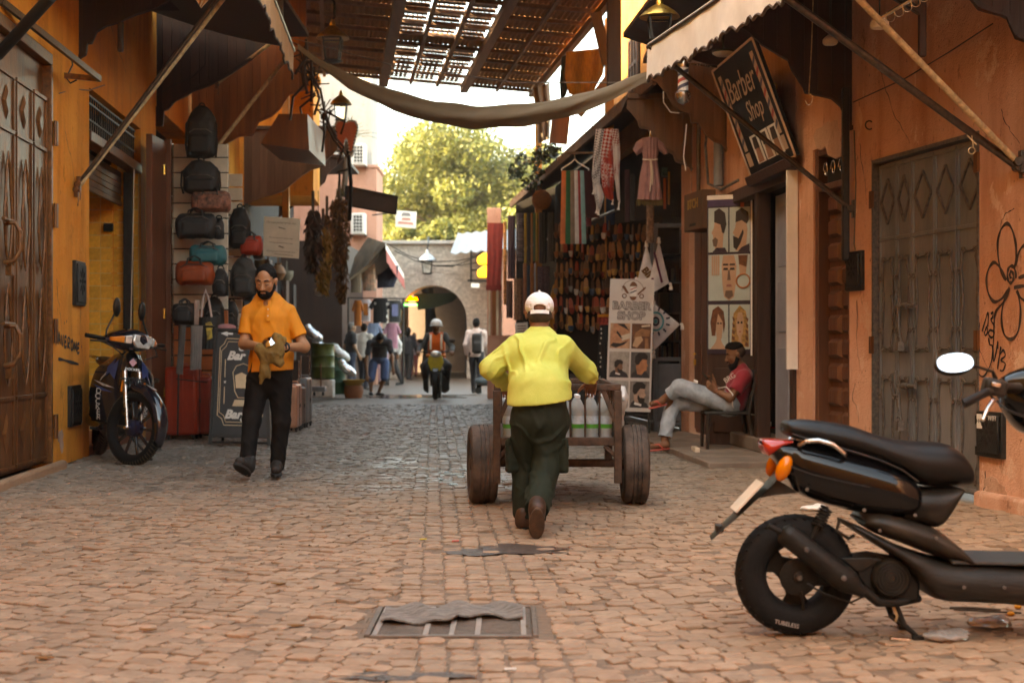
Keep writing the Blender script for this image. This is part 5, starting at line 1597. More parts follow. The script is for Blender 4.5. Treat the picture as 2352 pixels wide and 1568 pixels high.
TX=[(1156,1164,510,700,29.6,(.30,.07,.02),'red and orange striped rug edge hanging by the red blanket'),(1166,1184,495,640,28.9,(.055,.025,.035),'dark purple rug hanging high by the red blanket'),(1186,1203,490,600,28.0,(.04,.03,.032),'blackish patterned rug hanging left of the yellow stripes'),(1204,1210,490,605,27,(.45,.27,.02),'bright yellow stole in the left striped group'),(1211,1218,490,600,26.9,(.03,.025,.02),'black stole between the two yellow stoles'),(1219,1224,490,605,26.7,(.40,.16,.03),'orange stole left of the green stole'),(1225,1230,490,600,26.5,(.06,.13,.04),'green stole right of the orange stole'),(1231,1236,490,600,26.3,(.42,.28,.02),'second yellow stole beside the green stole'),(1238,1256,488,605,25.5,(.06,.05,.04),'dark olive throw hanging above the floral garment'),(1258,1274,488,600,24.5,(.075,.06,.045),'brown grey throw hanging left of the orange cloth stripe'),(1163,1178,645,730,28.6,(.12,.06,.05),'brown mauve skirt hanging low by the pillar'),(1180,1200,640,735,28,(.11,.06,.035),'brown striped trousers hanging low in the shop front'),(1202,1210,605,720,26.8,(.42,.17,.08),'salmon stole hanging low below the yellow stole'),(1211,1217,610,700,26.6,(.02,.04,.07),'navy stole hanging low between salmon and orange'),(1218,1226,605,720,26.4,(.45,.15,.03),'orange stole hanging low beside the navy stole'),(1227,1231,605,725,26.3,(.5,.5,.52),'narrow white stole hanging low beside the orange one'),(1234,1262,612,735,25.6,(.035,.02,.025),'black floral garment hanging below the olive throw'),(1264,1284,680,800,23.6,(.40,.19,.03),'ochre yellow robe hanging at the left of the slippers')]
for k_,(u0,u1,v0,v1,D,col,lb)in enumerate(TX):
 m=cl('textile_%d'%k_,col)if k_ not in(0,2,11,16)else mat('textile_%d'%k_,col,.9,var=.9,scale=14,stretch=(.3,.3,3)if k_ in(0,2)else(4,4,4),hue=tuple(min(1,c*3+.02)for c in col))
 if k_==17:garment('robe',lb,'robe',[(1270,655),(1262,690),(1262,740),(1264,800)],[(1282,650),(1286,690),(1286,740),(1290,800)],D,m,th=.08)
 else:garment('hanging_textile',lb,'textile',*rectL(u0,v0,u1,v1),D,m,th=.035,folds=.012,nf=3)
c=P(1244,459,24.6)
t=thing('round_basket','round woven orange brown basket tray under the dark eave','basket',c)
q=MB();q.lathe([(.001,-.05),(.12,-.045),(.15,-.03),(.165,.0),(.16,.02),(.001,.0)],c,(.25,-1,0),28);q.build('tray',mat('woven_straw',(.26,.09,.02),.75,var=.4,scale=40,bump=.5,bscale=50),t)
q=MB();q.torus(c,.165,.012,(.25,-1,0),28,6)
for k_ in range(4):q.torus(c+Vector((.0,-.05+.004*k_,0)),.04+.03*k_,.005,(.25,-1,0),24,5)
q.build('woven_rim',MATS['woven_straw'],t)
t=thing('roof_vine','dark leafy creeper trailing over the scarf shop roof edge','plant',P(1215,400,25.5))
cl_=[(np.array(P(u,v,D)),r_,.8)for u,v,D,r_ in((1188,388,27,.2),(1200,370,26.5,.16),(1222,420,25.8,.2),(1225,372,25.5,.12),(1240,362,25,.16),(1255,352,24.3,.2),(1268,345,24,.16),(1235,395,25.2,.12),(1182,400,27.2,.14))]
o=leaf_cloud(cl_,900,.045,'leaves',t,mat('dark_leaf',(.03,.045,.012),.5))
q=MB();q.tube([P(1262,350,24.2),P(1240,372,25),P(1222,410,25.7),P(1215,440,26)],.01,5);q.tube([P(1240,372,25),P(1205,372,26.3),P(1185,395,27)],.01,5);q.build('stem',M_BARK,t)
D=36.0
t=thing('lit_arrow_sign','pair of glowing yellow sign boxes on a black bracket by the pillar','sign',P(1100,640,D))
M_YEL=mat('lit_yellow',(.9,.5,.05),.5,emit=(1.0,.42,.03),es=.35,bump=0)
for dv in(0,30):
 q=MB();q.prism([P(1096,596+dv,D),P(1097,590+dv,D),P(1110,581+dv,D),P(1130,579+dv,D),P(1130,607+dv,D),P(1100,607+dv,D),P(1096,602+dv,D)],(0,.12,0));q.build('light_box',M_YEL,t,bevel=.015)
q=MB();q.beam(P(1082,575,D+.1),P(1082,648,D+.1),.05,.05);q.beam(P(1074,644,D+.1),P(1130,646,D+.1),.05,.05);q.beam(P(1082,590,D+.1),P(1100,590,D+.1),.05,.05);q.beam(P(1082,620,D+.1),P(1100,620,D+.1),.05,.05);q.build('bracket',M_IRON,t)
q=MB();q.prism([P(1082,650,D),P(1101,651,D),P(1101,661,D),P(1082,660,D)],(0,.02,0));q.build('name_plate',M_WHITE,t)
D=23.5;t=thing('price_sign','small white printed sign low in front of the textiles','sign',P(1195,770,D))
q=MB();q.prism([P(1183,742,D),P(1212,740,D),P(1212,772,D),P(1184,774,D)],(0,.02,0));q.build('plate',M_WHITE,t)
q=MB()
for v in(748,754,760):q.prism([P(1188,v,D-.003),P(1208,v-1,D-.003),P(1208,v+1,D-.003),P(1188,v+2,D-.003)],(0,.002,0))
q.build('print_line',M_INK,t);q=MB();q.tube([P(1198,772,D+.02),P(1198,946,D+.02)],.02,6);q.build('stand',M_IRON,t)
D=18.35
x0,x1=P(1506,0,D).x,P(1574,0,D).x
t=thing('glass_cabinet','tall grey framed glass cabinet full of books and bags','cabinet',((x0+x1)/2,D,0))
MC=mat('grey_cabinet_paint',(.10,.105,.115),.45)
q=MB();zt=2.70;dp=.42
for x in(x0,x1):
 for y in(D,D+dp):q.box((x,y,zt/2),(.05,.05,zt))
for z in(.12,.95,zt-.03):
 q.beam((x0+.026,D,z),(x1-.026,D,z),.05,.05,(0,0,1));q.beam((x0,D+.026,z),(x0,D+dp-.026,z),.045,.05);q.beam((x1,D+.026,z),(x1,D+dp-.026,z),.045,.05)
q.build('frame',MC,t,smooth=0)
q=MB();q.box(((x0+x1)/2,D-.005,.52),(x1-x0-.06,.02,.74));q.build('lower_panel',MC,t,bevel=.01)
q=MB();q.box(((x0+x1)/2,D-.002,1.8),(x1-x0-.06,.006,1.62));q.build('glass_door',M_GLASS,t,smooth=0)
q=MB();q.box(((x0+x1)/2,D+dp+.02,1.8),(x1-x0,.02,1.8));q.build('back_panel',M_DARK,t,smooth=0)
for z in(1.18,1.55,1.95,2.3):
 q=MB();q.box(((x0+x1)/2,D+dp/2,z),(x1-x0-.06,dp-.06,.02));q.build('shelf',MC,t,smooth=0)
k_=0
for z,nm in((.975,'book'),(1.19,'book'),(1.56,'bag'),(1.96,'book')):
 n=9 if nm=='book' else 2
 for i in range(n):
  w_=(x1-x0-.09)/n;h_=.13+.07*RNG.random()if nm=='book' else .25
  q=MB();q.box((x0+.045+w_*(i+.5),D+.15,z+h_/2),(w_*.85,.16,h_))
  o=q.build('book' if nm=='book' else 'leather_bag',mat('spine_%d'%(k_%7),[(.10,.03,.02),(.05,.05,.06),(.16,.10,.05),(.06,.02,.02),(.2,.16,.12),(.03,.05,.06),(.12,.06,.03)][k_%7],.6),loc=(x0+.045+w_*(i+.5),D+.15,z),bevel=.006);k_+=1
  cn=['dark red','charcoal','tan','maroon','beige','blue grey','brown'][(k_-1)%7]
  tag(o,'%s %s, %s from the pillar side on the %s cabinet shelf'%(cn,'book' if nm=='book' else 'leather bag',ORD[i],{.975:'lowest',1.19:'second lowest',1.56:'middle',1.96:'top'}[z]),'book' if nm=='book' else 'bag','books in the glass cabinet' if nm=='book' else 'bags in the glass cabinet')
MW=cl('white_canvas',(.62,.60,.61))
def cushion(label,pts,D,th=.035):
 c=sum((P(u,v,D)for u,v in pts),Vector())/4
 t=thing('cushion_cover',label,'cushion',c)
 A,B_,C_,D_=[P(u,v,D)for u,v in pts]
 rows=[];back=[]
 for i in range(11):
  r_=[];b2=[]
  for j in range(11):
   f,g=j/10,i/10
   p=A*(1-f)*(1-g)+B_*f*(1-g)+C_*f*g+D_*(1-f)*g
   e=(16*f*(1-f)*g*(1-g))**.6
   r_.append(p+Vector((0,-th*e-.006*math.sin(9*f+5*g),0)));b2.append(p+Vector((0,th*e*.6+.004,0)))
  rows.append(r_);back.append(b2[::-1])
 q=MB();q.grid(rows);q.grid(back);q.build('cover',MW,t,smooth=180)
 for p in(A,B_,C_,D_):
  q=MB();d=(p-c).normalized();q.ell(p+d*.02,(.022,.022,.022),nu=8,nv=6);q.lathe([(.008,0),(.022,.03),(.026,.07)],p+d*.03+Vector((0,0,0)),(0,0,-1),8);q.build('tassel',M_WHITE,t)
 return t,A,B_,C_,D_
t,A,B_,C_,D_=cushion('white cushion cover with brown lettering hanging behind the barber banner',[(1485,560),(1504,640),(1495,715),(1465,640)],18.12)
letters('BIL',.12,mat('brown_print',(.14,.08,.03),.8),t,P(1487,628,18.06),Vector((.62,0,-.78)),Vector((.78,0,.62)),.002,bold=.006)
t,A,B_,C_,D_=cushion('white cushion cover with purple stripe and tassels, right of the lettered one',[(1513,552),(1537,650),(1500,672),(1492,640)],18.0)
q=MB();q.prism([P(1501,580,17.93),P(1505,578,17.93),P(1523,648,17.93),P(1518,650,17.93)],(0,.004,0));q.build('purple_stripe',mat('purple_print',(.10,.015,.05),.8),t,smooth=0)
q=MB();q.lathe([(.018,.0),(.018,.004)],P(1499,641,17.94),(0,-1,0),10);q.build('purple_dot',MATS['purple_print'],t)
t,A,B_,C_,D_=cushion('white cushion cover with blue eye motif hanging below the others',[(1502,697),(1562,745),(1502,805),(1462,750)],18.05)
cc=P(1506,738,17.94)
def ring(c,r0,r1,col,nm,sx=1.0,sz=1.0,lift=0):
 q=MB();n=24
 vs=[]
 for i in range(n):
  a=2*PI*i/n
  vs+=[c+Vector((math.cos(a)*r0*sx,-lift,math.sin(a)*r0*sz)),c+Vector((math.cos(a)*r1*sx,-lift,math.sin(a)*r1*sz))]
 q.add(vs,[(2*i,2*i+1,(2*i+3)%(2*n),(2*i+2)%(2*n))for i in range(n)]);return q.build(nm,col,t,smooth=0)
MT,MN=mat('teal_print',(.06,.28,.32),.8),mat('navy_print',(.01,.012,.035),.8)
ring(cc,.10,.125,MT,'eye_outline',.85,1.0,.004);ring(cc,.035,.06,MN,'eye_iris',.8,1,.004);ring(cc,.001,.03,MT,'eye_pupil',.8,1,.004)
q=MB()
for k_ in range(12):
 a=k_*PI/6+.26;d=Vector((math.cos(a),0,math.sin(a)));q.beam(cc+d*.135+Vector((0,-.003,0)),cc+d*.185+Vector((0,-.003,0)),.022,.004,(0,1,0))
o=q.build('eye_lashes',MN,t,smooth=0);o['kind']='stuff'
garment('polka_dress','black polka dot dress hanging behind the barber banner','dress',[(1378,745),(1374,790),(1370,900)],[(1404,745),(1406,790),(1408,900)],18.3,None,th=.08)
pd=bpy.data.objects['polka_dress'];mp_=mat('black_polka',(.012,.012,.013),.8)
_t=mp_.node_tree;vo=_t.nodes.new('ShaderNodeTexVoronoi');vo.inputs['Scale'].default_value=16;vo.inputs['Randomness'].default_value=.35;tc_=_t.nodes.new('ShaderNodeTexCoord');_t.links.new(tc_.outputs['Object'],vo.inputs['Vector'])
lt=_t.nodes.new('ShaderNodeMath');lt.operation='LESS_THAN';lt.inputs[1].default_value=.22;_t.links.new(vo.outputs['Distance'],lt.inputs[0]);mx_=_t.nodes.new('ShaderNodeMix');mx_.data_type='RGBA';mx_.inputs[6].default_value=(.012,.012,.013,1);mx_.inputs[7].default_value=(.6,.58,.55,1)
_t.links.new(lt.outputs[0],mx_.inputs[0]);_t.links.new(mx_.outputs[2],_t.nodes['Principled BSDF'].inputs['Base Color'])
pd.data.materials.clear();pd.data.materials.append(mp_)
garment('patterned_top','red patterned top folded above the polka dot dress','top',*rectL(1376,728,1402,746),18.25,mat('red_pattern',(.30,.04,.03),.8,var=.8,scale=40),th=.06)
garment('orange_band','orange cloth band peeping out above the red patterned top','cloth',*rectL(1372,722,1402,728),18.2,cl('orange_band',(.5,.2,.02)),th=.05)
# barber banner on its stand
D=17.5
c00,c10,c11,c01=P(1391,943,D),P(1494,946,D),P(1503,642,D),P(1402,640,D)
t=thing('banner_stand','white barber shop banner stand with six haircut pictures','banner',P(1445,946,D))
q=MB();q.prism([c00,c10,c11,c01],(0,.02,0));q.build('banner',mat('banner_white',(.62,.58,.54),.5,var=.06),t,smooth=0)
def bn(a,b_,l=.0):
 return c00*(1-a)*(1-b_)+c10*a*(1-b_)+c11*a*b_+c01*(1-a)*b_+Vector((0,-.002-l,0))
bx=(c10-c00).normalized();bz=(c01-c00).normalized()
MLET=mat('banner_letter_grey',(.16,.14,.135),.6)
letters('BARBER',.135,MLET,t,bn(.50,.795),bx,bz,name='lettering',outline=.0036,lift=.004,bold=.003)
letters('SHOP',.135,MLET,t,bn(.50,.72),bx,bz,name='lettering',outline=.0036,lift=.004,bold=.003)
def fp(nm,f,pts,m,l=.002,par=None):
 q=MB();q.prism([f(a,b_,l)for a,b_ in pts],(0,.0012,0));return q.build(nm,m,par or t,smooth=0)
MBR=mat('emblem_brown',(.17,.075,.04),.6)
q=MB();q.torus(bn(.52,.91,.003),.135,.003,(0,1,0),30,5,.5,(0,0,1));q.build('emblem_arc',MBR,t)
fp('emblem_pole',bn,[(.46,.87),(.60,.87),(.60,.945),(.46,.945)],M_WHITE,.003)
fp('emblem_cap',bn,[(.44,.945),(.62,.945),(.60,.965),(.55,.98),(.50,.98),(.46,.965)],MBR,.003)
fp('emblem_cap',bn,[(.44,.868),(.62,.868),(.58,.845),(.53,.838),(.48,.845)],MBR,.003)
fp('emblem_stripe',bn,[(.46,.89),(.60,.91),(.60,.92),(.46,.90)],MATS['sign_blue'],.005)
fp('emblem_stripe',bn,[(.46,.915),(.60,.935),(.60,.942),(.46,.923)],MATS['sign_red'],.005)
fp('emblem_razor',bn,[(.62,.89),(.80,.945),(.82,.935),(.64,.878)],MBR,.003)
fp('emblem_clipper',bn,[(.44,.89),(.33,.95),(.26,.945),(.38,.89)],MBR,.003)
for x in(.33,.72):
 q=MB();q.torus(bn(x,.872,.003),.025,.006,(0,1,0),16,5);q.build('emblem_scissors',MBR,t)
SK=[(.46,.22,.12),(.30,.14,.06),(.20,.095,.055),(.42,.18,.085),(.24,.15,.11),(.42,.27,.2)]
BGc=[(.50,.30,.18),(.12,.05,.025),(.35,.31,.27),(.09,.085,.08),(.35,.33,.3),(.22,.19,.17)]
MHAIR=mat('print_hair',(.02,.014,.011),.6)
k_=0
for(y0,y1)in((.475,.665),(.255,.45),(.03,.23)):
 for(x0,x1)in((.04,.49),(.525,.96)):
  def pc(a,b_,l=.0,x0=x0,x1=x1,y0=y0,y1=y1):return bn(x0+(x1-x0)*a,y0+(y1-y0)*b_,l)
  fp('picture',pc,[(0,0),(1,0),(1,1),(0,1)],mat('picture_bg_%d'%k_,BGc[k_],.45,var=.5,scale=9,bump=0),.001)
  sk=mat('picture_skin_%d'%k_,SK[k_],.45,var=.3,scale=14,bump=0)
  if k_==0:
   fp('print_face',pc,[(.02,.1),(.6,.05),(.98,.35),(.98,.75),(.6,.98),(.2,.98),(.02,.6)],sk,.003)
   fp('print_hand',pc,[(.55,.5),(.98,.62),(.98,.4),(.6,.3)],M_CREAM,.005);fp('print_brow',pc,[(.3,.62),(.6,.35),(.66,.4),(.36,.7)],MHAIR,.005);fp('print_hair',pc,[(.3,.98),(.7,.98),(.95,.7),(.75,.8)],MHAIR,.005);fp('print_beard',pc,[(.02,.1),(.3,.02),(.7,.15),(.9,.3),(.5,.2),(.15,.22)],MHAIR,.005)
  elif k_==1:
   fp('print_face',pc,[(.1,.4),(.5,.5),(.9,.5),(.95,.75),(.5,.8),(.2,.65)],sk,.003)
   fp('print_hand',pc,[(.05,.1),(.3,.05),(.6,.35),(.5,.5),(.2,.45)],mat('picture_hand',(.55,.36,.22),.5),.005);fp('print_razor',pc,[(.5,.85),(.95,.9),(.95,.97),(.5,.93)],M_CREAM,.005);fp('print_arm',pc,[(.7,.0),(.9,.0),(.85,.42),(.7,.42)],sk,.004)
  else:
   s_=.62 if k_==2 else(.95 if k_!=4 else .8);cx_=.48 if k_!=3 else .55;by=.12 if k_==2 else .10
   def F(pts):return[(cx_+x*s_,by+y*s_)for x,y in pts]
   fp('print_cape',pc,[(.02,.0),(.98,.0),(.9,.16),(cx_+.2,.26),(cx_-.25,.28),(.08,.18)],mat('print_cape',(.03,.028,.032),.6),.003)
   fp('print_face',pc,F([(-.22,.05),(.02,.02),(.16,.16),(.30,.22),(.29,.34),(.36,.40),(.29,.50),(.30,.66),(-.10,.72),(-.30,.55),(-.28,.3)]),sk,.005)
   fp('print_hair',pc,F([(-.36,.55),(-.34,.78),(-.15,.92),(.15,.92),(.34,.80),(.31,.64),(.05,.66),(-.06,.55),(-.14,.44),(-.28,.42)]),MHAIR,.007)
   if k_!=3:fp('print_beard',pc,F([(-.10,.30),(-.06,.42),(.05,.30),(.30,.28),(.30,.18),(.16,.06),(.0,.08)]),MHAIR,.007)
   if k_ in(2,5):fp('print_collar',pc,F([(-.26,.02),(.12,-.04),(.14,.04),(-.24,.12)]),M_WHITE,.006)
  k_+=1
q=MB()
for a in(.06,.97):q.beam(bn(a,.0)+Vector((0,.03,0)),bn(a,.0)+Vector((0,.03,-bn(a,0).z)),.025,.025)
q.beam(bn(.06,.0)+Vector((0,.03,-.05)),bn(.97,.0)+Vector((0,.03,-.05)),.02,.02);q.beam(bn(.2,0)+Vector((0,.02,0)),bn(.75,0)+Vector((0,.3,-bn(0,0).z)),.03,.03)
q.build('stand_leg',M_IRON,t)
# haircut poster on the open shop leaf
PA,PB=Vector((2.13,15.5,0)),Vector((2.585,15.28,0))
pe=(PB-PA).normalized();pn=Vector((pe.y,-pe.x,0))
if pn.y>0:pn=-pn
q=MB();q.obox(PA-pn*.005,(PB-PA)*1.12,pn*-.05,(0,0,2.76));t=thing('open_door_leaf','dark panelled shop door leaf standing open behind the haircut poster','door',PA);q.build('leaf',M_DKWOOD,t,smooth=0)
for z in(.18,.58):
 q=MB();q.obox(PA+pe*.07+Vector((0,0,z))+pn*.012,pe*.36,pn*-.02,(0,0,.30));q.build('leaf_panel',M_DKWOOD,t,bevel=.012)
t=thing('haircut_poster','tall framed poster with five haircut portraits behind the seated man','poster',PA+Vector((0,0,1.0)))
def po(a,b_,l=.0):return PA+(PB-PA)*a+Vector((0,0,1.03+1.72*b_))+pn*(.006+l)
def pp(nm,f,pts,m,l=.0):
 q=MB();q.prism([f(a,b_,l)for a,b_ in pts],pn*-.0012);return q.build(nm,m,t,smooth=0)
pp('poster_sheet',po,[(0,0),(1,0),(1,1),(0,1)],mat('poster_dark',(.022,.018,.035),.3),.004)
pp('poster_edge',po,[(.965,-.01),(1.0,-.01),(1.0,1.0),(.965,1.0)],M_WHITE,.007)
pp('poster_edge',po,[(.0,.972),(.964,.972),(.964,1.0),(.0,1.0)],M_WHITE,.007)
pp('poster_band',po,[(.02,.93),(.70,.93),(.70,.97),(.02,.97)],mat('poster_violet',(.05,.035,.10),.4),.006)
pp('poster_band',po,[(.74,.90),(.82,.90),(.82,.97),(.74,.97)],mat('poster_red',(.38,.06,.03),.4),.006)
MPB=mat('poster_pale',(.36,.42,.40),.35,var=.1,bump=0);MSK=mat('poster_skin',(.40,.25,.17),.4,var=.15,bump=0);MHB=mat('poster_blonde',(.30,.17,.06),.4,var=.6,scale=30,bump=0);MHR=mat('poster_auburn',(.11,.04,.02),.4,var=.5,scale=25,bump=0);MSB=mat('poster_beard',(.12,.075,.055),.4,bump=0)
def cell(x0,x1,y0,y1):
 def f(a,b_,l=.0):return po(x0+(x1-x0)*a,y0+(y1-y0)*b_,l)
 pp('portrait_field',f,[(0,0),(1,0),(1,1),(0,1)],MPB,.006);return f
f=cell(.03,.47,.64,.92)
pp('print_face',f,[(.35,.05),(.72,.05),(.78,.55),(.70,.70),(.32,.70),(.28,.55),(.16,.44),(.24,.38),(.26,.24)],MSK,.009)
pp('print_hair',f,[(.30,.68),(.30,.92),(.55,.99),(.85,.88),(.92,.62),(.80,.42),(.70,.44),(.62,.62)],MHAIR,.012);pp('print_beard',f,[(.20,.28),(.26,.14),(.42,.12),(.5,.28),(.36,.34)],MSB,.012);pp('print_shirt',f,[(.2,.0),(.95,.0),(.85,.10),(.4,.10)],MATS['poster_dark'],.012)
f=cell(.50,.95,.64,.92)
pp('print_face',f,[(.30,.02),(.80,.05),(.88,.5),(.80,.70),(.34,.70),(.28,.54),(.16,.42),(.24,.38)],MSK,.009)
pp('print_hair',f,[(.30,.66),(.32,.90),(.60,.98),(.92,.88),(.95,.70),(.85,.62),(.6,.70)],MHAIR,.012);pp('print_beard',f,[(.18,.36),(.2,.10),(.35,.04),(.55,.2),(.70,.42),(.66,.5),(.45,.30)],MHAIR,.012);pp('print_shirt',f,[(.4,.0),(.98,.0),(.98,.18),(.6,.10)],MATS['poster_dark'],.013)
f=cell(.03,.95,.335,.625)
pp('print_face',f,[(.34,.35),(.38,.08),(.50,-.0),(.62,.08),(.66,.35),(.68,.75),(.62,.98),(.36,.98),(.32,.75)],MSK,.009)
for x in(.42,.58):
 pp('print_eye',f,[(x-.06,.66),(x+.06,.66),(x+.05,.71),(x-.05,.71)],MHAIR,.012);pp('print_brow',f,[(x-.07,.76),(x+.07,.76),(x+.06,.80),(x-.06,.80)],MHAIR,.012)
pp('print_nose',f,[(.46,.44),(.54,.44),(.52,.66),(.48,.66)],MSB,.011);pp('print_mouth',f,[(.43,.30),(.57,.30),(.55,.35),(.45,.35)],mat('poster_lips',(.26,.10,.08),.4),.012);pp('print_beard',f,[(.40,.10),(.50,.03),(.60,.10),(.58,.22),(.42,.22)],MSB,.011)
for k_,x in enumerate((.10,.15,.20,.25)):pp('print_finger',f,[(x-.02,.55),(x+.02,.55),(x+.02,.98),(x-.02,.98)],MSK,.010)
pp('print_hair',f,[(.74,.78),(.92,.72),(.95,.98),(.72,.98)],MHR,.010);pp('print_neck',f,[(.76,.55),(.90,.55),(.93,.8),(.74,.8)],MSK,.009)
q=MB()
cc=f(.84,.42,.012);q.torus(cc,.075,.009,pn,22,5);o=q.build('print_ring',mat('ring_orange',(.38,.13,.05),.4),t)
f=cell(.03,.47,.03,.31)
pp('print_face',f,[(.42,.25),(.55,.15),(.68,.25),(.75,.55),(.7,.82),(.35,.82),(.36,.5)],MSK,.009);pp('print_hair',f,[(.18,.30),(.10,.6),(.22,.88),(.5,.97),(.78,.85),(.86,.55),(.78,.35),(.72,.62),(.50,.80),(.40,.55),(.36,.30)],MHR,.012);pp('print_shoulder',f,[(.1,.0),(.9,.0),(.7,.14),(.6,.25),(.44,.25),(.34,.14)],MSK,.008)
for x in(.5,.64):pp('print_eye',f,[(x-.05,.56),(x+.05,.56),(x+.04,.60),(x-.04,.60)],MHAIR,.013)
f=cell(.50,.95,.03,.31)
pp('print_hair',f,[(.08,.05),(.12,.4),(.2,.8),(.5,.98),(.8,.85),(.92,.45),(.96,.05)],MHB,.008);pp('print_face',f,[(.36,.35),(.52,.22),(.66,.36),(.70,.62),(.62,.82),(.42,.82),(.34,.6)],MSK,.011);pp('print_neck',f,[(.42,.0),(.62,.0),(.58,.28),(.46,.28)],MSK,.0105)
for x in(.44,.60):pp('print_eye',f,[(x-.05,.57),(x+.05,.57),(x+.04,.62),(x-.04,.62)],MHAIR,.013)
pp('print_mouth',f,[(.46,.37),(.58,.37),(.55,.41),(.49,.41)],MATS['poster_lips'],.013)
for k_ in range(5):
 for x in(.18,.84):pp('print_curl',f,[(x-.08+.02*k_,.08+k_*.14),(x+.06,.04+k_*.14),(x+.09,.12+k_*.14),(x-.05,.17+k_*.14)],MHR,.010)
D0=16.2
a,b_=Vector((P(1571,0,16.9).x,16.9,0)),Vector((P(1612,0,16.25).x,16.25,0))
z0,z1=P(0,526,16.4).z,P(0,438,16.4).z
t=thing('sign_box','weathered wooden box sign with brass lettering beside the poster','sign',a+Vector((0,0,z0)))
e_=(b_-a);n_=Vector((e_.y,-e_.x,0)).normalized()
if n_.y>0:n_=-n_
q=MB();q.obox(a+Vector((0,0,z0)),e_,-n_*.26,(0,0,z1-z0));q.build('box',M_GRWOOD,t,bevel=.008)
c=(a+b_)/2+Vector((0,0,z0+(z1-z0)*.68))+n_*.002
letters('BTCH',.15,mat('brass_letter',(.42,.24,.04),.4,.4),t,c,e_,(0,0,1),.006,bold=.004)
letters('PER MORE',.05,M_BLACK,t,c-Vector((0,0,.24)),e_,(0,0,1),.003)
q=MB();q.tube([(a+b_)/2+Vector((0,.1,z1)),(a+b_)/2+Vector((.0,.15,z1+.22))],.005,5);q.build('hanging_wire',M_STEEL,t)
# bag shop, left
D=17.75
t=thing('slat_wall','white slatted display wall hung with rucksacks','display',P(460,1000,D))
x0,x1=P(398,0,D).x,P(523,0,D).x
zt_=P(0,330,D).z
k_=0;z=.05
while z<zt_:
 h_=min(.19,zt_-z)
 q=MB();q.box(((x0+x1)/2,D+.02,z+h_/2),(x1-x0,.03,h_-.016));q.build('slat_board',M_CREAM if z>1.55 else mat('orange_board',(.40,.10,.025),.5),t,bevel=.004);z+=.19
q=MB();q.box(((x0+x1)/2,D+.05,zt_/2),(x1-x0,.02,zt_));q.build('backing',M_BLACK,t,smooth=0)
q=MB();q.box((x0-.02,D,zt_/2),(.03,.07,zt_));q.build('edge_trim',M_STEEL,t)
D2=19.4
t=thing('slat_wall','second narrower white slat panel behind the rucksacks','display',P(540,1000,D2))
x0,x1=P(521,0,D2).x,P(556,0,D2).x;zt_=P(0,403,D2).z;z=1.2
while z<zt_:
 q=MB();q.box(((x0+x1)/2,D2+.02,z+.09),(x1-x0,.03,.17));q.build('slat_board',M_CREAM,t,bevel=.004);z+=.19
t=thing('folding_door','brown folding shop door leaves standing open beside the rucksacks','door',P(372,1000,17.4))
for(ua,ub,dd)in((357,371,17.2),(378,393,17.45)):
 q=MB();xa,xb=P(ua,0,dd).x,P(ub,0,dd).x;q.box(((xa+xb)/2,dd,P(0,320,dd).z/2),(xb-xa,.9 if ua==357 else .05,P(0,320,dd).z));q.build('door_leaf',wood('brown_door_wood',(.13,.042,.018),.5,(1,1,.08)),t,bevel=.006)
q=MB()
for v in(390,720,900):
 c=P(377,v,17.3);q.tube([c-Vector((0,0,.06)),c+Vector((0,0,.06))],.015,8)
q.build('hinge',M_BRASS,t)
def bag(label,u0,v0,u1,v1,D,m,kind='rucksack',tm=None,th=.16,cat=None):
 c=P((u0+u1)/2,(v0+v1)/2,D);w_=(u1-u0)/FP*D;h_=(v1-v0)/FP*D
 t=thing(kind,label,cat or('rucksack' if kind=='rucksack' else 'bag'),c)
 ph=RNG.uniform(0,6)
 wv=wave(.017,((1,.2,.5),.19,ph),((.3,.2,1),.14,ph+1),((1,0,-.6),.10,ph))
 if kind=='rucksack':
  pr=[rbox(c+Vector((0,0,-h_*.08)),(w_*.46,th*.5,h_*.36),min(w_,h_)*.22),ball(c+Vector((0,0,h_*.18)),(w_*.42,th*.46,h_*.30))]
 else:
  pr=[rbox(c,(w_*.48,th*.55,h_*.40),min(w_,h_)*.28),ball(c+Vector((-w_*.38,0,-h_*.02)),(w_*.12,th*.5,h_*.38)),ball(c+Vector((w_*.38,0,-h_*.02)),(w_*.12,th*.5,h_*.38))]
 soft('bag_body',pr,.022,m,t,k=.04,disp=wv)
 pk=[rbox(c+Vector((0,-th*.52,-h_*(.2 if kind=='rucksack' else .08))),(w_*.34,th*.14,h_*(.17 if kind=='rucksack' else .24)),.035)]
 soft('front_pocket',pk,.016,m,t,k=.02)
 q=MB();zz=h_*(.02 if kind=='rucksack' else .22)
 q.tube([c+Vector((-w_*.36,-th*.50,zz-.02)),c+Vector((-w_*.2,-th*.60,zz+.02)),c+Vector((w_*.2,-th*.60,zz+.02)),c+Vector((w_*.36,-th*.50,zz-.02))],.006,5);q.build('zip',tm or M_GREYO,t)
 q=MB()
 if kind=='rucksack':
  q.torus(c+Vector((0,0,h_*.47)),.035,.009,(0,1,0),14,6)
  for s_ in(-1,1):q.tube([c+Vector((s_*w_*.18,th*.3,h_*.42)),c+Vector((s_*w_*.47,-th*.2,h_*.15)),c+Vector((s_*w_*.49,-th*.15,-h_*.2)),c+Vector((s_*w_*.44,0,-h_*.42))],.013,6)
 else:
  for yy in(-.4,.3):q.tube([c+Vector((-w_*.2,th*yy*1.2,h_*.2)),c+Vector((-w_*.16,th*yy,h_*.46)),c+Vector((0,th*yy*.6,h_*.56)),c+Vector((w_*.16,th*yy,h_*.46)),c+Vector((w_*.2,th*yy*1.2,h_*.2))],.011,6)
 q.build('strap',tm or M_BLACK,t)
 q=MB();q.tube([c+Vector((0,th*.4,h_*.46)),c+Vector((0,.25,h_*.5))],.007,5);q.build('hook_arm',M_STEEL,t)
 return t
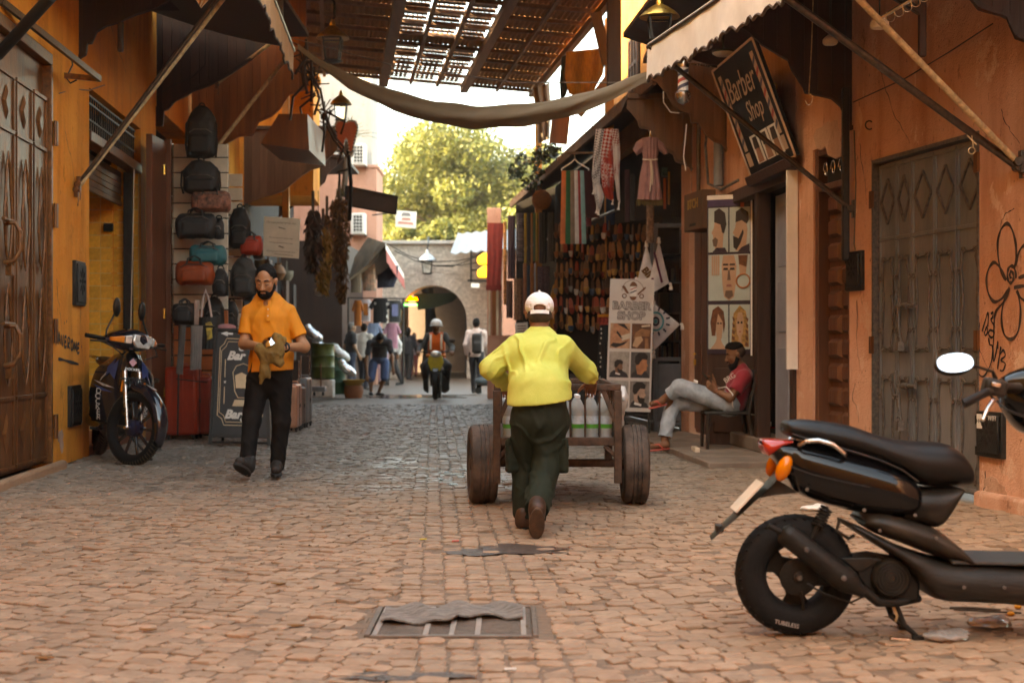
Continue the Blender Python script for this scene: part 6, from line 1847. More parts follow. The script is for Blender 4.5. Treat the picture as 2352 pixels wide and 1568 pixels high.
MBK=mat('black_nylon',(.018,.016,.015),.6,var=.3,bump=.2,bscale=160);MGB=mat('charcoal_nylon',(.05,.048,.045),.6,var=.3,bump=.2,bscale=160)
MTE=mat('teal_nylon',(.02,.12,.13),.55,var=.2);MRB=mat('rust_red_nylon',(.26,.045,.012),.55,var=.3);MRD=mat('red_nylon',(.36,.03,.012),.5)
MPT=mat('patterned_nylon',(.03,.028,.04),.6,var=.9,scale=18,hue=(.20,.08,.05))
bag('tall black rucksack hanging topmost on the white slats',427,240,500,372,17.35,MBK)
bag('black rucksack hanging second from the top',416,366,508,452,17.3,MBK)
bag('dark patterned barrel bag with orange flecks',440,432,530,494,17.3,MPT,'holdall')
bag('black holdall hanging in the middle of the slats',404,482,498,556,17.25,MBK,'holdall')
bag('small black pouch right of the black holdall',492,500,514,552,17.3,MBK)
bag('teal shoulder bag with stitched panels',436,558,520,614,17.25,MTE,'holdall')
bag('rust red holdall with black strap under the teal bag',404,592,492,662,17.2,MRB,'holdall',M_BLACK)
bag('black daypack right of the rust red holdall',490,614,524,684,17.3,MBK)
bag('black slim rucksack on the second slat panel',526,472,576,578,19.0,MBK)
bag('bright red handbag beside the slim black rucksack',552,536,602,592,19.0,MRD,'holdall')
bag('charcoal rucksack low on the second panel',530,588,590,688,18.9,MGB)
bag('soft black bag low beside the towels',397,690,452,752,17.2,MBK,'holdall')
bag('black bag behind the printed tote',470,680,515,760,17.5,MBK)
bag('black wheeled bag standing behind the slatted display',520,690,545,760,18.6,MBK)
D=17.0
t=thing('tote_bag','black printed tote bag hanging on long pale handles','bag',P(478,730,D))
garment('bag_body','','',[(457,728),(456,765),(458,802)],[(500,728),(501,765),(499,802)],D,MBK,t,th=.04)
q=MB();q.tube([P(462,728,D-.03),P(466,690,D-.03),P(472,664,D),P(480,690,D-.03),P(486,728,D-.03)],.013,6);q.build('handle',mat('pale_strap',(.55,.42,.36),.8),t)
q=MB();q.prism([P(472,742,D-.052),P(484,738,D-.052),P(490,750,D-.052),P(486,758,D-.052),P(488,776,D-.052),P(476,780,D-.052),P(474,760,D-.052)],(0,.004,0));q.build('figure_print',mat('blue_orange_print',(.12,.20,.32),.6,var=.9,scale=16,hue=(.75,.35,.05)),t,smooth=0)
D=16.6
t=thing('towel_rack','black rail rack holding two grey towels','rack',P(440,1000,D))
q=MB();q.tube([P(412,748,D),P(492,750,D)],.014,8);q.tube([P(412,748,D),P(408,1000,D)],.012,8);q.tube([P(492,750,D),P(494,1000,D)],.012,8);q.tube([P(404,870,D-.02),P(476,878,D-.02)],.008,6);q.build('rail',M_IRON,t)
garment('towel','dark grey towel hanging on the left of the black rack','towel',[(414,748),(409,800),(404,858)],[(428,748),(424,800),(420,860)],D-.02,cl('dark_grey_towel',(.09,.075,.065)),th=.03)
garment('towel','lighter grey towel hanging on the right of the black rack','towel',[(438,748),(438,800),(436,850)],[(466,748),(464,800),(462,848)],D-.02,cl('light_grey_towel',(.19,.16,.14)),th=.035)
garment('towel','pale pink towel hanging behind the tote handles','towel',*rectL(446,690,458,748),17.1,cl('pale_pink_towel',(.5,.36,.30)),th=.03)
def suitcase(label,u0,v0,u1,v1,D,m,dp=.30,rz=.0,handle=False,ribs=5):
 g=P((u0+u1)/2,v1,D);w_=(u1-u0)/FP*D;h_=(v1-v0)/FP*D-.05
 t=thing('suitcase',label,'suitcase',(g.x,D,0),rz)
 z0=.06
 q=MB();q.box((0,0,z0+h_/2),(w_,dp,h_));q.build('shell',m,t,local=True,bevel=.035,bseg=3)
 for k_ in range(ribs):
  x=-w_/2+w_*(k_+.5)/ribs
  q=MB();q.box((x,-dp/2-.004,z0+h_/2),(w_/ribs*.5,.014,h_*.86));q.build('rib',m,t,local=True,bevel=.006)
 q=MB();q.box((w_/2,0,z0+h_/2),(.012,.012,h_*.9));q.box((w_/2+.004,0,z0+h_*.5),(.02,.03,.05));q.build('zip_seam',M_BLACK,t,local=True)
 for sx in(-1,1):
  for sy in(-1,1):
   q=MB();q.lathe([(.028,-.012),(.028,.012)],(sx*w_*.38,sy*dp*.35,.03),(1,0,0),12);q.box((sx*w_*.38,sy*dp*.35,.055),(.04,.04,.03));q.build('castor',M_BLACK,t,local=True)
 q=MB();q.tube([(-.05,0,z0+h_),(-.045,0,z0+h_+.03),(.045,0,z0+h_+.03),(.05,0,z0+h_)],.01,8);q.build('carry_handle',m,t,local=True)
 if handle:
  q=MB();q.tube([(-.06,.05,z0+h_),(-.06,.05,z0+h_+.3),(.06,.05,z0+h_+.3),(.06,.05,z0+h_)],.009,8);q.build('pull_handle',M_STEEL,t,local=True)
 return t
MSR=mat('red_shell',(.30,.030,.012),.32,coat=.3)
suitcase('tall glossy red suitcase beside the moped',384,842,458,1008,17.0,MSR,ribs=3)
suitcase('lower red suitcase squeezed beside the chalkboard sign',452,864,492,1004,17.2,mat('dark_red_shell',(.20,.022,.012),.35),ribs=2)
suitcase('rose gold suitcase just behind the man in orange',662,882,688,990,18.6,mat('rose_gold_shell',(.50,.24,.15),.3,.25),dp=.45,ribs=3,handle=True)
suitcase('brown suitcase squeezed between rose gold and grey ones',684,886,698,980,19.3,mat('brown_shell',(.13,.055,.03),.4),dp=.4,ribs=2)
suitcase('ribbed grey suitcase at the end of the row',688,864,712,975,19.8,mat('grey_shell',(.16,.165,.17),.35),dp=.5,ribs=4,handle=True)
soft('bag_body',[ball(P(520,752,17.2),(.12,.08,.045))],.012,cl('pink_felt',(.45,.2,.2)),thing('sun_hat','pink felt sun hat lying above the chalkboard sign','hat',P(520,752,17.2)))
D=15.8
t=thing('pavement_sign','black folding pavement sign with cream lettering behind the walking man','pavement sign',P(550,1022,D))
A0,A1,A2,A3=P(484,1000,D),P(617,1003,D),P(612,762,D+.28),P(496,757,D+.28)
fx=(A1-A0).normalized();fz=(A3-A0).normalized();fn=fx.cross(fz).normalized()
q=MB();q.prism([A0,A1,A2,A3],-fn*.02);q.build('board',mat('chalk_black',(.02,.018,.017),.5,var=.4,scale=5),t,smooth=0)
def af(a,b_,l=.0):return A0*(1-a)*(1-b_)+A1*a*(1-b_)+A2*a*b_+A3*(1-a)*b_+fn*(.003+l)
q=MB()
for a,b_ in(((0,-.08),(0,1.01)),((1,-.08),(1,1.01)),((0,.0),(1,.0)),((0,1.0),(1,1.0))):q.beam(af(*a),af(*b_),.035,.035,fn)
q.build('frame',M_IRON,t)
q=MB()
for a in(.02,.98):q.beam(af(a,.98)+Vector((0,.05,0)),Vector((af(a,0).x,D+.62,0)),.03,.03)
q.beam(af(.02,-.06)+Vector((0,0,.0)),af(.98,-.06),.025,.025);q.build('rear_leg',M_IRON,t)
MCR=mat('cream_print',(.60,.42,.25),.6)
q=MB()
def notch(i):return[(.07+i,.86-i),(.15+i,.90-i),(.19+i,.95-i),(.81-i,.95-i),(.85-i,.90-i),(.93-i,.86-i),(.93-i,.16+i),(.85-i,.13+i),(.81-i,.07+i),(.19+i,.07+i),(.15+i,.13+i),(.07+i,.16+i)]
for i,r_ in((.03,.0055),(.06,.0045)):
 q.tube([af(a,b_,.002)for a,b_ in notch(i)],r_,5,closed=True)
for x in(.21,):
 q.tube([af(x,.55,.002),af(x,.72,.002)],.005,5);q.tube([af(x,.3,.002),af(x,.46,.002)],.005,5)
q.build('border_print',MCR,t)
MIV=mat('ivory_print',(.66,.60,.52),.6)
letters('C',.09,MIV,t,af(.50,.83),fx,fz,.002,shear=.3,bold=.004)
letters('Bar',.135,MIV,t,af(.40,.755),fx,fz,.002,shear=.3,bold=.006)
letters('Barg',.135,MIV,t,af(.42,.20),fx,fz,.002,shear=.3,bold=.006)
q=MB();q.prism([af(a,b_,.002)for a,b_ in((.10,.965),(.24,.992),(.24,.975),(.34,.975),(.34,.957),(.24,.957),(.24,.94))],fn*.002);q.build('arrow_print',M_WHITE,t,smooth=0)
q=MB();q.prism([af(.215+.03*(1 if i%2==0 else .4)*math.sin(i*PI/5),.505+.018*(1 if i%2==0 else .4)*math.cos(i*PI/5),.002)for i in range(10)],fn*.002);q.build('star_print',MIV,t,smooth=0)
q=MB();pr_=[(.36,.60),(.42,.66),(.55,.685),(.68,.66),(.72,.60),(.66,.42),(.62,.36),(.46,.36),(.40,.42)]
q.tube([af(a,b_,.002)for a,b_ in pr_],.006,5,closed=True);q.build('emblem_outline',MCR,t)
q=MB();q.prism([af(a,b_,.002)for a,b_ in((.40,.57),(.52,.60),(.64,.57),(.62,.45),(.42,.45))],fn*.002);q.build('emblem_fill',MCR,t,smooth=0)
q=MB();q.prism([af(a,b_,.002)for a,b_ in((.40,.34),(.62,.34),(.66,.28),(.36,.28))],fn*.002);q.build('emblem_fill',MCR,t,smooth=0)
# herb seller, left middle
MH=[mat('dry_herb_brown',(.12,.055,.015),.85,var=.6,scale=14),mat('dry_herb_ochre',(.22,.12,.02),.85,var=.5,scale=14),mat('dark_hide',(.045,.022,.012),.7,var=.5)]
def bundle(label,u0,v0,u1,v1,D,m,n=900,size=.06):
 c=P((u0+u1)/2,v0,D);w_=(u1-u0)/FP*D/2;h_=(v1-v0)/FP*D
 t=thing('hanging_bundle',label,'bundle',c)
 V=[];F=[]
 for i in range(n):
  f=RNG.random();a=RNG.uniform(0,2*PI);r_=w_*(.25+.75*math.sin(PI*min(1,f*.75+.15)))*math.sqrt(RNG.random())
  p=c+Vector((math.cos(a)*r_,math.sin(a)*r_,-h_*f));d=Vector((RNG.normal(0,.35),RNG.normal(0,.35),-1)).normalized();s_=d.cross(Vector(RNG.normal(0,1,3).tolist())).normalized()
  l_=size*(1+1.5*RNG.random());wd=size*.28
  k_=len(V);V+=[p,p+d*l_*.5+s_*wd,p+d*l_,p+d*l_*.5-s_*wd];F.append((k_,k_+1,k_+2,k_+3))
 q=MB();q.add(V,F);q.build('leaves',m,t,smooth=0)
 q=MB();q.tube([c+Vector((0,0,.3)),c-Vector((0,0,h_*.5))],.025,6);q.build('stalk',M_BARK,t)
bundle('tall hanging bundle of dried herbs under the dark sign board',752,455,806,610,25.4,MH[0],1600)
bundle('ochre yellow dried bundle pointing down behind the notice board',722,520,762,660,24.0,MH[1],900,.08)
bundle('dark hanging bundle right of the notice board',700,480,738,610,23.6,MH[2],800,.09)
bundle('slim brown bundle hanging at the shop post',742,490,760,600,24.8,MH[0],500)
bundle('ragged dry bundle low beside the far awning',770,580,800,690,27.0,MH[0],700)
bundle('greenish dry bundle hanging at the top of the post',770,430,790,500,26.5,mat('grey_green_herb',(.14,.13,.06),.85,var=.5),400)
def drum(label,u0,v0,u1,v1,D,m):
 g=P((u0+u1)/2,v1,D);r_=(u1-u0)/FP*D/2;h_=(v1-v0)/FP*D;zb=max(.0,g.z)if v1>880 else g.z
 t=thing('steel_drum',label,'drum',(g.x,D,g.z))
 prof=[(r_,0),(r_,h_*.02)]
 for k_ in(.33,.66):prof+=[(r_,h_*(k_-.02)),(r_*1.04,h_*k_),(r_,h_*(k_+.02))]
 prof+=[(r_,h_*.98),(r_*1.03,h_),(r_*.95,h_),(r_*.94,h_*.9),(.01,h_*.9)]
 q=MB();q.lathe(prof,(g.x,D,g.z),n=28);q.build('drum_body',m,t,smooth=50)
 q=MB();q.torus((g.x,D,g.z+h_),r_*1.02,.016,n=28,m=6);q.build('rim',m,t)
 return t
drum('olive green drum on a crate beside the man in orange',716,790,768,868,30.0,mat('olive_drum',(.075,.105,.022),.4,var=.4))
drum('dark green drum standing on the street',746,822,794,905,31.0,mat('green_drum',(.012,.06,.03),.4,var=.4))
D=30.0
q=MB();q.box(P(740,890,D)+Vector((0,0,-.02)),(.5,.4,.38));tag(q.build('stone_block',M_STONEW,loc=P(740,905,D),bevel=.03),'pale stone block carrying the olive green drum','block')
t=thing('weighing_scale','small low trolley scale beside the grey suitcase','scale',P(735,905,29))
q=MB();q.box(P(732,893,29),(.30,.3,.10));q.build('scale_base',M_GREYD,t,bevel=.01);q=MB();q.tube([P(737,890,29),P(737,835,29)],.014,6);q.build('scale_post',M_RUSTW,t)
for s_ in(-1,1):
 q=MB();q.lathe([(.04,-.02),(.04,.02)],P(732+10*s_,904,29),(1,0,0),10);q.build('wheel',M_BLACK,t)
c=P(812,880,31)
t=thing('clay_bowl','wide orange clay bowl stacked on a pot by the bent man','bowl',(c.x,31,0))
q=MB();q.lathe([(.18,.0),(.22,.15),(.2,.27)],(c.x,31,0),n=18);q.build('pot',mat('terracotta',(.24,.08,.03),.7),t);q=MB();q.lathe([(.16,.275),(.27,.40),(.25,.40),(.14,.30),(.01,.29)],(c.x,31,0),n=20);q.build('bowl',mat('mustard_clay',(.35,.2,.03),.6),t)
MFOIL=mat('silver_foil',(.6,.6,.6),.22,.8,var=.2)
for k_,(u,v,D,lb)in enumerate(((722,770,29.4,'shiny plastic sack leaning over the olive drum'),(742,800,30.0,'crumpled clear sack between the two drums'),(800,850,30.5,'shiny plastic sack above the clay bowl'),(786,815,31.2,'torn white sack standing in the dark green drum'))):
 c=P(u,v,D);soft('sack_body',[ball(c,(.20,.15,.10),Matrix.Rotation(.6,3,'Y')),ball(c+Vector((-.14,0,.14)),(.09,.08,.1))],.03,MFOIL if k_!=3 else M_WHITE,thing('sack',lb,'sack',c),k=.05,disp=wave(.02,((1,1,0),.1,0),((0,1,1),.08,1)))
for k_,(u,v,D,col,lb)in enumerate(((734,640,25,(.5,.48,.44),'white ceramic gourd hanging upper under the herbs'),(735,668,25,(.48,.44,.4),'white ceramic gourd hanging lower under the herbs'))):
 c=P(u,v,D);t=thing('hanging_gourd',lb,'gourd',c);q=MB();q.lathe([(.02,-.10),(.085,-.06),(.10,.0),(.05,.07),(.025,.12)],c,n=14);q.build('gourd_body',mat('pale_ceramic',col,.4),t);q=MB();q.tube([c+Vector((0,0,.12)),c+Vector((0,0,.3))],.008,5);q.build('string',M_BARK,t)
c=P(731,533,27.5);t=thing('stall_bulb','bright white bulb glowing inside the herb stall','bulb',c)
q=MB();q.ell(c,(.055,.055,.075));q.build('bulb',mat('lit_bulb',(1,1,1),.5,emit=(.95,1.0,1.0),es=3.0,bump=0),t);q=MB();q.lathe([(.03,.06),(.03,.14)],c,n=10);q.tube([c+Vector((0,0,.14)),c+Vector((0,0,.8))],.008,5);q.build('socket',M_BLACK,t)
t=thing('stall_shelf','dark wooden shelves of jars inside the herb stall','shelf',P(705,900,27))
for z in(.5,1.0,1.5,2.0):
 q=MB();q.obox((-5.2,24.6,z),(.35,0,0),(0,4.5,0),(0,0,.03));q.build('shelf_board',M_DKWOOD,t)
 for k_ in range(9):
  q=MB();h_=.16+.12*RNG.random();q.lathe([(.07,.03),(.08,h_*.4),(.075,h_*.8),(.04,h_)],(-4.95,24.9+k_*.5,z),n=10);q.build('jar',mat('jar_%d'%(k_%4),[(.22,.07,.03),(.3,.2,.08),(.08,.05,.03),(.16,.12,.1)][k_%4],.5),t)
MGD=[mat('stall_goods_%d'%i,c,.7,var=.4,scale=12,bump=.3)for i,c in enumerate([(.16,.065,.02),(.07,.03,.015),(.24,.13,.04),(.10,.02,.012),(.03,.02,.015),(.20,.17,.12)])]
CNM=['tan','brown','straw coloured','dark red','black','pale']
for k_ in range(30):
 lane=k_//10;i=k_%10
 y=22.6+i*1.15+RNG.normal(0,.1);z=(2.75,2.05,1.35)[lane]+RNG.normal(0,.08);off=.20+.25*RNG.random()+(.25 if lane==2 else 0)
 c=L1.pt(y,z,off);ci=int(RNG.integers(0,6));kind=('basket','leather bag','pot')[int(RNG.integers(0,3))]
 t=thing('hanging_'+kind.replace(' ','_'),'%s %s, %s along the %s line of goods at the left stalls'%(CNM[ci],kind,ORD[i],('top','middle','bottom')[lane]),kind,c,group='goods hung along the left stalls')
 q=MB();r_=.13+.07*RNG.random()
 if kind=='basket':q.lathe([(r_*.6,-r_),(r_,-r_*.3),(r_*1.05,r_*.5),(r_*.95,r_*.5),(r_*.8,-r_*.2),(.01,-r_*.8)],c,n=16);q.build('basket_body',MGD[ci],t)
 elif kind=='pot':q.lathe([(r_*.5,-r_),(r_*.95,-r_*.2),(r_*.7,r_*.5),(r_*.35,r_*.8),(r_*.45,r_)],c,n=16);q.build('pot_body',MGD[ci],t)
 else:soft('bag_body',[rbox(c,(r_*.4,r_,r_*1.05),r_*.3),ball(c-Vector((0,0,r_*.5)),(r_*.5,r_*.95,r_*.6))],.03,MGD[ci],t,k=.04)
 q=MB();q.tube([c+Vector((0,-r_*.7,r_*.5)),c+Vector((0,0,r_*2.0)),c+Vector((0,r_*.7,r_*.5))],.012,5);q.build('handle',MGD[ci],t)
for k_,(y,z0,z1,w_,ci)in enumerate(((23.2,.3,1.2,.4,2),(24.6,.0,.8,.5,0),(26.2,.0,.9,.5,5),(27.6,.0,.7,.55,1),(29.2,.9,2.4,.3,3),(32.0,.8,2.6,.4,1),(34.0,.8,2.6,.4,4))):
 c=L1.pt(y,z0,.45);q=MB()
 if z0<.5:q.lathe([(w_*.4,0),(w_*.5,z1*.6),(w_*.48,z1),(w_*.42,z1*.95),(.02,z1*.95)],c,n=16)
 else:q.prism([c+Vector((0,-w_/2,0)),c+Vector((0,w_/2,0)),c+Vector((0,w_/2,z1-z0)),c+Vector((0,-w_/2,z1-z0))],(.06,0,0))
 o=q.build('grain_sack' if z0<.5 else 'hanging_rug',MGD[ci],loc=c)
 tag(o,('%s open sack standing %s along the left stall fronts' if z0<.5 else '%s rug hanging %s along the far left stall wall')%(CNM[ci],ORD[k_]),'sack' if z0<.5 else 'rug')
t=thing('market_awning','sagging brown awning with red and white edge above the t-shirts','awning',P(860,600,36))
a0,a1=P(884,562,33),P(926,632,41)
b0,b1=P(800,640,33.0),P(880,640,41)
rows=[[a0+(a1-a0)*j/8*1.0 for j in range(9)],[(a0+(a1-a0)*j/8)*.5+(b0+(b1-b0)*j/8)*.5+Vector((0,0,-.06))for j in range(9)],[b0+(b1-b0)*j/8 for j in range(9)]]
q=MB();q.grid(rows,.02,(0,0,1));q.build('canopy',M_TARP,t)
q=MB();q.grid([[a0+(a1-a0)*j/12+Vector((.02,0,.03))for j in range(13)],[a0+(a1-a0)*j/12+Vector((.03,0,-.12))for j in range(13)]],.01,(1,0,0));q.build('white_edge',M_WHITE,t)
q=MB();q.grid([[a0+(a1-a0)*j/12+Vector((.035,0,-.125))for j in range(13)],[a0+(a1-a0)*j/12+Vector((.05,0,-.42+.03*(j%2)))for j in range(13)]],.01,(1,0,0));q.build('red_valance',mat('faded_red_cloth',(.40,.09,.07),.8),t)
hang(([(845,545),(815,590),(800,640)],[(892,560),(870,590),(845,610)]),33.2,M_TARP,'brown side cloth of the far market awning','cloth')
for k_,(L_,R_,D,col,lb,hue_)in enumerate((([(800,630),(806,650),(806,672)],[(828,625),(830,650),(830,672)],33.6,(.42,.33,.25),'cream patterned cloth hanging left below the far awning',(.2,.15,.1)),([(832,610),(832,640),(834,668)],[(860,595),(862,630),(864,668)],34,(.30,.33,.28),'grey green flowered cloth hanging below the far awning',(.55,.3,.2)),([(868,610),(866,640),(866,662)],[(915,610),(912,640),(905,660)],37.0,(.015,.017,.035),'dark navy cloth hanging under the red awning edge',(.03,.035,.06)))):
 garment('hanging_cloth',lb,'cloth',L_,R_,D,mat('far_cloth_%d'%k_,col,.9,var=.5,scale=7,hue=hue_),th=.05)
def tshirt(label,u0,v0,u1,v1,D,m,prt=None):
 w_=u1-u0;h_=v1-v0
 t=thing('t_shirt',label,'t-shirt',P((u0+u1)/2,v0,D))
 garment('shirt_body','','',[(u0+w_*.22,v0),(u0+w_*.2,v0+h_*.5),(u0+w_*.2,v1)],[(u1-w_*.22,v0),(u1-w_*.2,v0+h_*.5),(u1-w_*.2,v1)],D,m,t,th=.06)
 garment('sleeve','','',[(u0+w_*.24,v0),(u0+w_*.1,v0+h_*.18),(u0,v0+h_*.38)],[(u0+w_*.24,v0+h_*.3),(u0+w_*.2,v0+h_*.38),(u0+w_*.15,v0+h_*.46)],D,m,t,th=.03,rows=5,cols=6)
 garment('sleeve','','',[(u1-w_*.24,v0+h_*.3),(u1-w_*.2,v0+h_*.38),(u1-w_*.15,v0+h_*.46)],[(u1-w_*.24,v0),(u1-w_*.1,v0+h_*.18),(u1,v0+h_*.38)],D,m,t,th=.03,rows=5,cols=6)
 if prt:
  q=MB();c=P((u0+u1)/2,v0+h_*.45,D-.075);q.box(c,(w_*.3/FP*D,.008,h_*.55/FP*D));q.build('chest_print',prt,t)
tshirt('white t-shirt with orange patch hanging left of the spotted one',822,688,858,738,36,cl('white_tee',(.5,.46,.5)),mat('orange_patch',(.5,.16,.03),.8))
MSP=mp_.copy();MSP.name='white_spots';MSP.node_tree.nodes['Voronoi Texture'].inputs['Scale'].default_value=6.5;MSP.node_tree.nodes['Math'].inputs[1].default_value=.36
tshirt('black t-shirt with large white spots hanging by the arch',846,686,902,742,35.5,MSP)
tshirt('dark grey t-shirt with blue print hanging nearest the arch',884,690,930,740,36.5,cl('grey_tee',(.05,.05,.048)),mat('blue_print',(.22,.24,.42),.8))
tshirt('light blue t-shirt hanging lower behind the men',838,742,880,800,37,cl('blue_tee',(.22,.30,.46)))
tshirt('pink t-shirt hanging lower beside the light blue one',880,742,922,800,37.3,cl('pink_tee',(.55,.26,.34)))
tshirt('orange and black t-shirt hanging at the left end',808,690,836,748,34.5,cl('orange_tee',(.42,.12,.02)))
q=MB();q.tube([P(800,684,36),P(930,686,37)],.02,6);q.tube([P(800,684,36),P(800,900,36)],.025,6);q.tube([P(926,686,37),P(926,880,37)],.025,6);tag(q.build('clothes_rail',M_IRON,loc=P(800,900,36)),'black clothes rail carrying the t-shirts','rail')
q=MB();q.box((-5.6,38.5,1.9),(2.6,5.0,3.8));tag(q.build('market_stall',M_DKWOOD,loc=(-5.6,38.5,0),smooth=0),'dark wooden market stall behind the hanging t-shirts','stall')
# scooter and moped
M_GLOSS=mat('gloss_black_plastic',(.004,.004,.0045),.12,spec=.3,coat=.25,var=.1,bump=0,rvar=.05)
M_SATIN=mat('satin_black_plastic',(.009,.008,.007),.42,spec=.28,hue=(.030,.022,.016),var=.5,scale=9,bump=.08,bscale=120)
M_VINYL=mat('black_vinyl',(.008,.007,.0065),.42,spec=.3,var=.2,scale=6,bump=.1,bscale=220)
M_TYRE=mat('tyre_rubber',(.010,.009,.0085),.75,spec=.2,var=.4,scale=14,bump=.15,bscale=60)
M_DUST=mat('dusty_black_metal',(.014,.012,.010),.5,.1,spec=.28,var=.5,scale=12)
M_CHROME=mat('chrome',(.62,.6,.57),.12,1.0,var=.05,bump=0,rvar=0)
M_MIRR=mat('mirror_glass',(.9,.92,.94),.015,1.0,var=0,bump=0,rvar=0)
M_AMBER=mat('amber_lens',(.62,.16,.008),.18,var=.15,scale=30,coat=.5)
M_REDL=mat('red_lens',(.38,.018,.010),.16,var=.15,coat=.5)
M_LENS=mat('headlamp_glass',(.75,.72,.66),.08,.55,var=.35,scale=22,bump=.1)
def loft(mb,st,n=18,pw=2.6):
 0
 rows=[]
 for x,zt,zb,hw,yc in st:
  zc,hz=(zt+zb)/2,(zt-zb)/2
  r_=[]
  for k_ in range(n):
   a=2*PI*k_/n
   c,s_=math.cos(a),math.sin(a)
   r_.append((x,yc+hw*math.copysign(abs(c)**(2/pw),c),zc+hz*math.copysign(abs(s_)**(2/pw),s_)))
  rows.append(r_)
 i0=len(mb.v)
 mb.grid(rows,closed=True)
 m=len(rows)
 mb.f.append([i0+i for i in range(n)]);mb.mi.append(0)
 mb.f.append([i0+(m-1)*n+i for i in range(n)][::-1]);mb.mi.append(0)
 return mb
def densify(st,k_=4):
 out=[]
 for i in range(len(st)-1):
  for j in range(k_):
   f=j/k_
   p0,p1,p2,p3=st[max(i-1,0)],st[i],st[i+1],st[min(i+2,len(st)-1)]
   out.append(tuple(.5*(2*b+(c-a)*f+(2*a-5*b+4*c-d)*f*f+(3*b-a-3*c+d)*f**3)for a,b,c,d in zip(p0,p1,p2,p3)))
 out.append(st[-1]);return out
SD=5.46
sc_=thing('parked_scooter','black parked scooter with worn vinyl seat in the right foreground','scooter',(1.09,SD,0))
def sx(u):return(u-1176)/FP*SD
def sz(v):return 1.1-(v-797.7)/FP*SD
def px(st,y=SD):return densify([(sx(u),sz(a),sz(b),h,y)for u,a,b,h in st])
q=MB();loft(q,px([(1797,980,988,.03),(1801,968,996,.085),(1815,964,1003,.105),(1850,963,1014,.12),(1900,968,1028,.13),(1950,977,1041,.135),(2000,994,1056,.14),(2050,1007,1078,.148),(2090,1012,1104,.15),(2130,1014,1113,.148),(2165,1017,1113,.142),(2195,1033,1112,.13),(2216,1062,1110,.112),(2224,1092,1105,.07)]),22,2.5)
seat=q.build('seat',M_VINYL,sc_,smooth=180)
q=MB();pts=[(1805,992),(1850,1006),(1900,1020),(1950,1034),(2000,1050),(2050,1072),(2085,1098)]
q.tube([(sx(u),SD-.128-.012*i/6,sz(v))for i,(u,v)in enumerate(pts)],.004,6);q.build('seat_piping',M_SATIN,seat)
q=MB();loft(q,px([(1762,1016,1028,.05),(1770,1011,1048,.075),(1785,1008,1072,.09),(1808,1008,1100,.10),(1830,1010,1130,.115),(1870,1018,1149,.13),(1910,1027,1161,.14),(1960,1040,1173,.152),(2010,1054,1181,.16),(2054,1072,1184,.16),(2082,1092,1180,.15),(2098,1112,1164,.12),(2105,1128,1146,.06)]),24,2.7)
body=q.build('side_panel',M_GLOSS,sc_,smooth=180)
q=MB();loft(q,px([(2060,1120,1190,.12),(2100,1118,1196,.13),(2140,1117,1206,.13),(2165,1116,1180,.128),(2185,1116,1140,.125),(2196,1117,1126,.11)]),16,3.5);q.build('underseat_box',M_SATIN,sc_,smooth=60)
q=MB();loft(q,px([(1970,1186,1196,.13),(1985,1172,1210,.15),(2015,1167,1226,.16),(2070,1181,1246,.165),(2130,1203,1270,.165),(2180,1240,1284,.165),(2214,1278,1288,.16)]),16,2.4);q.build('engine_cover',M_SATIN,sc_,smooth=180)
q=MB();loft(q,px([(1940,1194,1204,.13),(1975,1208,1228,.15),(2010,1226,1250,.16),(2050,1246,1276,.165),(2080,1258,1306,.17),(2105,1266,1340,.17),(2125,1272,1362,.172),(2160,1280,1372,.175),(2220,1284,1374,.18),(2290,1288,1378,.18),(2360,1293,1384,.18),(2430,1290,1380,.175),(2480,1270,1360,.16)]),18,3.2);q.build('floor_skirt',mat('scuffed_skirt',(.020,.016,.013),.5,spec=.3,var=.7,scale=11,stretch=(.4,1,2.5)),sc_,smooth=80)
q=MB();q.obox((sx(2160),SD-.15,sz(1282)),(sx(2440)-sx(2160),0,-.01),(0,.30,0),(0,0,.014));q.build('floor_mat',mat('grey_floor_mat',(.05,.047,.044),.8),sc_,bevel=.004)
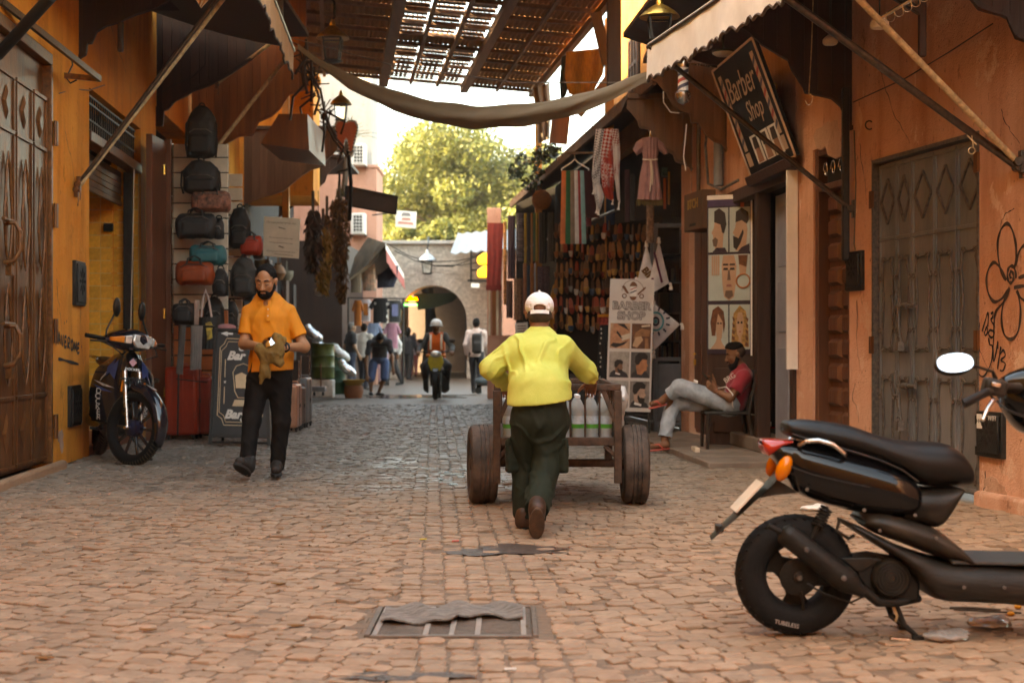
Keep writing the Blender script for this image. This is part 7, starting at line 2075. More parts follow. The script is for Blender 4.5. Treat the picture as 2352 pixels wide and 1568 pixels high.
def wheel(parent,c,R0,r_,rimR,m_rim,spokes=3,axis=(0,1,0),width=1.15,sw=.055):
 c=Vector(c);a,b_,d=frame(axis)
 q=MB();rows=[]
 for i in range(40):
  t_=2*PI*i/40;e=a*math.cos(t_)+b_*math.sin(t_)
  r2=[]
  for k_ in range(12):
   p=2*PI*k_/12
   cc,ss=math.cos(p),math.sin(p)
   r2.append(c+e*(R0-r_+r_*math.copysign(abs(cc)**.8,cc))+d*(r_*width*math.copysign(abs(ss)**.8,ss)))
  rows.append(r2)
 rows.append(rows[0]);q.grid(rows,closed=True);ty=q.build('tyre',M_TYRE,parent,smooth=180)
 q=MB()
 for i in range(36):
  t_=2*PI*i/36;e=a*math.cos(t_)+b_*math.sin(t_);g=a*-math.sin(t_)+b_*math.cos(t_)
  for s_ in(-1,1):
   p0=c+e*(R0-.0022)+d*s_*r_*.10;p1=c+e*(R0-r_*.22-.003)+d*s_*r_*width*.8+g*.03
   q.beam(p0,p1,.006,.006,e)
 o=q.build('tread_blocks',M_TYRE,ty,smooth=0);o['kind']='stuff'
 q=MB()
 q.lathe([(rimR,-r_*.75),(rimR*.93,-r_*.7),(rimR*.84,-r_*.35),(rimR*.84,r_*.35),(rimR*.93,r_*.7),(rimR,r_*.75)],c,axis,36,caps=False);
 q.lathe([(.02,-r_*.8),(.045,-r_*.75),(.055,-r_*.3),(.055,r_*.3),(.045,r_*.75),(.02,r_*.8)],c,axis,20)
 q.build('rim',m_rim,parent,smooth=50)
 for k_ in range(spokes):
  t_=2*PI*k_/spokes+.52;e=a*math.cos(t_)+b_*math.sin(t_);g=a*-math.sin(t_)+b_*math.cos(t_)
  q=MB();q.prism([c+e*.03+g*sw*.9-d*.014,c+e*rimR*.5+g*sw*.62-d*.014,c+e*rimR*.88+g*sw*1.25-d*.014,c+e*rimR*.88-g*sw*1.25-d*.014,c+e*rimR*.5-g*sw*.62-d*.014,c+e*.03-g*sw*.9-d*.014],d*.028)
  q.build('spoke',m_rim,parent,bevel=.006,smooth=50)
rw=MB();wc=Vector((sx(1826),SD,.231));rw.lathe([(.012,-.09),(.022,-.085),(.022,.085),(.012,.09)],wc,(0,1,0),12)
rwo=rw.build('rear_wheel',M_DUST,sc_);wheel(rwo,wc,.231,.060,.155,M_DUST,3)
fw=MB();fc=wc+Vector((1.30,0,0));fw.lathe([(.012,-.09),(.022,.085)],fc,(0,1,0),12);fwo=fw.build('front_wheel',M_DUST,sc_);wheel(fwo,fc,.231,.058,.155,M_DUST,3)
letters('TUBELESS',.022,mat('tyre_print',(.40,.34,.3),.7),rwo,wc+Vector((-.045,-.072,-.178)),(1,0,-.22),(.22,0,1),.002,name='tyre_lettering')
ey=SD-.135
q=MB();e0,e1=Vector((sx(1786),ey,sz(1212))),Vector((sx(1934),ey-.005,sz(1326)))
d=(e1-e0).normalized();L_=(e1-e0).length
q.lathe([(.022,-.012),(.040,.0),(.043,.02),(.043,L_*.5),(.049,L_*.85),(.046,L_*.97),(.028,L_+.03),(.016,L_+.06)],e0,d,20);q.build('silencer',M_DUST,sc_,smooth=60)
q=MB();q.tube([Vector((sx(1750),ey,sz(1196))),e0+d*.02],.011,10);q.build('tail_pipe',M_DUST,sc_)
q=MB();q.tube([e1,Vector((sx(1962),ey,sz(1340))),Vector((sx(1998),ey+.02,sz(1370))),Vector((sx(2040),ey+.03,sz(1372))),Vector((sx(2100),ey+.07,sz(1366)))],[.020,.019,.018,.017,.016],10);q.build('exhaust_pipe',M_DUST,sc_)
q=MB()
for f in(.3,.85):
 q=MB();q.lathe([(.010,.0),(.010,.012),(.004,.014)],e0+d*L_*f+Vector((0,-.045,0)),(0,-1,0),10);q.build('bolt',M_GREYO,sc_)
q=MB();q.prism([(sx(u),SD-.10,sz(v))for u,v in((1940,1278),(2000,1270),(2060,1280),(2098,1330),(2095,1370),(2020,1384),(1990,1360),(1955,1318))],(0,.18,0));q.build('engine',M_DUST,sc_,bevel=.012)
fcn=Vector((sx(2028),SD-.105,sz(1316)))
q=MB();q.lathe([(.074,.0),(.072,.02),(.062,.03),(.060,.02),(.004,.022)],fcn,(0,-1,0),28);q.build('fan_cover',M_SATIN,sc_,smooth=50)
q=MB()
for r_ in(.016,.028,.040,.052):q.torus(fcn+Vector((0,-.024,0)),r_,.0028,(0,1,0),26,5)
q.build('fan_grille',M_DUST,sc_)
q=MB();q.prism([(sx(u),SD-.06,sz(v))for u,v in((1815,1310),(1880,1300),(1960,1276),(1990,1300),(1960,1340),(1840,1340))],(0,.05,0));q.build('swing_arm',M_DUST,sc_,bevel=.01)
q=MB();q.prism([(sx(u),SD-.11,sz(v))for u,v in((1918,1272),(1985,1270),(2000,1282),(1965,1302),(1950,1300))],(0,.02,0));q.build('engine_bracket',M_SATIN,sc_,bevel=.004)
q=MB()
s0,s1=Vector((sx(1890),SD-.07,sz(1160))),Vector((sx(1868),SD-.07,sz(1204)))
n=60;a_,b_,d_=frame(s1-s0)
q.tube([s0+(s1-s0)*i/n+(a_*math.cos(i*.72)+b_*math.sin(i*.72))*.022 for i in range(n+1)],.005,5);q.tube([s0,s1+(s1-s0)],.010,8);q.build('shock_absorber',M_DUST,sc_)
q=MB();q.tube([(sx(1916),SD-.09,sz(1188)),(sx(1908),SD-.10,sz(1210)),(sx(1935),SD-.10,sz(1228)),(sx(1948),SD-.09,sz(1222))],.007,8);q.build('frame_loop',M_SATIN,sc_)
q=MB()
for yy in(-.10,.10):q.tube([(sx(2040),SD+yy*.6,sz(1366)),(sx(2062),SD+yy*.9,sz(1424)),(sx(2090),SD+yy,.012)],[.014,.011,.009],8)
q.beam((sx(2091)-.02,SD-.10,.008),(sx(2091)+.02,SD-.10,.008),.03,.016);q.beam((sx(2091)-.02,SD+.10,.008),(sx(2091)+.02,SD+.10,.008),.03,.016)
q.tube([(sx(2060),SD-.09,sz(1420)),(sx(2060),SD+.09,sz(1420))],.009,8);q.build('centre_stand',M_DUST,sc_)
q=MB();q.tube([(sx(2024),SD-.13,sz(1450)),(sx(2070),SD-.11,sz(1456))],.009,8);q.build('stand_lever',M_STEEL,sc_)
q=MB();q.tube([(sx(2038),SD-.08,sz(1380)),(sx(2046),SD-.09,sz(1404)),(sx(2044),SD-.08,sz(1418))],.005,6);q.build('stand_spring',M_POLE,sc_)
q=MB();loft(q,px([(1746,1010,1020,.05),(1750,1007,1036,.075),(1762,1006,1046,.09),(1790,1007,1024,.09),(1812,1008,1016,.085)]),16,2.6);q.build('tail_lamp',M_REDL,sc_,smooth=180)
for s_ in(-1,1):
 q=MB();q.ell(Vector((sx(1789),SD+s_*.10,sz(1070))),(.028,.026,.052),Matrix.Rotation(.42,3,'Y'));q.build('indicator',M_AMBER,sc_,smooth=180)
q=MB();rows=[]
for u,v,hw in((1790,1076,.06),(1774,1098,.07),(1740,1130,.075),(1700,1168,.07),(1660,1204,.06),(1636,1228,.045)):
 rows.append([(sx(u),SD-hw,sz(v)-.006),(sx(u),SD,sz(v)+.004),(sx(u),SD+hw,sz(v)-.006)])
q.grid(rows,.014,(.7,0,.7));q.prism([(sx(u),SD-.05,sz(v))for u,v in((1775,1096),(1800,1110),(1828,1128),(1770,1134),(1740,1140))],(0,.1,0));q.build('mudguard',M_SATIN,sc_,smooth=60)
q=MB();a0=Vector((sx(1752),SD-.075,sz(1112)));q.obox(a0+Vector((-.008,0,.01)),Vector((sx(1690),0,sz(1178)))-Vector((sx(1752),0,sz(1112))),(0,.15,0),Vector((-.7,0,.7))*.006);q.build('number_plate',M_CREAM,sc_,smooth=0)
q=MB();q.box((sx(1652),SD,sz(1212)),(.03,.05,.03));q.build('reflector',M_SATIN,sc_,bevel=.006)
for s_ in(-1,1):
 q=MB();q.tube([(sx(1824),SD+s_*.10,sz(1018)),(sx(1834),SD+s_*.142,sz(1008)),(sx(1860),SD+s_*.15,sz(1005)),(sx(1892),SD+s_*.152,sz(1014)),(sx(1918),SD+s_*.148,sz(1034)),(sx(1926),SD+s_*.12,sz(1040))],.0095,10);q.build('grab_rail',M_STEEL,sc_)
q=MB();q.tube([(sx(u),SD-.158+.02*abs(u-1950)/150,sz(v))for u,v in((1800,1064),(1850,1082),(1920,1098),(1990,1112),(2060,1128),(2090,1140))],.0025,5);q.build('panel_seam',M_BLACK,body)
for u,v,yy in((1838,1116,.128),(1962,1160,.155),(2076,1172,.152),(1996,1206,.158),(2120,1222,.17),(2268,1330,.186),(2180,1330,.180)):
 q=MB();q.lathe([(.007,.0),(.007,.004),(.003,.005)],(sx(u),SD-yy,sz(v)),(0,-1,0),10);q.build('panel_screw',M_GREYO,sc_)
q=MB();q.tube([(sx(2235),SD-.20,sz(905)),(sx(2262),SD-.25,sz(935)),(sx(2310),SD-.18,sz(950)),(sx(2360),SD-.12,sz(940))],.0045,6);q.build('brake_cable',M_BLACK,sc_)
q=MB();q.tube([(sx(1842),SD-.10,sz(1330)),(sx(1880),SD-.115,sz(1352)),(sx(1940),SD-.10,sz(1372)),(sx(1990),SD-.09,sz(1350))],.004,6);q.build('rear_brake_cable',M_SATIN,sc_)
q=MB();q.lathe([(.006,-.02),(.014,-.015),(.014,.012),(.009,.02)],wc+Vector((0,-.075,0)),(0,-1,0),6);q.build('axle_nut',M_GREYO,sc_)
q=MB();q.lathe([(.070,.0),(.072,.01),(.06,.016),(.03,.02)],wc+Vector((0,-.058,0)),(0,-1,0),26);q.build('brake_drum',M_DUST,sc_)
q=MB();q.tube([(sx(1838),SD-.06,sz(1392)),(sx(1836),SD-.07,sz(1372)),(sx(1830),SD-.075,sz(1350))],.006,6);q.build('brake_arm',M_SATIN,sc_)
q=MB();loft(q,densify([(sx(2300),sz(868),sz(935),.05,SD),(sx(2330),sz(852),sz(980),.09,SD),(sx(2370),sz(842),sz(1000),.13,SD),(sx(2430),sz(850),sz(990),.12,SD),(sx(2480),sz(880),sz(960),.07,SD)]));q.build('handlebar_cowl',M_GLOSS,sc_,smooth=180)
q=MB();loft(q,densify([(sx(2420),sz(960),sz(1380),.17,SD),(sx(2450),sz(970),sz(1370),.21,SD),(sx(2500),sz(990),sz(1340),.20,SD),(sx(2560),sz(1030),sz(1230),.13,SD),(sx(2600),sz(1080),sz(1160),.05,SD)]));q.build('leg_shield',M_GLOSS,sc_,smooth=180)
q=MB();loft(q,densify([(sx(2480),sz(1270),sz(1300),.06,SD),(sx(2530),sz(1195),sz(1240),.075,SD),(sx(2600),sz(1170),sz(1215),.08,SD),(sx(2680),sz(1200),sz(1250),.075,SD),(sx(2730),sz(1280),sz(1310),.06,SD)]));q.build('front_mudguard',M_GLOSS,sc_,smooth=180)
q=MB()
for s_ in(-1,1):q.tube([fc+Vector((0,s_*.085,0)),Vector((sx(2520),SD+s_*.07,sz(1180)))],.018,8)
q.build('fork',M_DUST,sc_)
gy=SD-.30
q=MB();q.tube([(sx(2152),gy-.02,sz(919)),(sx(2158),gy-.02,sz(917)),(sx(2218),gy+.06,sz(896))],[.0175,.017,.016],12);q.build('grip',M_VINYL,sc_)
q=MB();q.tube([(sx(2216),gy+.06,sz(897)),(sx(2262),gy+.13,sz(888)),(sx(2330),SD-.06,sz(890))],[.015,.02,.022],10);q.build('handlebar',M_SATIN,sc_)
q=MB();q.box(Vector((sx(2243),gy+.10,sz(886))),(.085,.06,.062),Matrix.Rotation(.25,3,'Y'));q.build('switch_block',M_SATIN,sc_,bevel=.012)
q=MB();q.box(Vector((sx(2240),gy+.065,sz(880))),(.035,.01,.016),Matrix.Rotation(.25,3,'Y'));q.build('switch',M_STEEL,sc_,bevel=.003)
q=MB();q.tube([(sx(2250),gy+.09,sz(912)),(sx(2228),gy+.04,sz(914)),(sx(2208),gy+.0,sz(930)),(sx(2197),gy-.01,sz(952))],[.008,.008,.007,.006],8);q.ell((sx(2196),gy-.01,sz(954)),(.009,.009,.009));q.build('brake_lever',M_STEEL,sc_)
mc=Vector((sx(2143),SD-.26,sz(834)))
a_=Matrix.Rotation(-.10,3,'Y')
tl=Matrix.Rotation(-.40,3,'X')
q=MB();q.ell(mc+tl@Vector((0,.012,0)),(.072,.022,.042),tl@a_,20,12);q.build('mirror',M_SATIN,sc_,smooth=180)
q=MB()
n=28;pts=[mc+a_@Vector((math.copysign(abs(math.cos(2*PI*i/n))**.85,math.cos(2*PI*i/n))*.067,0,math.copysign(abs(math.sin(2*PI*i/n))**.85,math.sin(2*PI*i/n))*.037))+Vector((0,-.0135,0))for i in range(n)]
tl=Matrix.Rotation(-.40,3,'X')
q.prism([mc+tl@(p-mc)for p in pts],(0,-.002,0));q.build('mirror_glass',M_MIRR,sc_,smooth=0)
q=MB();q.tube([mc+Vector((.066,.015,-.004)),(sx(2200),SD-.24,sz(841)),(sx(2236),SD-.22,sz(851)),(sx(2252),gy+.11,sz(880))],[.012,.006,.006,.012],8);q.build('mirror_stem',M_SATIN,sc_)
K=1.22
mh=Vector((.42,-.91,0))
mp=thing('parked_moped','black and blue moped parked in front of the tiled doorway','moped',P(283,1066,13.3),rot=(R(-7),0,math.atan2(mh.y,mh.x)))
mp.location.z=.0;ROOTM[mp.name]=Matrix.Translation(mp.location)@mp.rotation_euler.to_matrix().to_4x4()
ST=R(33)
def st_(p):
 p=Vector(p)*K;o=Vector((-.10*K,0,0));d=p-o
 return o+Vector((d.x*math.cos(ST)-d.y*math.sin(ST),d.x*math.sin(ST)+d.y*math.cos(ST),d.z))
def bd(p):return Vector(p)*K
M_BLUEB=mat('blue_black_gloss',(.010,.010,.016),.12,coat=.8,var=.2,bump=0,rvar=.03)
M_DECAL=mat('blue_decal',(.05,.08,.22),.2,.3);M_SILV=mat('silver_decal',(.55,.52,.48),.3,.4)
ML=dict(local=True)
def lwheel(nm,c,ax,tf):
 c=tf(c);a,b_,d=frame(ax)
 q=MB();q.lathe([(.014,-.07*K),(.014,.07*K)],c,ax,12);w_=q.build(nm,M_STEEL,mp,**ML)
 R0,r_=.29*K,.043*K
 q=MB();rows=[]
 for i in range(48):
  t_=2*PI*i/48;e=a*math.cos(t_)+b_*math.sin(t_)
  rows.append([c+e*(R0-r_+r_*math.cos(2*PI*k_/12))+d*r_*1.05*math.sin(2*PI*k_/12)for k_ in range(12)])
 rows.append(rows[0]);q.grid(rows,closed=True);ty=q.build('tyre',M_TYRE,w_,smooth=180,**ML)
 q=MB()
 for i in range(60):
  t_=2*PI*i/60;e=a*math.cos(t_)+b_*math.sin(t_);g=a*-math.sin(t_)+b_*math.cos(t_)
  for s_ in(-1,1):
   pts=[c+e*(R0-r_+r_*math.cos(p)*1.03)+d*s_*r_*1.08*math.sin(p)+g*s_*(p*.022-.01)for p in(-.2,.3,.8,1.2)]
   q.tube(pts,.0042,4)
 o=q.build('tread_ribs',mat('tread_dust',(.075,.055,.035),.85),ty,smooth=0,**ML);o['kind']='stuff'
 q=MB();rr=.235*K
 q.lathe([(rr*1.03,-.03*K),(rr*.97,-.026*K),(rr*.92,-.012*K),(rr*.92,.012*K),(rr*.97,.026*K),(rr*1.03,.03*K)],c,ax,40,caps=False);q.build('rim',M_BLUEB,w_,smooth=50,**ML)
 for k_ in range(10):
  t_=2*PI*k_/10;e=a*math.cos(t_)+b_*math.sin(t_)
  q=MB();q.beam(c+e*.04*K,c+e*rr*.94,.022*K,.016*K,d);q.build('spoke',M_BLUEB,w_,bevel=.004,**ML)
 q=MB();q.lathe([(.03*K,-.05*K),(.062*K,-.04*K),(.066*K,-.02*K),(.066*K,.03*K),(.03*K,.04*K)],c,ax,26);q.build('hub',mat('blue_hub',(.035,.045,.11),.3,.8),w_,**ML)
fax=Vector((-math.sin(ST),math.cos(ST),0))
lwheel('front_wheel',(0,0,.29),fax,st_);lwheel('rear_wheel',(-1.22,0,.29),(0,1,0),bd)
for s_ in(-1,1):
 q=MB();q.tube([st_((0,s_*.075,.29)),st_((-.04,s_*.075,.46))],.014*K,10);q.tube([st_((-.04,s_*.075,.44)),st_((-.105,s_*.075,.72))],.020*K,10);q.build('fork_leg',M_STEEL,mp,**ML)
 q=MB();q.lathe([(.016,-.01),(.02,.0),(.016,.01)],st_((0,s_*.095,.29)),fax,10);q.build('axle_nut',M_STEEL,mp,**ML)
 q=MB();q.box(st_((-.075,s_*.115,.60)),(.02,.015,.10));q.build('side_reflector',M_AMBER,mp,**ML)
q=MB();rows=[]
for i in range(17):
 an=-.35+2.35*i/16
 x,z=.315*math.cos(an),.29+.335*math.sin(an)
 if an>1.7:z+=.03
 hw=.062*(.55+.45*min(1,i/4))
 rows.append([st_((x*f,y,.29+(z-.29)*f))for y,f in((-hw,.86),(-hw*.85,.97),(0,1.03),(hw*.85,.97),(hw,.86))])
q.grid(rows,.006,(0,0,1));q.build('front_mudguard',M_BLUEB,mp,smooth=180,**ML)
q=MB();q.prism([st_((.10,-.03,.632)),st_((.18,-.035,.60)),st_((.20,-.01,.597))],(0,0,.003));q.build('mudguard_decal',M_SILV,mp,**ML)
for s_ in(-1,1):
 q=MB();rows=[]
 for i in range(13):
  f=i/12;z=.30+.54*f
  w0=.06;w1=.20+.05*math.sin(PI*min(1,f*1.1))-.10*max(0,f-.8)/.2
  r_=[]
  for j in range(7):
   g=j/6
   r_.append(bd((-.20-.10*f*.7+.02-.16*g**2-.12*(1-f)*(.4+g),s_*(w0+(w1-w0)*g),z+.02*(1-g)*f)))
  rows.append(r_)
 q.grid(rows,.010,(1,0,0));q.build('leg_shield',M_BLUEB,mp,smooth=60,**ML)
 def shp(f,g,l=.008):
  z=.30+.54*f;w1=.20+.05*math.sin(PI*min(1,f*1.1))-.10*max(0,f-.8)/.2
  return bd((-.18-.07*f-.16*g**2-.12*(1-f)*(.4+g)+l,s_*(.06+(w1-.06)*g),z+.02*(1-g)*f))
 for pts,m in(([(.92,.35),(.62,.25),(.74,.55)],M_DECAL),([(.88,.85),(.72,.55),(.58,.75)],M_SILV),([(.95,.60),(.75,.42),(.66,.60),(.80,.62)],M_DECAL),([(.50,.20),(.56,.65),(.60,.95),(.52,.6)],M_SILV),([(.44,.25),(.49,.6),(.54,.95),(.45,.6)],M_DECAL)):
  q=MB();q.prism([shp(f,g,.012)for f,g in pts],(.003,0,0));q.build('shield_decal',m,mp,smooth=0,**ML)
 for k_,ch in enumerate('DOCKER'[:6]):
  f=.44-.075*k_
  if f<.02:break
  letters(ch,.062*K,M_SILV,mp,ROOTM[mp.name]@shp(f,.72,.016),ROOTM[mp.name].to_3x3()@Vector((.35*s_*-1,1,0))*1.0,ROOTM[mp.name].to_3x3()@Vector((.2,0,1)),.003,name='shield_letter')
q=MB();loft(q,densify([(-.14*K,.80*K,.58*K,.05*K,0),(-.18*K,.86*K,.50*K,.075*K,0),(-.26*K,.88*K,.42*K,.08*K,0),(-.34*K,.84*K,.34*K,.07*K,0)]));q.build('centre_column',M_BLUEB,mp,smooth=180,**ML)
q=MB();q.prism([bd((-.135,-.03,.79)),bd((-.125,.0,.755)),bd((-.135,.03,.79)),bd((-.145,.0,.825))],(.004,0,0));q.build('badge',M_REDL,mp,smooth=0,**ML)
letters('DOCKER',.028*K,M_SILV,mp,ROOTM[mp.name]@bd((-.118,0,.735)),ROOTM[mp.name].to_3x3()@Vector((0,1,0)),ROOTM[mp.name].to_3x3()@Vector((-.2,0,1)),.003,name='badge_lettering')
q=MB()
for y in(-.06,-.02,.02,.06):q.tube([bd((-.10,y,.66)),bd((.02,y,.62)),bd((.06,y,.68))],.005*K,5)
q.tube([bd((-.10,-.08,.66)),bd((.04,-.08,.66)),bd((.07,0,.67)),bd((.04,.08,.66)),bd((-.10,.08,.66))],.006*K,6);q.build('front_carrier',M_IRON,mp,**ML)
q=MB();rows=[]
for y,zt,zb,xf,xb in((-.26,.955,.915,-.15,-.22),(-.20,.985,.905,-.10,-.26),(-.10,1.03,.885,-.04,-.32),(0,1.05,.87,-.01,-.34),(.10,1.03,.885,-.04,-.32),(.20,.985,.905,-.10,-.26),(.26,.955,.915,-.15,-.22)):
 r_=[]
 for k_ in range(16):
  a=2*PI*k_/16;c_,s_=math.cos(a),math.sin(a)
  r_.append(st_(((xf+xb)/2+(xf-xb)/2*math.copysign(abs(c_)**.8,c_),y,(zt+zb)/2+(zt-zb)/2*math.copysign(abs(s_)**.8,s_))))
 rows.append(r_)
q.grid(rows,closed=True);n=len(q.v);q.f.append(list(range(16)));q.mi.append(0);q.f.append(list(range(n-16,n))[::-1]);q.mi.append(0);q.build('handlebar_pod',M_BLUEB,mp,smooth=180,**ML)
def padf(y,z,l=.0):
 t_=abs(y)/.26;return st_((-.005-.14*t_**1.6+l-.10*max(0,z-.99)/.06*.3,y,z))
q=MB();q.prism([padf(y,z,.008)for y,z in((-.085,1.005),(.085,1.005),(.095,.95),(.06,.905),(-.06,.905),(-.095,.95))],st_((.0,0,0))-st_((.03,0,0)));q.build('headlamp',M_LENS,mp,bevel=.008,**ML)
for s_ in(-1,1):
 q=MB();q.prism([padf(s_*y,z,.010)for y,z in((.155,.985),(.235,.965),(.24,.935),(.155,.93))],st_((.0,0,0))-st_((.03,0,0)));q.build('indicator',M_AMBER,mp,bevel=.008,**ML)
 q=MB();q.prism([padf(s_*y,z,.010)for y,z in((.105,.995),(.15,.986),(.15,.93),(.108,.93))],st_((.0,0,0))-st_((.03,0,0)));q.build('position_lamp',M_LENS,mp,bevel=.006,**ML)
 q=MB();q.tube([st_((-.19,s_*.24,.945)),st_((-.22,s_*.40,.955))],.017*K,10);q.build('grip',M_VINYL,mp,**ML)
 q=MB();q.tube([st_((-.15,s_*.25,.93)),st_((-.14,s_*.30,.925)),st_((-.17,s_*.39,.92))],.007*K,8);q.build('brake_lever',M_SATIN,mp,**ML)
 q=MB();q.tube([st_((-.20,s_*.22,.975)),st_((-.21,s_*.21,1.02)),st_((-.22,s_*.16,1.11)),st_((-.22,s_*.14,1.16))],.008*K,8);q.build('mirror_stem',M_SATIN,mp,**ML)
 q=MB();q.ell(st_((-.22,s_*.13,1.20)),(.026*K,.050*K,.078*K),Matrix.Rotation(ST+.5,3,'Z')@Matrix.Rotation(.35,3,'X'));q.build('mirror',M_SATIN,mp,smooth=180,**ML)
 q=MB();q.tube([st_((-.15,s_*.25,.92)),st_((-.06,s_*.20,.86)),st_((-.10,s_*.10,.82))],.005*K,6);q.build('cable',M_BLACK,mp,**ML)
q=MB();loft(q,densify([(-.50*K,.55*K,.40*K,.08*K,0),(-.70*K,.68*K,.38*K,.10*K,0),(-.95*K,.74*K,.45*K,.12*K,0),(-1.20*K,.76*K,.56*K,.12*K,0),(-1.50*K,.74*K,.64*K,.07*K,0)]));q.build('rear_body',M_BLUEB,mp,smooth=180,**ML)
q=MB();loft(q,densify([(-.62*K,.74*K,.68*K,.09*K,0),(-.80*K,.79*K,.70*K,.125*K,0),(-1.10*K,.82*K,.74*K,.13*K,0),(-1.42*K,.83*K,.75*K,.09*K,0)]));q.build('seat',M_VINYL,mp,smooth=180,**ML)
q=MB();loft(q,densify([(-.28*K,.40*K,.24*K,.08*K,0),(-.45*K,.36*K,.20*K,.11*K,0),(-.72*K,.38*K,.18*K,.11*K,0)]));q.build('engine',M_DUST,mp,smooth=60,**ML)
q=MB();q.tube([bd((-.55,.20,.24)),bd((-.55,-.20,.24))],.012*K,8);q.build('foot_peg',M_VINYL,mp,**ML)
for s_ in(-1,1):
 q=MB();q.tube([bd((-.60,s_*.09,.30)),bd((-1.22,s_*.09,.29))],.018*K,8);q.tube([bd((-1.22,s_*.10,.30)),bd((-1.10,s_*.11,.66))],.022*K,8);q.build('swing_arm',M_DUST,mp,**ML)
q=MB();q.tube([bd((-.50,.10,.22)),bd((-.44,.30,.035))],.011*K,8);q.beam(bd((-.47,.28,.03)),bd((-.40,.36,.03)),.03,.012);q.build('side_stand',M_SATIN,mp,**ML)
q=MB();q.tube([bd((-.45,-.13,.26)),bd((-.9,-.15,.28)),bd((-1.45,-.16,.36))],[.02*K,.035*K,.035*K],10);q.build('exhaust',M_CHROME,mp,**ML)
q=MB();q.tube([bd((-1.15,-.12,.80)),bd((-1.60,-.12,.82)),bd((-1.62,.12,.82)),bd((-1.15,.12,.80))],.010*K,8);q.build('rear_carrier',M_STEEL,mp,**ML)
q=MB();q.tube([bd((-.62,.12,.62)),bd((-.6,.25,.66)),bd((-.62,.30,.68))],.012,6);q.box(bd((-.6,.27,.67)),(.05,.08,.04));q.build('chrome_lever',M_CHROME,mp,**ML)
c=P(352,1012,15.2);t=thing('hand_brush','worn hand brush standing behind the moped wheel','brush',(c.x,15.2,0))
q=MB();q.tube([(c.x,15.2,.10),(c.x+.02,15.2,.42)],.014,8);q.build('handle',M_CREAM,t)
q=MB()
for k_ in range(50):
 a=RNG.uniform(0,6.28);r_=.09*math.sqrt(RNG.random());q.tube([(c.x+math.cos(a)*r_*.4,15.2+math.sin(a)*r_*.4,.13),(c.x+math.cos(a)*r_,15.2+math.sin(a)*r_,.0)],.004,3)
o=q.build('bristles',M_GREYO,t);o['kind']='stuff'
# hand cart with water bottles
CT0,CT1=9.55,11.35
M_CART=mat('brown_cart_steel',(.048,.027,.018),.5,.3,var=.55,scale=14,bump=.2,bscale=40,hue=(.068,.038,.024))
cart=thing('hand_cart','brown steel hand cart on car tyres loaded with water bottles','cart',(.30,10.2,0))
def cu(u,D=CT0):return P(u,0,D).x
def cz(v,D=CT0):return P(0,v,D).z
xl,xr=cu(1141),cu(1419)
zb,zt_,za=.47,cz(889),.285
def cb(nm,*bars):
 q=MB()
 for a,b_,w_,h_ in bars:q.beam(a,b_,w_,h_)
 return q.build(nm,M_CART,cart,smooth=0,bevel=.004)
for x in(xl,xr):
 cb('corner_post',((x,CT0,.19),(x,CT0,zt_-.022),.05,.05));cb('corner_post',((x,CT1,.36),(x,CT1,zt_-.022),.05,.05))
 cb('side_rail',((x,CT0+.026,zb),(x,CT1-.026,zb),.05,.055));cb('side_rail',((x,CT0+.026,zt_),(x,CT1-.026,zt_),.04,.04))
for y in(CT0,CT1):
 cb('end_rail',((xl+.026,y,zb),(xr-.026,y,zb),.05,.055));cb('end_rail',((xl-.02,y,zt_),(xr+.02,y,zt_),.045,.042))
cb('end_brace',((xr-.10,CT0-.002,zt_-.02),(xr-.012,CT0-.002,cz(968)),.032,.032));cb('end_brace',((xr-.09,CT0-.002,zb-.03),(xr-.015,CT0-.002,.37),.028,.028));cb('end_brace',((xl+.09,CT0-.002,zb-.03),(xl+.015,CT0-.002,.37),.028,.028));cb('end_brace',((xl+.10,CT0-.002,zt_-.02),(xl+.012,CT0-.002,cz(968)),.032,.032))
q=MB()
for u in(1205,1240,1275,1310,1344,1377):q.tube([(cu(u),CT0,zb+.028),(cu(u),CT0,zt_-.02)],.007,6)
q.build('end_bars',M_CART,cart)
for s_,x in((-1,xl),(1,xr)):
 q=MB()
 for k_ in range(9):y=CT0+.2+k_*.185;q.tube([(x,y,zb+.028),(x,y,zt_-.02)],.007,6)
 q.build('side_bars',M_CART,cart)
q=MB();q.box(((xl+xr)/2,(CT0+CT1)/2,zb-.012),(xr-xl-.05,CT1-CT0-.055,.018));q.build('bed_plate',M_CART,cart,smooth=0)
AY=10.05
cb('axle',((xl-.10,AY,za),(xr+.10,AY,za),.055,.055))
for x in(xl+.03,xr-.03):cb('axle_hanger',((x,AY,za+.028),(x,AY,zb-.022),.05,.10))
M_TYRB=mat('worn_cart_tyre',(.050,.036,.028),.8,var=.65,scale=7,bump=.35,bscale=30,hue=(.085,.055,.04))
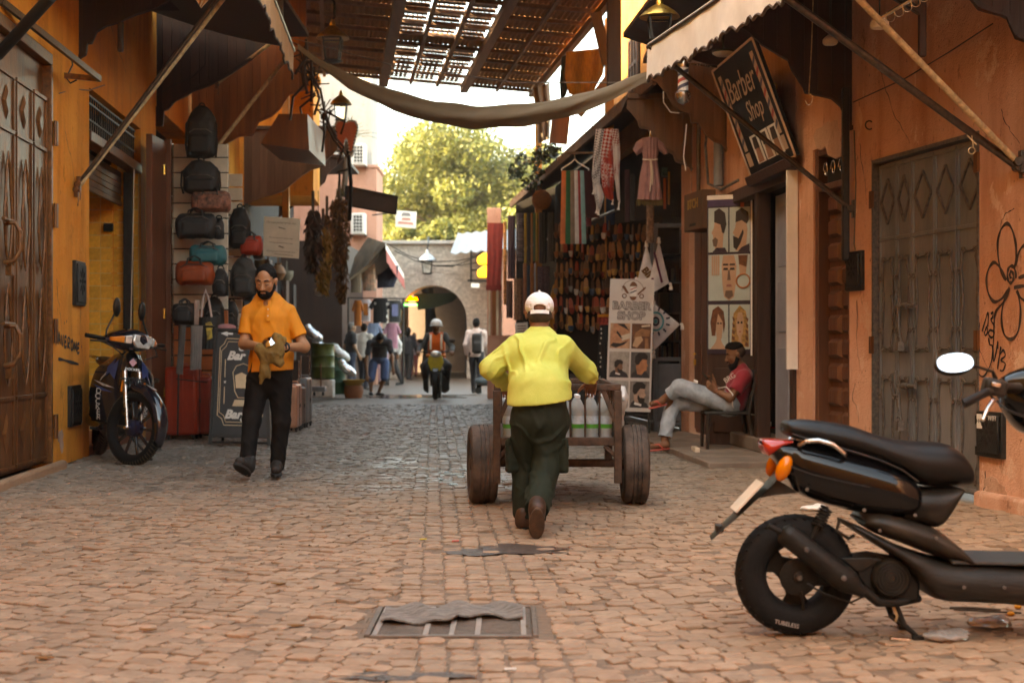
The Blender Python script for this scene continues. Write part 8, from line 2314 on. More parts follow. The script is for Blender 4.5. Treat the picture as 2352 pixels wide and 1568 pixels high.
for s_,x,tw,toe in((-1,cu(1108,10.05),.19,.10),(1,cu(1457,10.05),.18,.0)):
 c=Vector((x,AY,.278));ax_=Vector((math.cos(toe),math.sin(toe)*1,.0))
 R0=.278;h_=tw/2
 q=MB();q.lathe([(.165,-h_*.80),(.20,-h_*.98),(R0-.035,-h_*1.0),(R0-.010,-h_*.86),(R0,-h_*.6),(R0,-h_*.36),(R0-.007,-h_*.34),(R0-.007,-h_*.26),(R0+.001,-h_*.24),(R0+.001,-h_*.05),(R0-.007,-h_*.03),(R0-.007,h_*.05),(R0+.001,h_*.07),(R0+.001,h_*.27),(R0-.007,h_*.29),(R0-.007,h_*.37),(R0,h_*.39),(R0,h_*.6),(R0-.010,h_*.86),(R0-.035,h_),(.20,h_*.98),(.165,h_*.80)],c,ax_,56,caps=False)
 w_=q.build('wheel',M_TYRB,cart,smooth=38)
 q=MB();q.lathe([(.172,-h_*.85),(.160,-h_*.80),(.150,-h_*.3),(.05,-h_*.15),(.045,h_*.5),(.05,h_*.15),(.150,h_*.3),(.160,h_*.8),(.172,h_*.85)],c,ax_,36);q.build('rim',M_DUST,w_,smooth=50)
 q=MB();q.lathe([(.03,-h_*1.0),(.045,-h_*.9),(.045,h_*.9),(.03,h_)],c,ax_,16);q.build('hub',M_CART,w_)
M_PET=mat('bottle_plastic',(.86,.93,.93),.08,trans=.62,ior=1.33,var=.03,bump=.12,bscale=45,rvar=.03)
M_LAB=mat('bottle_label',(.45,.55,.62),.35,var=.3,scale=30);M_LABG=mat('green_label',(.06,.33,.04),.4,var=.2);M_CAPB=mat('bottle_cap',(.75,.78,.78),.35)
bprof=[(.036,.0),(.043,.008),(.044,.03),(.041,.045),(.044,.06),(.044,.085),(.0415,.10),(.044,.115),(.044,.17),(.041,.185),(.043,.20),(.040,.225),(.028,.262),(.0145,.283),(.0135,.292)]
q=MB();q.lathe(bprof,n=16);b_me=q.mesh('bottle_body');b_me.materials.append(M_PET);b_me.shade_smooth()
q=MB();q.lathe([(.0155,.289),(.016,.292),(.016,.306),(.013,.308)],n=12);c_me=q.mesh('cap');c_me.materials.append(M_CAPB)
q=MB();q.lathe([(.0450,.115),(.0450,.168)],n=16,caps=False);l_me=q.mesh('label');l_me.materials.append(M_LAB);l_me.shade_smooth()
q=MB();q.lathe([(.0452,.085),(.0452,.112)],n=16,caps=False);g_me=q.mesh('label_band');g_me.materials.append(M_LABG);g_me.shade_smooth()
nb_=8
for ry in range(4):
 for cx_ in range(nb_):
  x=xl+.085+cx_*.0935;y=CT0+.12+ry*.094+(.004 if cx_%2 else 0)
  side='left' if cx_<4 else 'right'
  lb='%s water bottle counted from the left cart post, %s row from the pushing man'%(ORD[cx_],ORD[ry])
  t=thing('water_bottle',lb,'bottle',(x,y,zb-.002),RNG.uniform(0,6.28),'clear water bottles standing in the cart')
  for nm,me in(('bottle_body',b_me),('cap',c_me),('label',l_me),('label_band',g_me)):
   o=link(bpy.data.objects.new(nm,me));o.parent=t
q=MB();q.box(Vector((cu(1400,9.7),9.72,zb+.035)),(.16,.12,.05),Matrix.Rotation(.3,3,'Y'));tag(q.build('dark_tray',M_BLACK,loc=Vector((cu(1400,9.7),9.72,zb+.035)),bevel=.008),'dark folded tray lying in the cart corner beside the bottles','tray')
c=Vector((xr+.045,10.2,.68));t=thing('plastic_bag','crumpled white plastic bag hanging off the right cart side','bag',c)
soft('bag_film',[ball(c,(.04,.24,.15)),ball(c+Vector((.01,.12,-.12)),(.03,.14,.10)),ball(c+Vector((.02,-.2,.06)),(.035,.1,.08))],.014,mat('white_film',(.62,.6,.57),.3,trans=.25,var=.1),t,k=.04,disp=wave(.018,((.2,1,.6),.11,0),((0,.6,-1),.08,2),((.5,1,-.4),.06,1)))
c=P(1113,905,33.5);t=thing('barrow','small blue grey barrow parked behind the man in yellow','barrow',(c.x,33.5,0))
q=MB();loft(q,densify([(c.x-.22,.36,.28,.15,33.5),(c.x-.12,.40,.20,.22,33.5),(c.x+.12,.42,.20,.24,33.5),(c.x+.28,.42,.28,.2,33.5)]));q.build('tray',mat('blue_grey_tub',(.05,.075,.085),.5),t,smooth=180)
q=MB();q.lathe([(.08,-.02),(.08,.02)],(c.x-.15,33.4,.09),(0,1,0),14);q.build('wheel',M_BLACK,t);q=MB();q.tube([(c.x+.1,33.4,.25),(c.x+.14,33.4,.0)],.02,6);q.tube([(c.x+.2,33.6,.25),(c.x+.24,33.6,.0)],.02,6);q.build('leg',M_BLACK,t)
BD=29.8;bx_=P(999,0,BD).x
bk=thing('motorbike','dark motorbike with yellow front ridden towards the camera','motorbike',(bx_,BD,0))
q=MB();c=Vector((bx_,BD+.2,.29));q.lathe([(.20,-.05),(.26,-.055),(.29,-.03),(.29,.03),(.26,.055),(.20,.05)],c,(1,0,0),28,caps=False);w_=q.build('front_wheel',M_TYRE,bk);q=MB();q.lathe([(.2,-.03),(.05,-.02),(.05,.02),(.2,.03)],c,(1,0,0),24);q.build('rim',M_DUST,w_)
q=MB();c2=c+Vector((0,1.25,0));q.lathe([(.20,-.05),(.26,-.06),(.29,-.04),(.29,.04),(.26,.06),(.20,.05)],c2,(1,0,0),28,caps=False);w_=q.build('rear_wheel',M_TYRE,bk);q=MB();q.lathe([(.2,-.03),(.05,-.02),(.05,.02),(.2,.03)],c2,(1,0,0),24);q.build('rim',M_DUST,w_)
for s_ in(-1,1):
 q=MB();q.tube([c+Vector((s_*.085,0,0)),c+Vector((s_*.10,.3,.60))],.024,8);q.build('fork_leg',M_DUST,bk)
 q=MB();loft(q,[(bx_+s_*.14-.02,.62,.14,.15,BD+.55),(bx_+s_*.18,.66,.12,.18,BD+.6),(bx_+s_*.25,.60,.16,.16,BD+.6),(bx_+s_*.28,.5,.2,.10,BD+.6)],12);q.build('leg_apron',M_BLACK,bk,smooth=60)
 q=MB();q.tube([(bx_,BD+.45,.99),(bx_+s_*.25,BD+.50,1.02),(bx_+s_*.37,BD+.58,1.00)],.016,8);q.build('handlebar',M_IRON,bk)
 q=MB();q.tube([(bx_+s_*.25,BD+.5,1.02),(bx_+s_*.33,BD+.46,1.2)],.01,6);q.ell((bx_+s_*.34,BD+.46,1.24),(.07,.02,.045));q.build('mirror',M_SATIN,bk)
 q=MB();q.ell((bx_+s_*.17,BD+.33,.93),(.05,.03,.03));q.build('indicator',M_AMBER,bk)
q=MB();q.prism([(bx_+x,BD+.28,z)for x,z in((-.14,.92),(.14,.92),(.17,.78),(.10,.60),(-.10,.60),(-.17,.78))],(0,.14,0));q.build('front_fairing',mat('yellow_fairing',(.42,.34,.02),.35,var=.3),bk,bevel=.02)
q=MB();q.ell((bx_,BD+.27,.96),(.12,.06,.075));q.build('headlamp',M_LENS,bk,smooth=180)
q=MB();q.prism([(bx_-.05,BD+.12,.585),(bx_+.05,BD+.12,.585),(bx_+.07,BD+.18,.66),(bx_-.07,BD+.18,.66)],(0,.25,.02));q.build('front_mudguard',M_GLOSS,bk,bevel=.01)
q=MB();loft(q,densify([(0,0,0,0,0)]*1+[(bx_-.12,.72,.55,.35,BD+1.0),(bx_,.80,.5,.5,BD+1.0),(bx_+.12,.72,.55,.35,BD+1.0)])[4:]);q.build('tank_and_seat',M_GLOSS,bk,smooth=180)
# people
def skin(name,col):return mat(name,col,.48,var=.12,scale=14,bump=.08,bscale=160,spec=.4)
M_SK1=skin('warm_skin',(.36,.17,.085));M_SK2=skin('brown_skin',(.19,.085,.045));M_SK3=skin('tan_skin',(.33,.18,.11))
M_HAIR=mat('black_hair',(.0045,.0035,.003),.75,spec=.2,var=.5,scale=60,bump=.5,bscale=140);M_HAIRB=mat('brown_hair',(.07,.04,.02),.6,var=.5,scale=60,bump=.4);M_HAIRG=mat('grey_hair',(.16,.15,.14),.7,var=.4,scale=60);M_BLONDE=mat('fair_hair',(.35,.23,.12),.6,var=.3)
M_EYE=mat('eye_white',(.6,.56,.52),.2,bump=0);M_IRIS=mat('eye_dark',(.015,.01,.008),.15,bump=0)
A=lambda v:np.array(v,float)
def unit(v):return Vector(v).normalized()
def hand_prims(W,d,n,thumb,s=1.0,curl=.5,spread=.0,k=.006):
 0
 W,d,n=Vector(W),unit(d),Vector(n);n=(n-d*n.dot(d)).normalized();t=Vector(thumb);t=(t-d*t.dot(d)-n*t.dot(n)).normalized()
 rot=np.column_stack([A(t),A(n),A(d)])
 pr=[rbox(W+d*.052*s,(.040*s,.014*s,.050*s),.013*s,rot,.012),cap(W-d*.02*s,W+d*.03*s,.027*s,.024*s,n,.72,.015)]
 for i in range(4):
  b0=W+d*(.096-.006*abs(i-1.2))*s+t*(.030-.0205*i)*s
  lf=(.94,1.06,1.0,.80)[i];dd=d+t*spread*(1.2-i)*.2;p=b0-d*.012*s
  for j,l_ in enumerate((.045,.028,.022)):
   dd=(dd*math.cos(curl*(.8+.2*j))+n*math.sin(curl*(.8+.2*j))).normalized()if True else dd
   q_=p+dd.normalized()*l_*lf*s
   pr.append(cap(p,q_,(.0095-.0009*j)*s,(.0088-.0009*j)*s,k=k));p=q_
   nn_=(n-dd*n.dot(dd));n=nn_.normalized()if nn_.length>1e-4 else n
  n=Vector(rot[:,1].tolist())
 p=W+d*.03*s+t*.034*s
 dd=(d*.65+t*.6+n*.35).normalized()
 for j,l_ in enumerate((.045,.034,.026)):
  q_=p+dd*l_*s;pr.append(cap(p,q_,(.013-.0015*j)*s,(.0115-.0015*j)*s,k=k));p=q_
  dd=(dd+d*.25+n*curl*.35).normalized()
 return pr
def head_prims(C,F,U,s=1.0):
 F,U=unit(F),Vector(U);U=(U-F*U.dot(F)).normalized();Rr=F.cross(U)
 rot=np.column_stack([A(Rr),A(F),A(U)])
 def p(r_,f,u):return C+(Rr*r_+F*f+U*u)*s
 pr=[ball(p(0,-.008,.035),A((.076,.096,.092))*s,rot,.02),ball(p(0,.022,-.035),A((.060,.070,.078))*s,rot,.03),ball(p(0,.062,-.098),A((.028,.026,.022))*s,rot,.025),cap(p(0,.086,.012),p(0,.112,-.034),.009*s,.013*s,k=.010),ball(p(-.012,.100,-.036),.009*s,k=.006),ball(p(.012,.100,-.036),.009*s,k=.006),cap(p(-.045,.070,.030),p(-.012,.084,.024),.010*s,.010*s,k=.015),cap(p(.045,.070,.030),p(.012,.084,.024),.010*s,.010*s,k=.015),ball(p(-.042,.060,-.022),.022*s,k=.025),ball(p(.042,.060,-.022),.022*s,k=.025),cap(p(-.018,.085,-.066),p(.018,.085,-.066),.0085*s,k=.006),cap(p(-.015,.083,-.077),p(.015,.083,-.077),.009*s,k=.006)]
 for s_ in(-1,1):
  pr+=[ball(p(s_*.080,-.006,-.004),A((.010,.019,.032))*s,rot,.008),ball(p(s_*.086,-.012,.010),A((.008,.016,.018))*s,rot,.006)]
 return pr,p,rot
def face_bits(t,p,rot,s,hairm,eyes=True,brows=True,down=None):
 if down:
  for s_ in(-1,1):
   q=MB();q.ell(p(s_*.031,.079,.004),(.0150*s,.012*s,.010*s),Matrix(rot.tolist()));q.build('eyelid',down,t,smooth=180)
   q=MB();q.tube([p(s_*.046,.078,.000),p(s_*.031,.0905,-.005),p(s_*.017,.084,.000)],.0032*s,5);q.build('eyelash',hairm,t)
 elif eyes:
  for s_ in(-1,1):
   q=MB();q.ell(p(s_*.031,.078,.004),(.013*s,.011*s,.0075*s),Matrix(rot.tolist()));q.build('eye',M_EYE,t,smooth=180)
   q=MB();q.ell(p(s_*.031,.0865,.001),(.0058*s,.003*s,.0055*s),Matrix(rot.tolist()),8,6);q.build('iris',M_IRIS,t,smooth=180)
   q=MB();q.tube([p(s_*.046,.076,.006),p(s_*.032,.089,.0115),p(s_*.017,.084,.006)],.0030*s,5);q.build('eyelid',hairm,t)
 if brows:
  for s_ in(-1,1):
   q=MB();q.tube([p(s_*.053,.068,.022),p(s_*.035,.089,.036),p(s_*.013,.096,.029)],[.003*s,.0055*s,.0045*s],6);q.build('eyebrow',hairm,t,smooth=60)
def person(name_label,loc,J,s=1.0,sk=None,vox=.009,head=True,feet=True,hands=None,fat=1.0,lat=None,extra=(),hs=1.0,slim=1.0):
 0
 t=thing('person',name_label,'person',loc)
 J={k_:(Vector(v)if not isinstance(v,(int,float))else v)for k_,v in J.items()}
 lat=unit(lat)if lat is not None else unit(J['shR']-J['shL'])
 pr=[cap(J['pel'],J['che'],.112*s*fat,.116*s*fat,lat,1.30),cap(J['shL'],J['shR'],.056*s*slim,.056*s*slim),cap(J['che'],J['nek'],.095*s*slim,.060*s,lat,1.3),cap(J['nek'],J['hea']-J['hu']*.06*s,.060*s,.055*s)]
 for S_ in 'LR':
  pr+=[cap(J['sh'+S_],J['el'+S_],.052*s*slim,.041*s),cap(J['el'+S_],J['wr'+S_],.043*s,.028*s),cap(J['hi'+S_],J['kn'+S_],.085*s,.056*s),cap(J['kn'+S_],J['an'+S_],.058*s,.036*s),ball(J['kn'+S_].lerp(J['an'+S_],.3),.056*s)]
  fr_=.034 if feet=='bare' else .024
  pr+=[cap(J['an'+S_],J['he'+S_],fr_*1.06*s,fr_*s,k=.02),cap(J['he'+S_],J['to'+S_]if feet=='bare' else J['he'+S_].lerp(J['to'+S_],.6),fr_*s,fr_*.8*s,k=.02)]
 hp,p,rot=head_prims(J['hea'],J['hf'],J['hu'],s*hs)
 pr+=hp
 for h in(hands or[]):pr+=h
 pr+=list(extra)
 soft('body',pr,vox,sk or M_SK1,t,k=.03*s)
 return t,J,p,rot,lat
def cutend(a,b,r_):
 0
 d=unit(Vector(b)-Vector(a));return cap(Vector(a)+d*r_*.93,Vector(a)+d*(r_*.93+.25),r_)
def shoe(t,heel,toe,up,m,s=1.0,sole=None,name='shoe',vox=.009):
 h,e=Vector(heel),Vector(toe);d=unit(e-h);up=Vector(up);up=(up-d*up.dot(d)).normalized();sd=d.cross(up);L_=(e-h).length
 rot=np.column_stack([A(sd),A(d),A(up)])
 pr=[cap(h+up*.035*s,e-d*.035*s+up*.028*s,.040*s,.036*s,sd,1.12),cap(h+up*.04*s,h+up*.105*s-d*.0,.044*s,.046*s),cap(h+up*.08*s,h+d*L_*.45+up*.05*s,.040*s,.036*s)]
 o=soft(name,pr,vox,m,t,k=.03,clips=[(h-up*.002,-up)])
 q=MB();out=[]
 for i in range(20):
  a=2*PI*i/20;x=math.cos(a);y=math.sin(a)
  out.append(h+d*(L_*.5+(L_*.5+.04*s)*x)+sd*(.046*s*(1+.10*x)*y))
 q.prism(out,up*-.026*s);q.build('sole',sole or M_BLACK,o,bevel=.006)
 return o
D=12.0
def o_(u,v,dy=.0):return P(u,v,D+dy)
s=1.045
J=dict(pel=o_(622,866),che=o_(619,735),nek=o_(615,692,-.0),hea=o_(611,646,-.075),hu=unit((.03,-.22,1)),hf=unit((-.14,-1,-.36)),shL=o_(664,716),elL=o_(699,797,-.03),wrL=o_(652,797,-.30),shR=o_(572,716),elR=o_(561,790,-.05),wrR=o_(599,796,-.32),hiL=o_(643,875),knL=o_(646,968,-.02),anL=o_(637,1066,.04),heL=o_(637,1080,.05),toL=o_(633,1088,-.17),hiR=o_(594,872),knR=o_(578,962,-.14),anR=o_(567,1056,-.22),heR=o_(569,1084,-.28),toR=o_(546,1064,-.47))
J={k_:Vector(v)for k_,v in J.items()}
hL=hand_prims(J['wrL'],unit((-.75,-.35,.02)),(-.2,.5,-.7),(.0,-.5,.75),s,.62);hR=hand_prims(J['wrR'],unit((.75,-.30,.05)),(.2,.5,-.7),(0,-.4,.8),s,.62)
t,J,hp_,rot,lat=person('bearded man in orange polo shirt walking while wiping a metal bowl',(J['pel'].x,D,0),J,s,M_SK1,.0065,hands=[hL,hR],fat=.95,lat=(-1,.05,0),slim=.84)
om=t
wv=wave(.0105,((1,0,.55),.17,.4),((-1,.3,.8),.13,2.0),((.2,0,1),.21,1.1),((1,.2,-.3),.085,.7))
M_POLO=mat('orange_pique',(.64,.215,.016),.8,var=.15,scale=5,bump=.2,bscale=200)
sl={}
for S_ in 'LR':sl[S_]=J['sh'+S_].lerp(J['el'+S_],.66)
pr=[cap(J['pel']+Vector((0,0,-.02)),J['che'],.140*s,.134*s,lat,1.30),cap(J['pel']+Vector((0,-.03,.05)),J['pel']+Vector((0,-.02,.16)),.135*s,.13*s,lat,1.3),cap(J['shL']+Vector((-.01,0,-.012)),J['shR']+Vector((.01,0,-.012)),.062*s),cap(J['che']+Vector((0,0,.03)),J['nek']+Vector((0,0,.005)),.12*s,.078*s,lat,1.35),cap(J['shL']+Vector((-.03,0,.01)),J['nek']+Vector((.03,0,.02)),.060*s,.055*s),cap(J['shR']+Vector((.03,0,.01)),J['nek']+Vector((-.03,0,.02)),.060*s,.055*s),cap(J['shL'],sl['L'],.058*s,.062*s,k=.016),cap(J['shR'],sl['R'],.058*s,.062*s,k=.016)]
nk=J['nek']+Vector((0,-.02,.062))
soft('polo_shirt',pr,.0075,M_POLO,t,k=.03,disp=wv,clips=[(o_(620,852),(.06,0,-1))],cuts=[cutend(sl['L'],J['elL'],.10),cutend(sl['R'],J['elR'],.10),ball(nk+Vector((0,-.075,-.035)),(.042,.06,.075))])
q=MB()
for s_ in(-1,1):
 rows=[]
 for i in range(7):
  f=i/6;an=.25+(PI-.25)*f
  b0=J['nek']+Vector((s_*math.sin(an)*.078,-math.cos(an)*.078-.005,.050+.03*f-.045*(1-f)))
  rows.append([b0,b0+Vector((s_*math.sin(an)*.022,-math.cos(an)*.028,-.040-.01*(1-f)))])
 q.grid(rows,.005,(0,-1,.2)if False else None)
q.build('collar',M_POLO,t,smooth=60)
q=MB();pc_=o_(616,706,-.150)
q.beam(pc_+Vector((-.003,.012,.015)),pc_+Vector((.004,-.012,-.115)),.034,.006,(0,-1,0));q.build('placket',M_POLO,t,bevel=.002)
for dz in(.0,-.055):q=MB();q.lathe([(.006,0),(.006,.004)],pc_+Vector((.001,-.010+dz*.22,dz-.015)),(0,-1,0),10);q.build('button',M_CREAM,t)
M_JEAN=mat('black_denim',(.0085,.007,.0065),.8,spec=.2,var=.4,scale=7,bump=.2,bscale=200)
wv2=wave(.0075,((.1,.2,1),.12,.0),((.5,.2,1),.085,1.0),((1,0,.3),.11,2.2))
pr=[cap(J['pel']+Vector((0,0,.02)),J['pel']+Vector((0,0,.08)),.132*s,.128*s,lat,1.26),cap(J['pel']-Vector((0,0,.05)),J['pel'],.125*s,.13*s,lat,1.2)]
for S_ in 'LR':pr+=[cap(J['hi'+S_],J['kn'+S_],.098*s,.074*s),cap(J['kn'+S_],J['an'+S_].lerp(J['he'+S_],.2),.073*s,.058*s)]
soft('jeans',pr,.0085,M_JEAN,t,k=.025,disp=wv2)
M_SHOE=mat('grey_suede',(.026,.020,.016),.75,var=.35,scale=25)
shoe(t,J['heL'],J['toL'],(0,0,1),M_SHOE,1.05);shoe(t,J['heR'],J['toR'],(.05,.35,1),M_SHOE,1.08,mat('dark_sole',(.028,.022,.018),.8,var=.4))
for k_ in range(4):
 q=MB();b0=J['heL'].lerp(J['toL'],.35+.12*k_)+Vector((0,0,.105-.018*k_));q.tube([b0+Vector((-.028,0,-.006)),b0,b0+Vector((.028,0,-.006))],.004,5);q.build('lace',M_BLACK,t)
C=J['hea']
soft('hair',[ball(hp_(0,-.016,.052),A((.0805,.096,.088))*s,rot),ball(hp_(0,-.045,.0),A((.077,.062,.075))*s,rot)],.006,M_HAIR,t,k=.02,disp=lambda G:.0035*vnoise(G,30,3),cuts=[ball(hp_(0,.100,.038),A((.068,.072,.088))*s,rot),ball(hp_(.09,.0,-.045),A((.03,.03,.055))*s,rot),ball(hp_(-.09,.0,-.045),A((.03,.03,.055))*s,rot)])
soft('beard',[ball(hp_(0,.050,-.094),A((.050,.048,.044))*s,rot),cap(hp_(-.062,.010,-.045),hp_(-.040,.045,-.092),.018*s,.022*s),cap(hp_(.062,.010,-.045),hp_(.040,.045,-.092),.018*s,.022*s),cap(hp_(-.068,.0,.0),hp_(-.064,.01,-.045),.010*s,.016*s),cap(hp_(.068,.0,.0),hp_(.064,.01,-.045),.010*s,.016*s),cap(hp_(-.026,.084,-.062),hp_(0,.094,-.053),.006*s,.006*s,k=.006),cap(hp_(.026,.084,-.062),hp_(0,.094,-.053),.006*s,.006*s,k=.006),cap(hp_(-.03,.082,-.064),hp_(-.034,.072,-.09),.008*s,.012*s),cap(hp_(.03,.082,-.064),hp_(.034,.072,-.09),.008*s,.012*s)],.005,M_HAIR,t,k=.014,disp=wave(.002,((1,0,1),.013,0),((1,0,-1),.015,1)),cuts=[cap(hp_(-.017,.10,-.071),hp_(.017,.10,-.071),.0105*s)])
face_bits(t,hp_,rot,s,M_HAIR,down=M_SK1)
q=MB();q.tube([hp_(-.017,.0925,-.0715),hp_(0,.0945,-.071),hp_(.017,.0925,-.0715)],.005*s,6);q.build('lips',mat('lip_tone',(.26,.10,.06),.45),t)
w0=J['wrL']+(J['elL']-J['wrL']).normalized()*.02;wd=(J['elL']-J['wrL']).normalized()
q=MB();q.torus(w0,.036,.011,wd,20,8);q.box(w0+Vector((.0,-.036,.006)),(.038,.012,.042));q.build('wrist_watch',M_BLACK,t,bevel=.004)
bc=(J['wrL']+J['wrR'])/2+Vector((.0,-.135,.035))
tb=thing('metal_bowl','shiny steel bowl held in the hands of the man in orange','bowl',bc)
q=MB();ax_=unit((-.30,-.35,.75));q.lathe([(.002,.045),(.035,.040),(.058,.022),(.068,.0),(.071,-.004),(.066,.0),(.055,.018),(.033,.034),(.002,.039)],bc,ax_,28,caps=False);q.build('bowl_shell',M_CHROME,tb)
M_RAG=mat('khaki_rag',(.17,.095,.022),.85,var=.35,scale=10,bump=.25,bscale=120)
tr_=thing('polishing_cloth','khaki brown cloth wrapped round the metal bowl','cloth',bc)
soft('cloth_bundle',[ball(bc+Vector((-.062,-.005,-.055)),(.062,.055,.05),k=.03),ball(bc+Vector((.07,-.01,-.06)),(.055,.05,.085),k=.03),ball(bc+Vector((.055,-.015,.03)),(.035,.03,.045),k=.02),cap(bc+Vector((.05,-.02,.05)),bc+Vector((.115,.02,.02)),.018,.022),cap(bc+Vector((.02,-.01,-.1)),bc+Vector((.085,-.02,-.165)),.06,.035),cap(bc+Vector((-.04,0,-.08)),bc+Vector((-.035,-.01,-.255)),.05,.028),cap(bc+Vector((-.05,-.01,-.24)),bc+Vector((-.07,-.01,-.33)),.030,.012),cap(bc+Vector((-.03,-.01,-.22)),bc+Vector((.0,-.01,-.275)),.028,.012)],.0065,M_RAG,tr_,k=.035,disp=wave(.008,((1,0,.35),.055,0),((1,.5,-.5),.045,1.3),((.7,0,1),.08,2)),cuts=[ball(bc+Vector((-.012,-.055,.035)),(.05,.05,.05))])
D=8.62
def y_(u,v,dy=.0):return P(u,v,D+dy)
s=.955
J=dict(pel=y_(1239,945),che=y_(1238,820,.16),nek=y_(1240,768,.26),hea=y_(1239,722,.33),hu=unit((0,.16,1)),hf=unit((0,1,-.15)),shL=y_(1184,800,.20),elL=y_(1128,846,.16),wrL=y_(1164,884,.58),shR=y_(1296,802,.20),elR=y_(1346,852,.40),wrR=y_(1359,877,.78),hiL=y_(1210,962),knL=y_(1207,1064,.14),anL=y_(1202,1174,.10),heL=y_(1201,1198,.06),toL=y_(1200,1198,.26),hiR=y_(1266,962),knR=y_(1256,1066,.03),anR=y_(1233,1168,-.32),heR=y_(1234,1176,-.42),toR=y_(1232,1222,-.40))
J={k_:Vector(v)for k_,v in J.items()}
hR=hand_prims(J['wrR'],unit((.0,.75,-.35)),(-.1,-.35,-1),(-1,.1,0),s,.85);hL=hand_prims(J['wrL'],unit((.05,.8,-.3)),(.1,-.35,-1),(1,.1,0),s,.85)
t,J,hp_,rot,lat=person('stout man in yellow long sleeved shirt pushing the cart',(J['pel'].x,D,0),J,s,M_SK2,.008,hands=[hL,hR],fat=.92,lat=(1,0,0),hs=1.06,slim=.82)
M_YSH=mat('yellow_jersey',(.50,.54,.085),.8,var=.12,scale=4,bump=.2,bscale=200,hue=(.55,.58,.15))
def back_folds(G):
 0
 x,z=G[...,0]-J['pel'].x,G[...,2]
 zc=(z-.70)/.45
 n1,n2,n3=vnoise(G,3.2,5),vnoise(G,6.0,6),vnoise(G,2.0,7)
 arm=np.clip((np.abs(x)-.185)*14,0,1)
 up=np.clip(zc*1.5-.05,0,1)
 g=np.sin(x*58*(1.1-.3*zc)+3.4*n1+1.2*n2+z*6)
 f=.014*np.maximum(g,0)**2.6*up*np.clip(.45+.9*n3,0,1.2)
 low=np.clip(1-np.abs(zc-.06)*3.6,0,1)
 r_=np.sin(z*78+3.0*n1+10*np.abs(x)+1.4*n2)
 f=f+.011*np.maximum(r_,0)**2*low*np.clip(.5+n3,0,1.2)
 d_=np.sin((x*.8*np.sign(n3+.2)+z)*27+2.4*n1)
 f=f+.012*np.maximum(d_,0)**2.5*np.clip(1-np.abs(zc-.42)*1.9,0,1)*np.clip(.3+n1,0,1)
 ar=np.sin((z+np.abs(x)*.8)*84+3.0*n1+1.5*n2)
 return f*(1-arm)+arm*.015*np.maximum(ar,0)**2.0*np.clip(.6+.7*n3,.1,1.2)-.003
cuffL,cuffR=J['elL'].lerp(J['wrL'],.93),J['elR'].lerp(J['wrR'],.90)
pr=[cap(J['pel']+Vector((0,.0,.035)),J['che']+Vector((0,0,-.03)),.150*s,.148*s,lat,1.30),cap(J['pel']+Vector((0,-.015,.05)),J['pel']+Vector((0,.0,.14)),.157*s,.155*s,lat,1.28),cap(J['shL']+Vector((.03,0,0)),J['shR']+Vector((-.03,0,0)),.092*s),cap(J['che'],J['nek']-Vector((0,0,.02)),.13*s,.082*s,lat,1.45),cap(J['shL'],J['elL'],.080*s,.070*s),cap(J['elL'],cuffL,.070*s,.050*s),cap(J['shR'],J['elR'],.080*s,.066*s),cap(J['elR'],cuffR,.068*s,.046*s),cap(J['nek']-Vector((0,0,.02)),J['nek']+Vector((0,.006,.016)),.074*s,.070*s,k=.02)]
soft('jersey',pr,.0075,M_YSH,t,k=.038,disp=back_folds,clips=[(y_(1240,922),(.10,.1,-1))],cuts=[cutend(cuffR,J['wrR'],.07),ball(J['nek']+Vector((0,.012,.075)),(.062,.066,.055))])
M_CARGO=mat('dark_green_cargo_cloth',(.014,.019,.011),.72,var=.3,scale=6,bump=.2,bscale=200,spec=.25)
def leg_folds(G):
 x,y,z=G[...,0]-J['pel'].x,G[...,1],G[...,2]
 n1,n2,n3=vnoise(G,3.0,15),vnoise(G,6.5,16),vnoise(G,2.0,17)
 a1=np.maximum(np.sin((z+x*.7*np.sign(n3))*44+3.2*n1+n2),0)**2
 f=.019*a1*np.clip((.50-z)*3.0,.15,1)*np.clip(.5+n3,.1,1.1)
 a2=np.maximum(np.sin((x+.3*z)*50+2.6*n1+n2),0)**2
 f=f+.015*a2*np.clip(1-np.abs(z-.50)*2.4,0,1)*np.clip(.5+n1,0,1)
 a3=np.maximum(np.sin((z-.8*np.abs(x))*52+1.8*n2),0)**2
 return f+.015*a3*np.clip(1-np.abs(z-.57)*8,0,1)-.004
pr=[cap(J['pel']+Vector((0,.0,-.045)),J['pel']+Vector((0,.01,.045)),.138*s,.140*s,lat,1.24)]
pr+=[cap(J['hiL'],J['knL'],.110*s,.092*s),cap(J['knL'],J['anL'],.092*s,.074*s),cap(J['hiR'],J['knR'],.112*s,.096*s),cap(J['knR'],J['anR'],.096*s,.080*s)]
tro=soft('cargo_trousers',pr,.008,M_CARGO,t,k=.022,disp=leg_folds,cuts=[cutend(J['anR'],J['anR']+(J['anR']-J['knR']),.12)])
for S_,sg_ in(('R',1),('L',-1)):
 c=J['hi'+S_].lerp(J['kn'+S_],.80)+Vector((sg_*.066,-.035,0));rt=Matrix.Rotation(-.5*sg_,3,'Z')
 soft('cargo_pocket',[rbox(c,(.062,.026,.105),.022,A(rt))],.008,M_CARGO,tro,disp=wave(.005,((1,0,1),.07,0),((0,0,1),.05,1)))
 q=MB();q.obox(c+rt@Vector((-.062,-.030,.070)),rt@Vector((.124,0,0)),rt@Vector((0,.008,0)),Vector((0,0,.036)));q.build('pocket_flap',M_CARGO,tro,bevel=.004)
M_LEA=mat('brown_leather_shoe',(.050,.022,.012),.5,var=.4,scale=18);M_SOLE=mat('worn_brown_sole',(.075,.038,.020),.7,var=.5,scale=20)
shoe(t,J['heL']+Vector((0,0,-.035)),J['toL']+Vector((0,0,-.035)),(0,0,1),M_LEA,.95,M_BLACK)
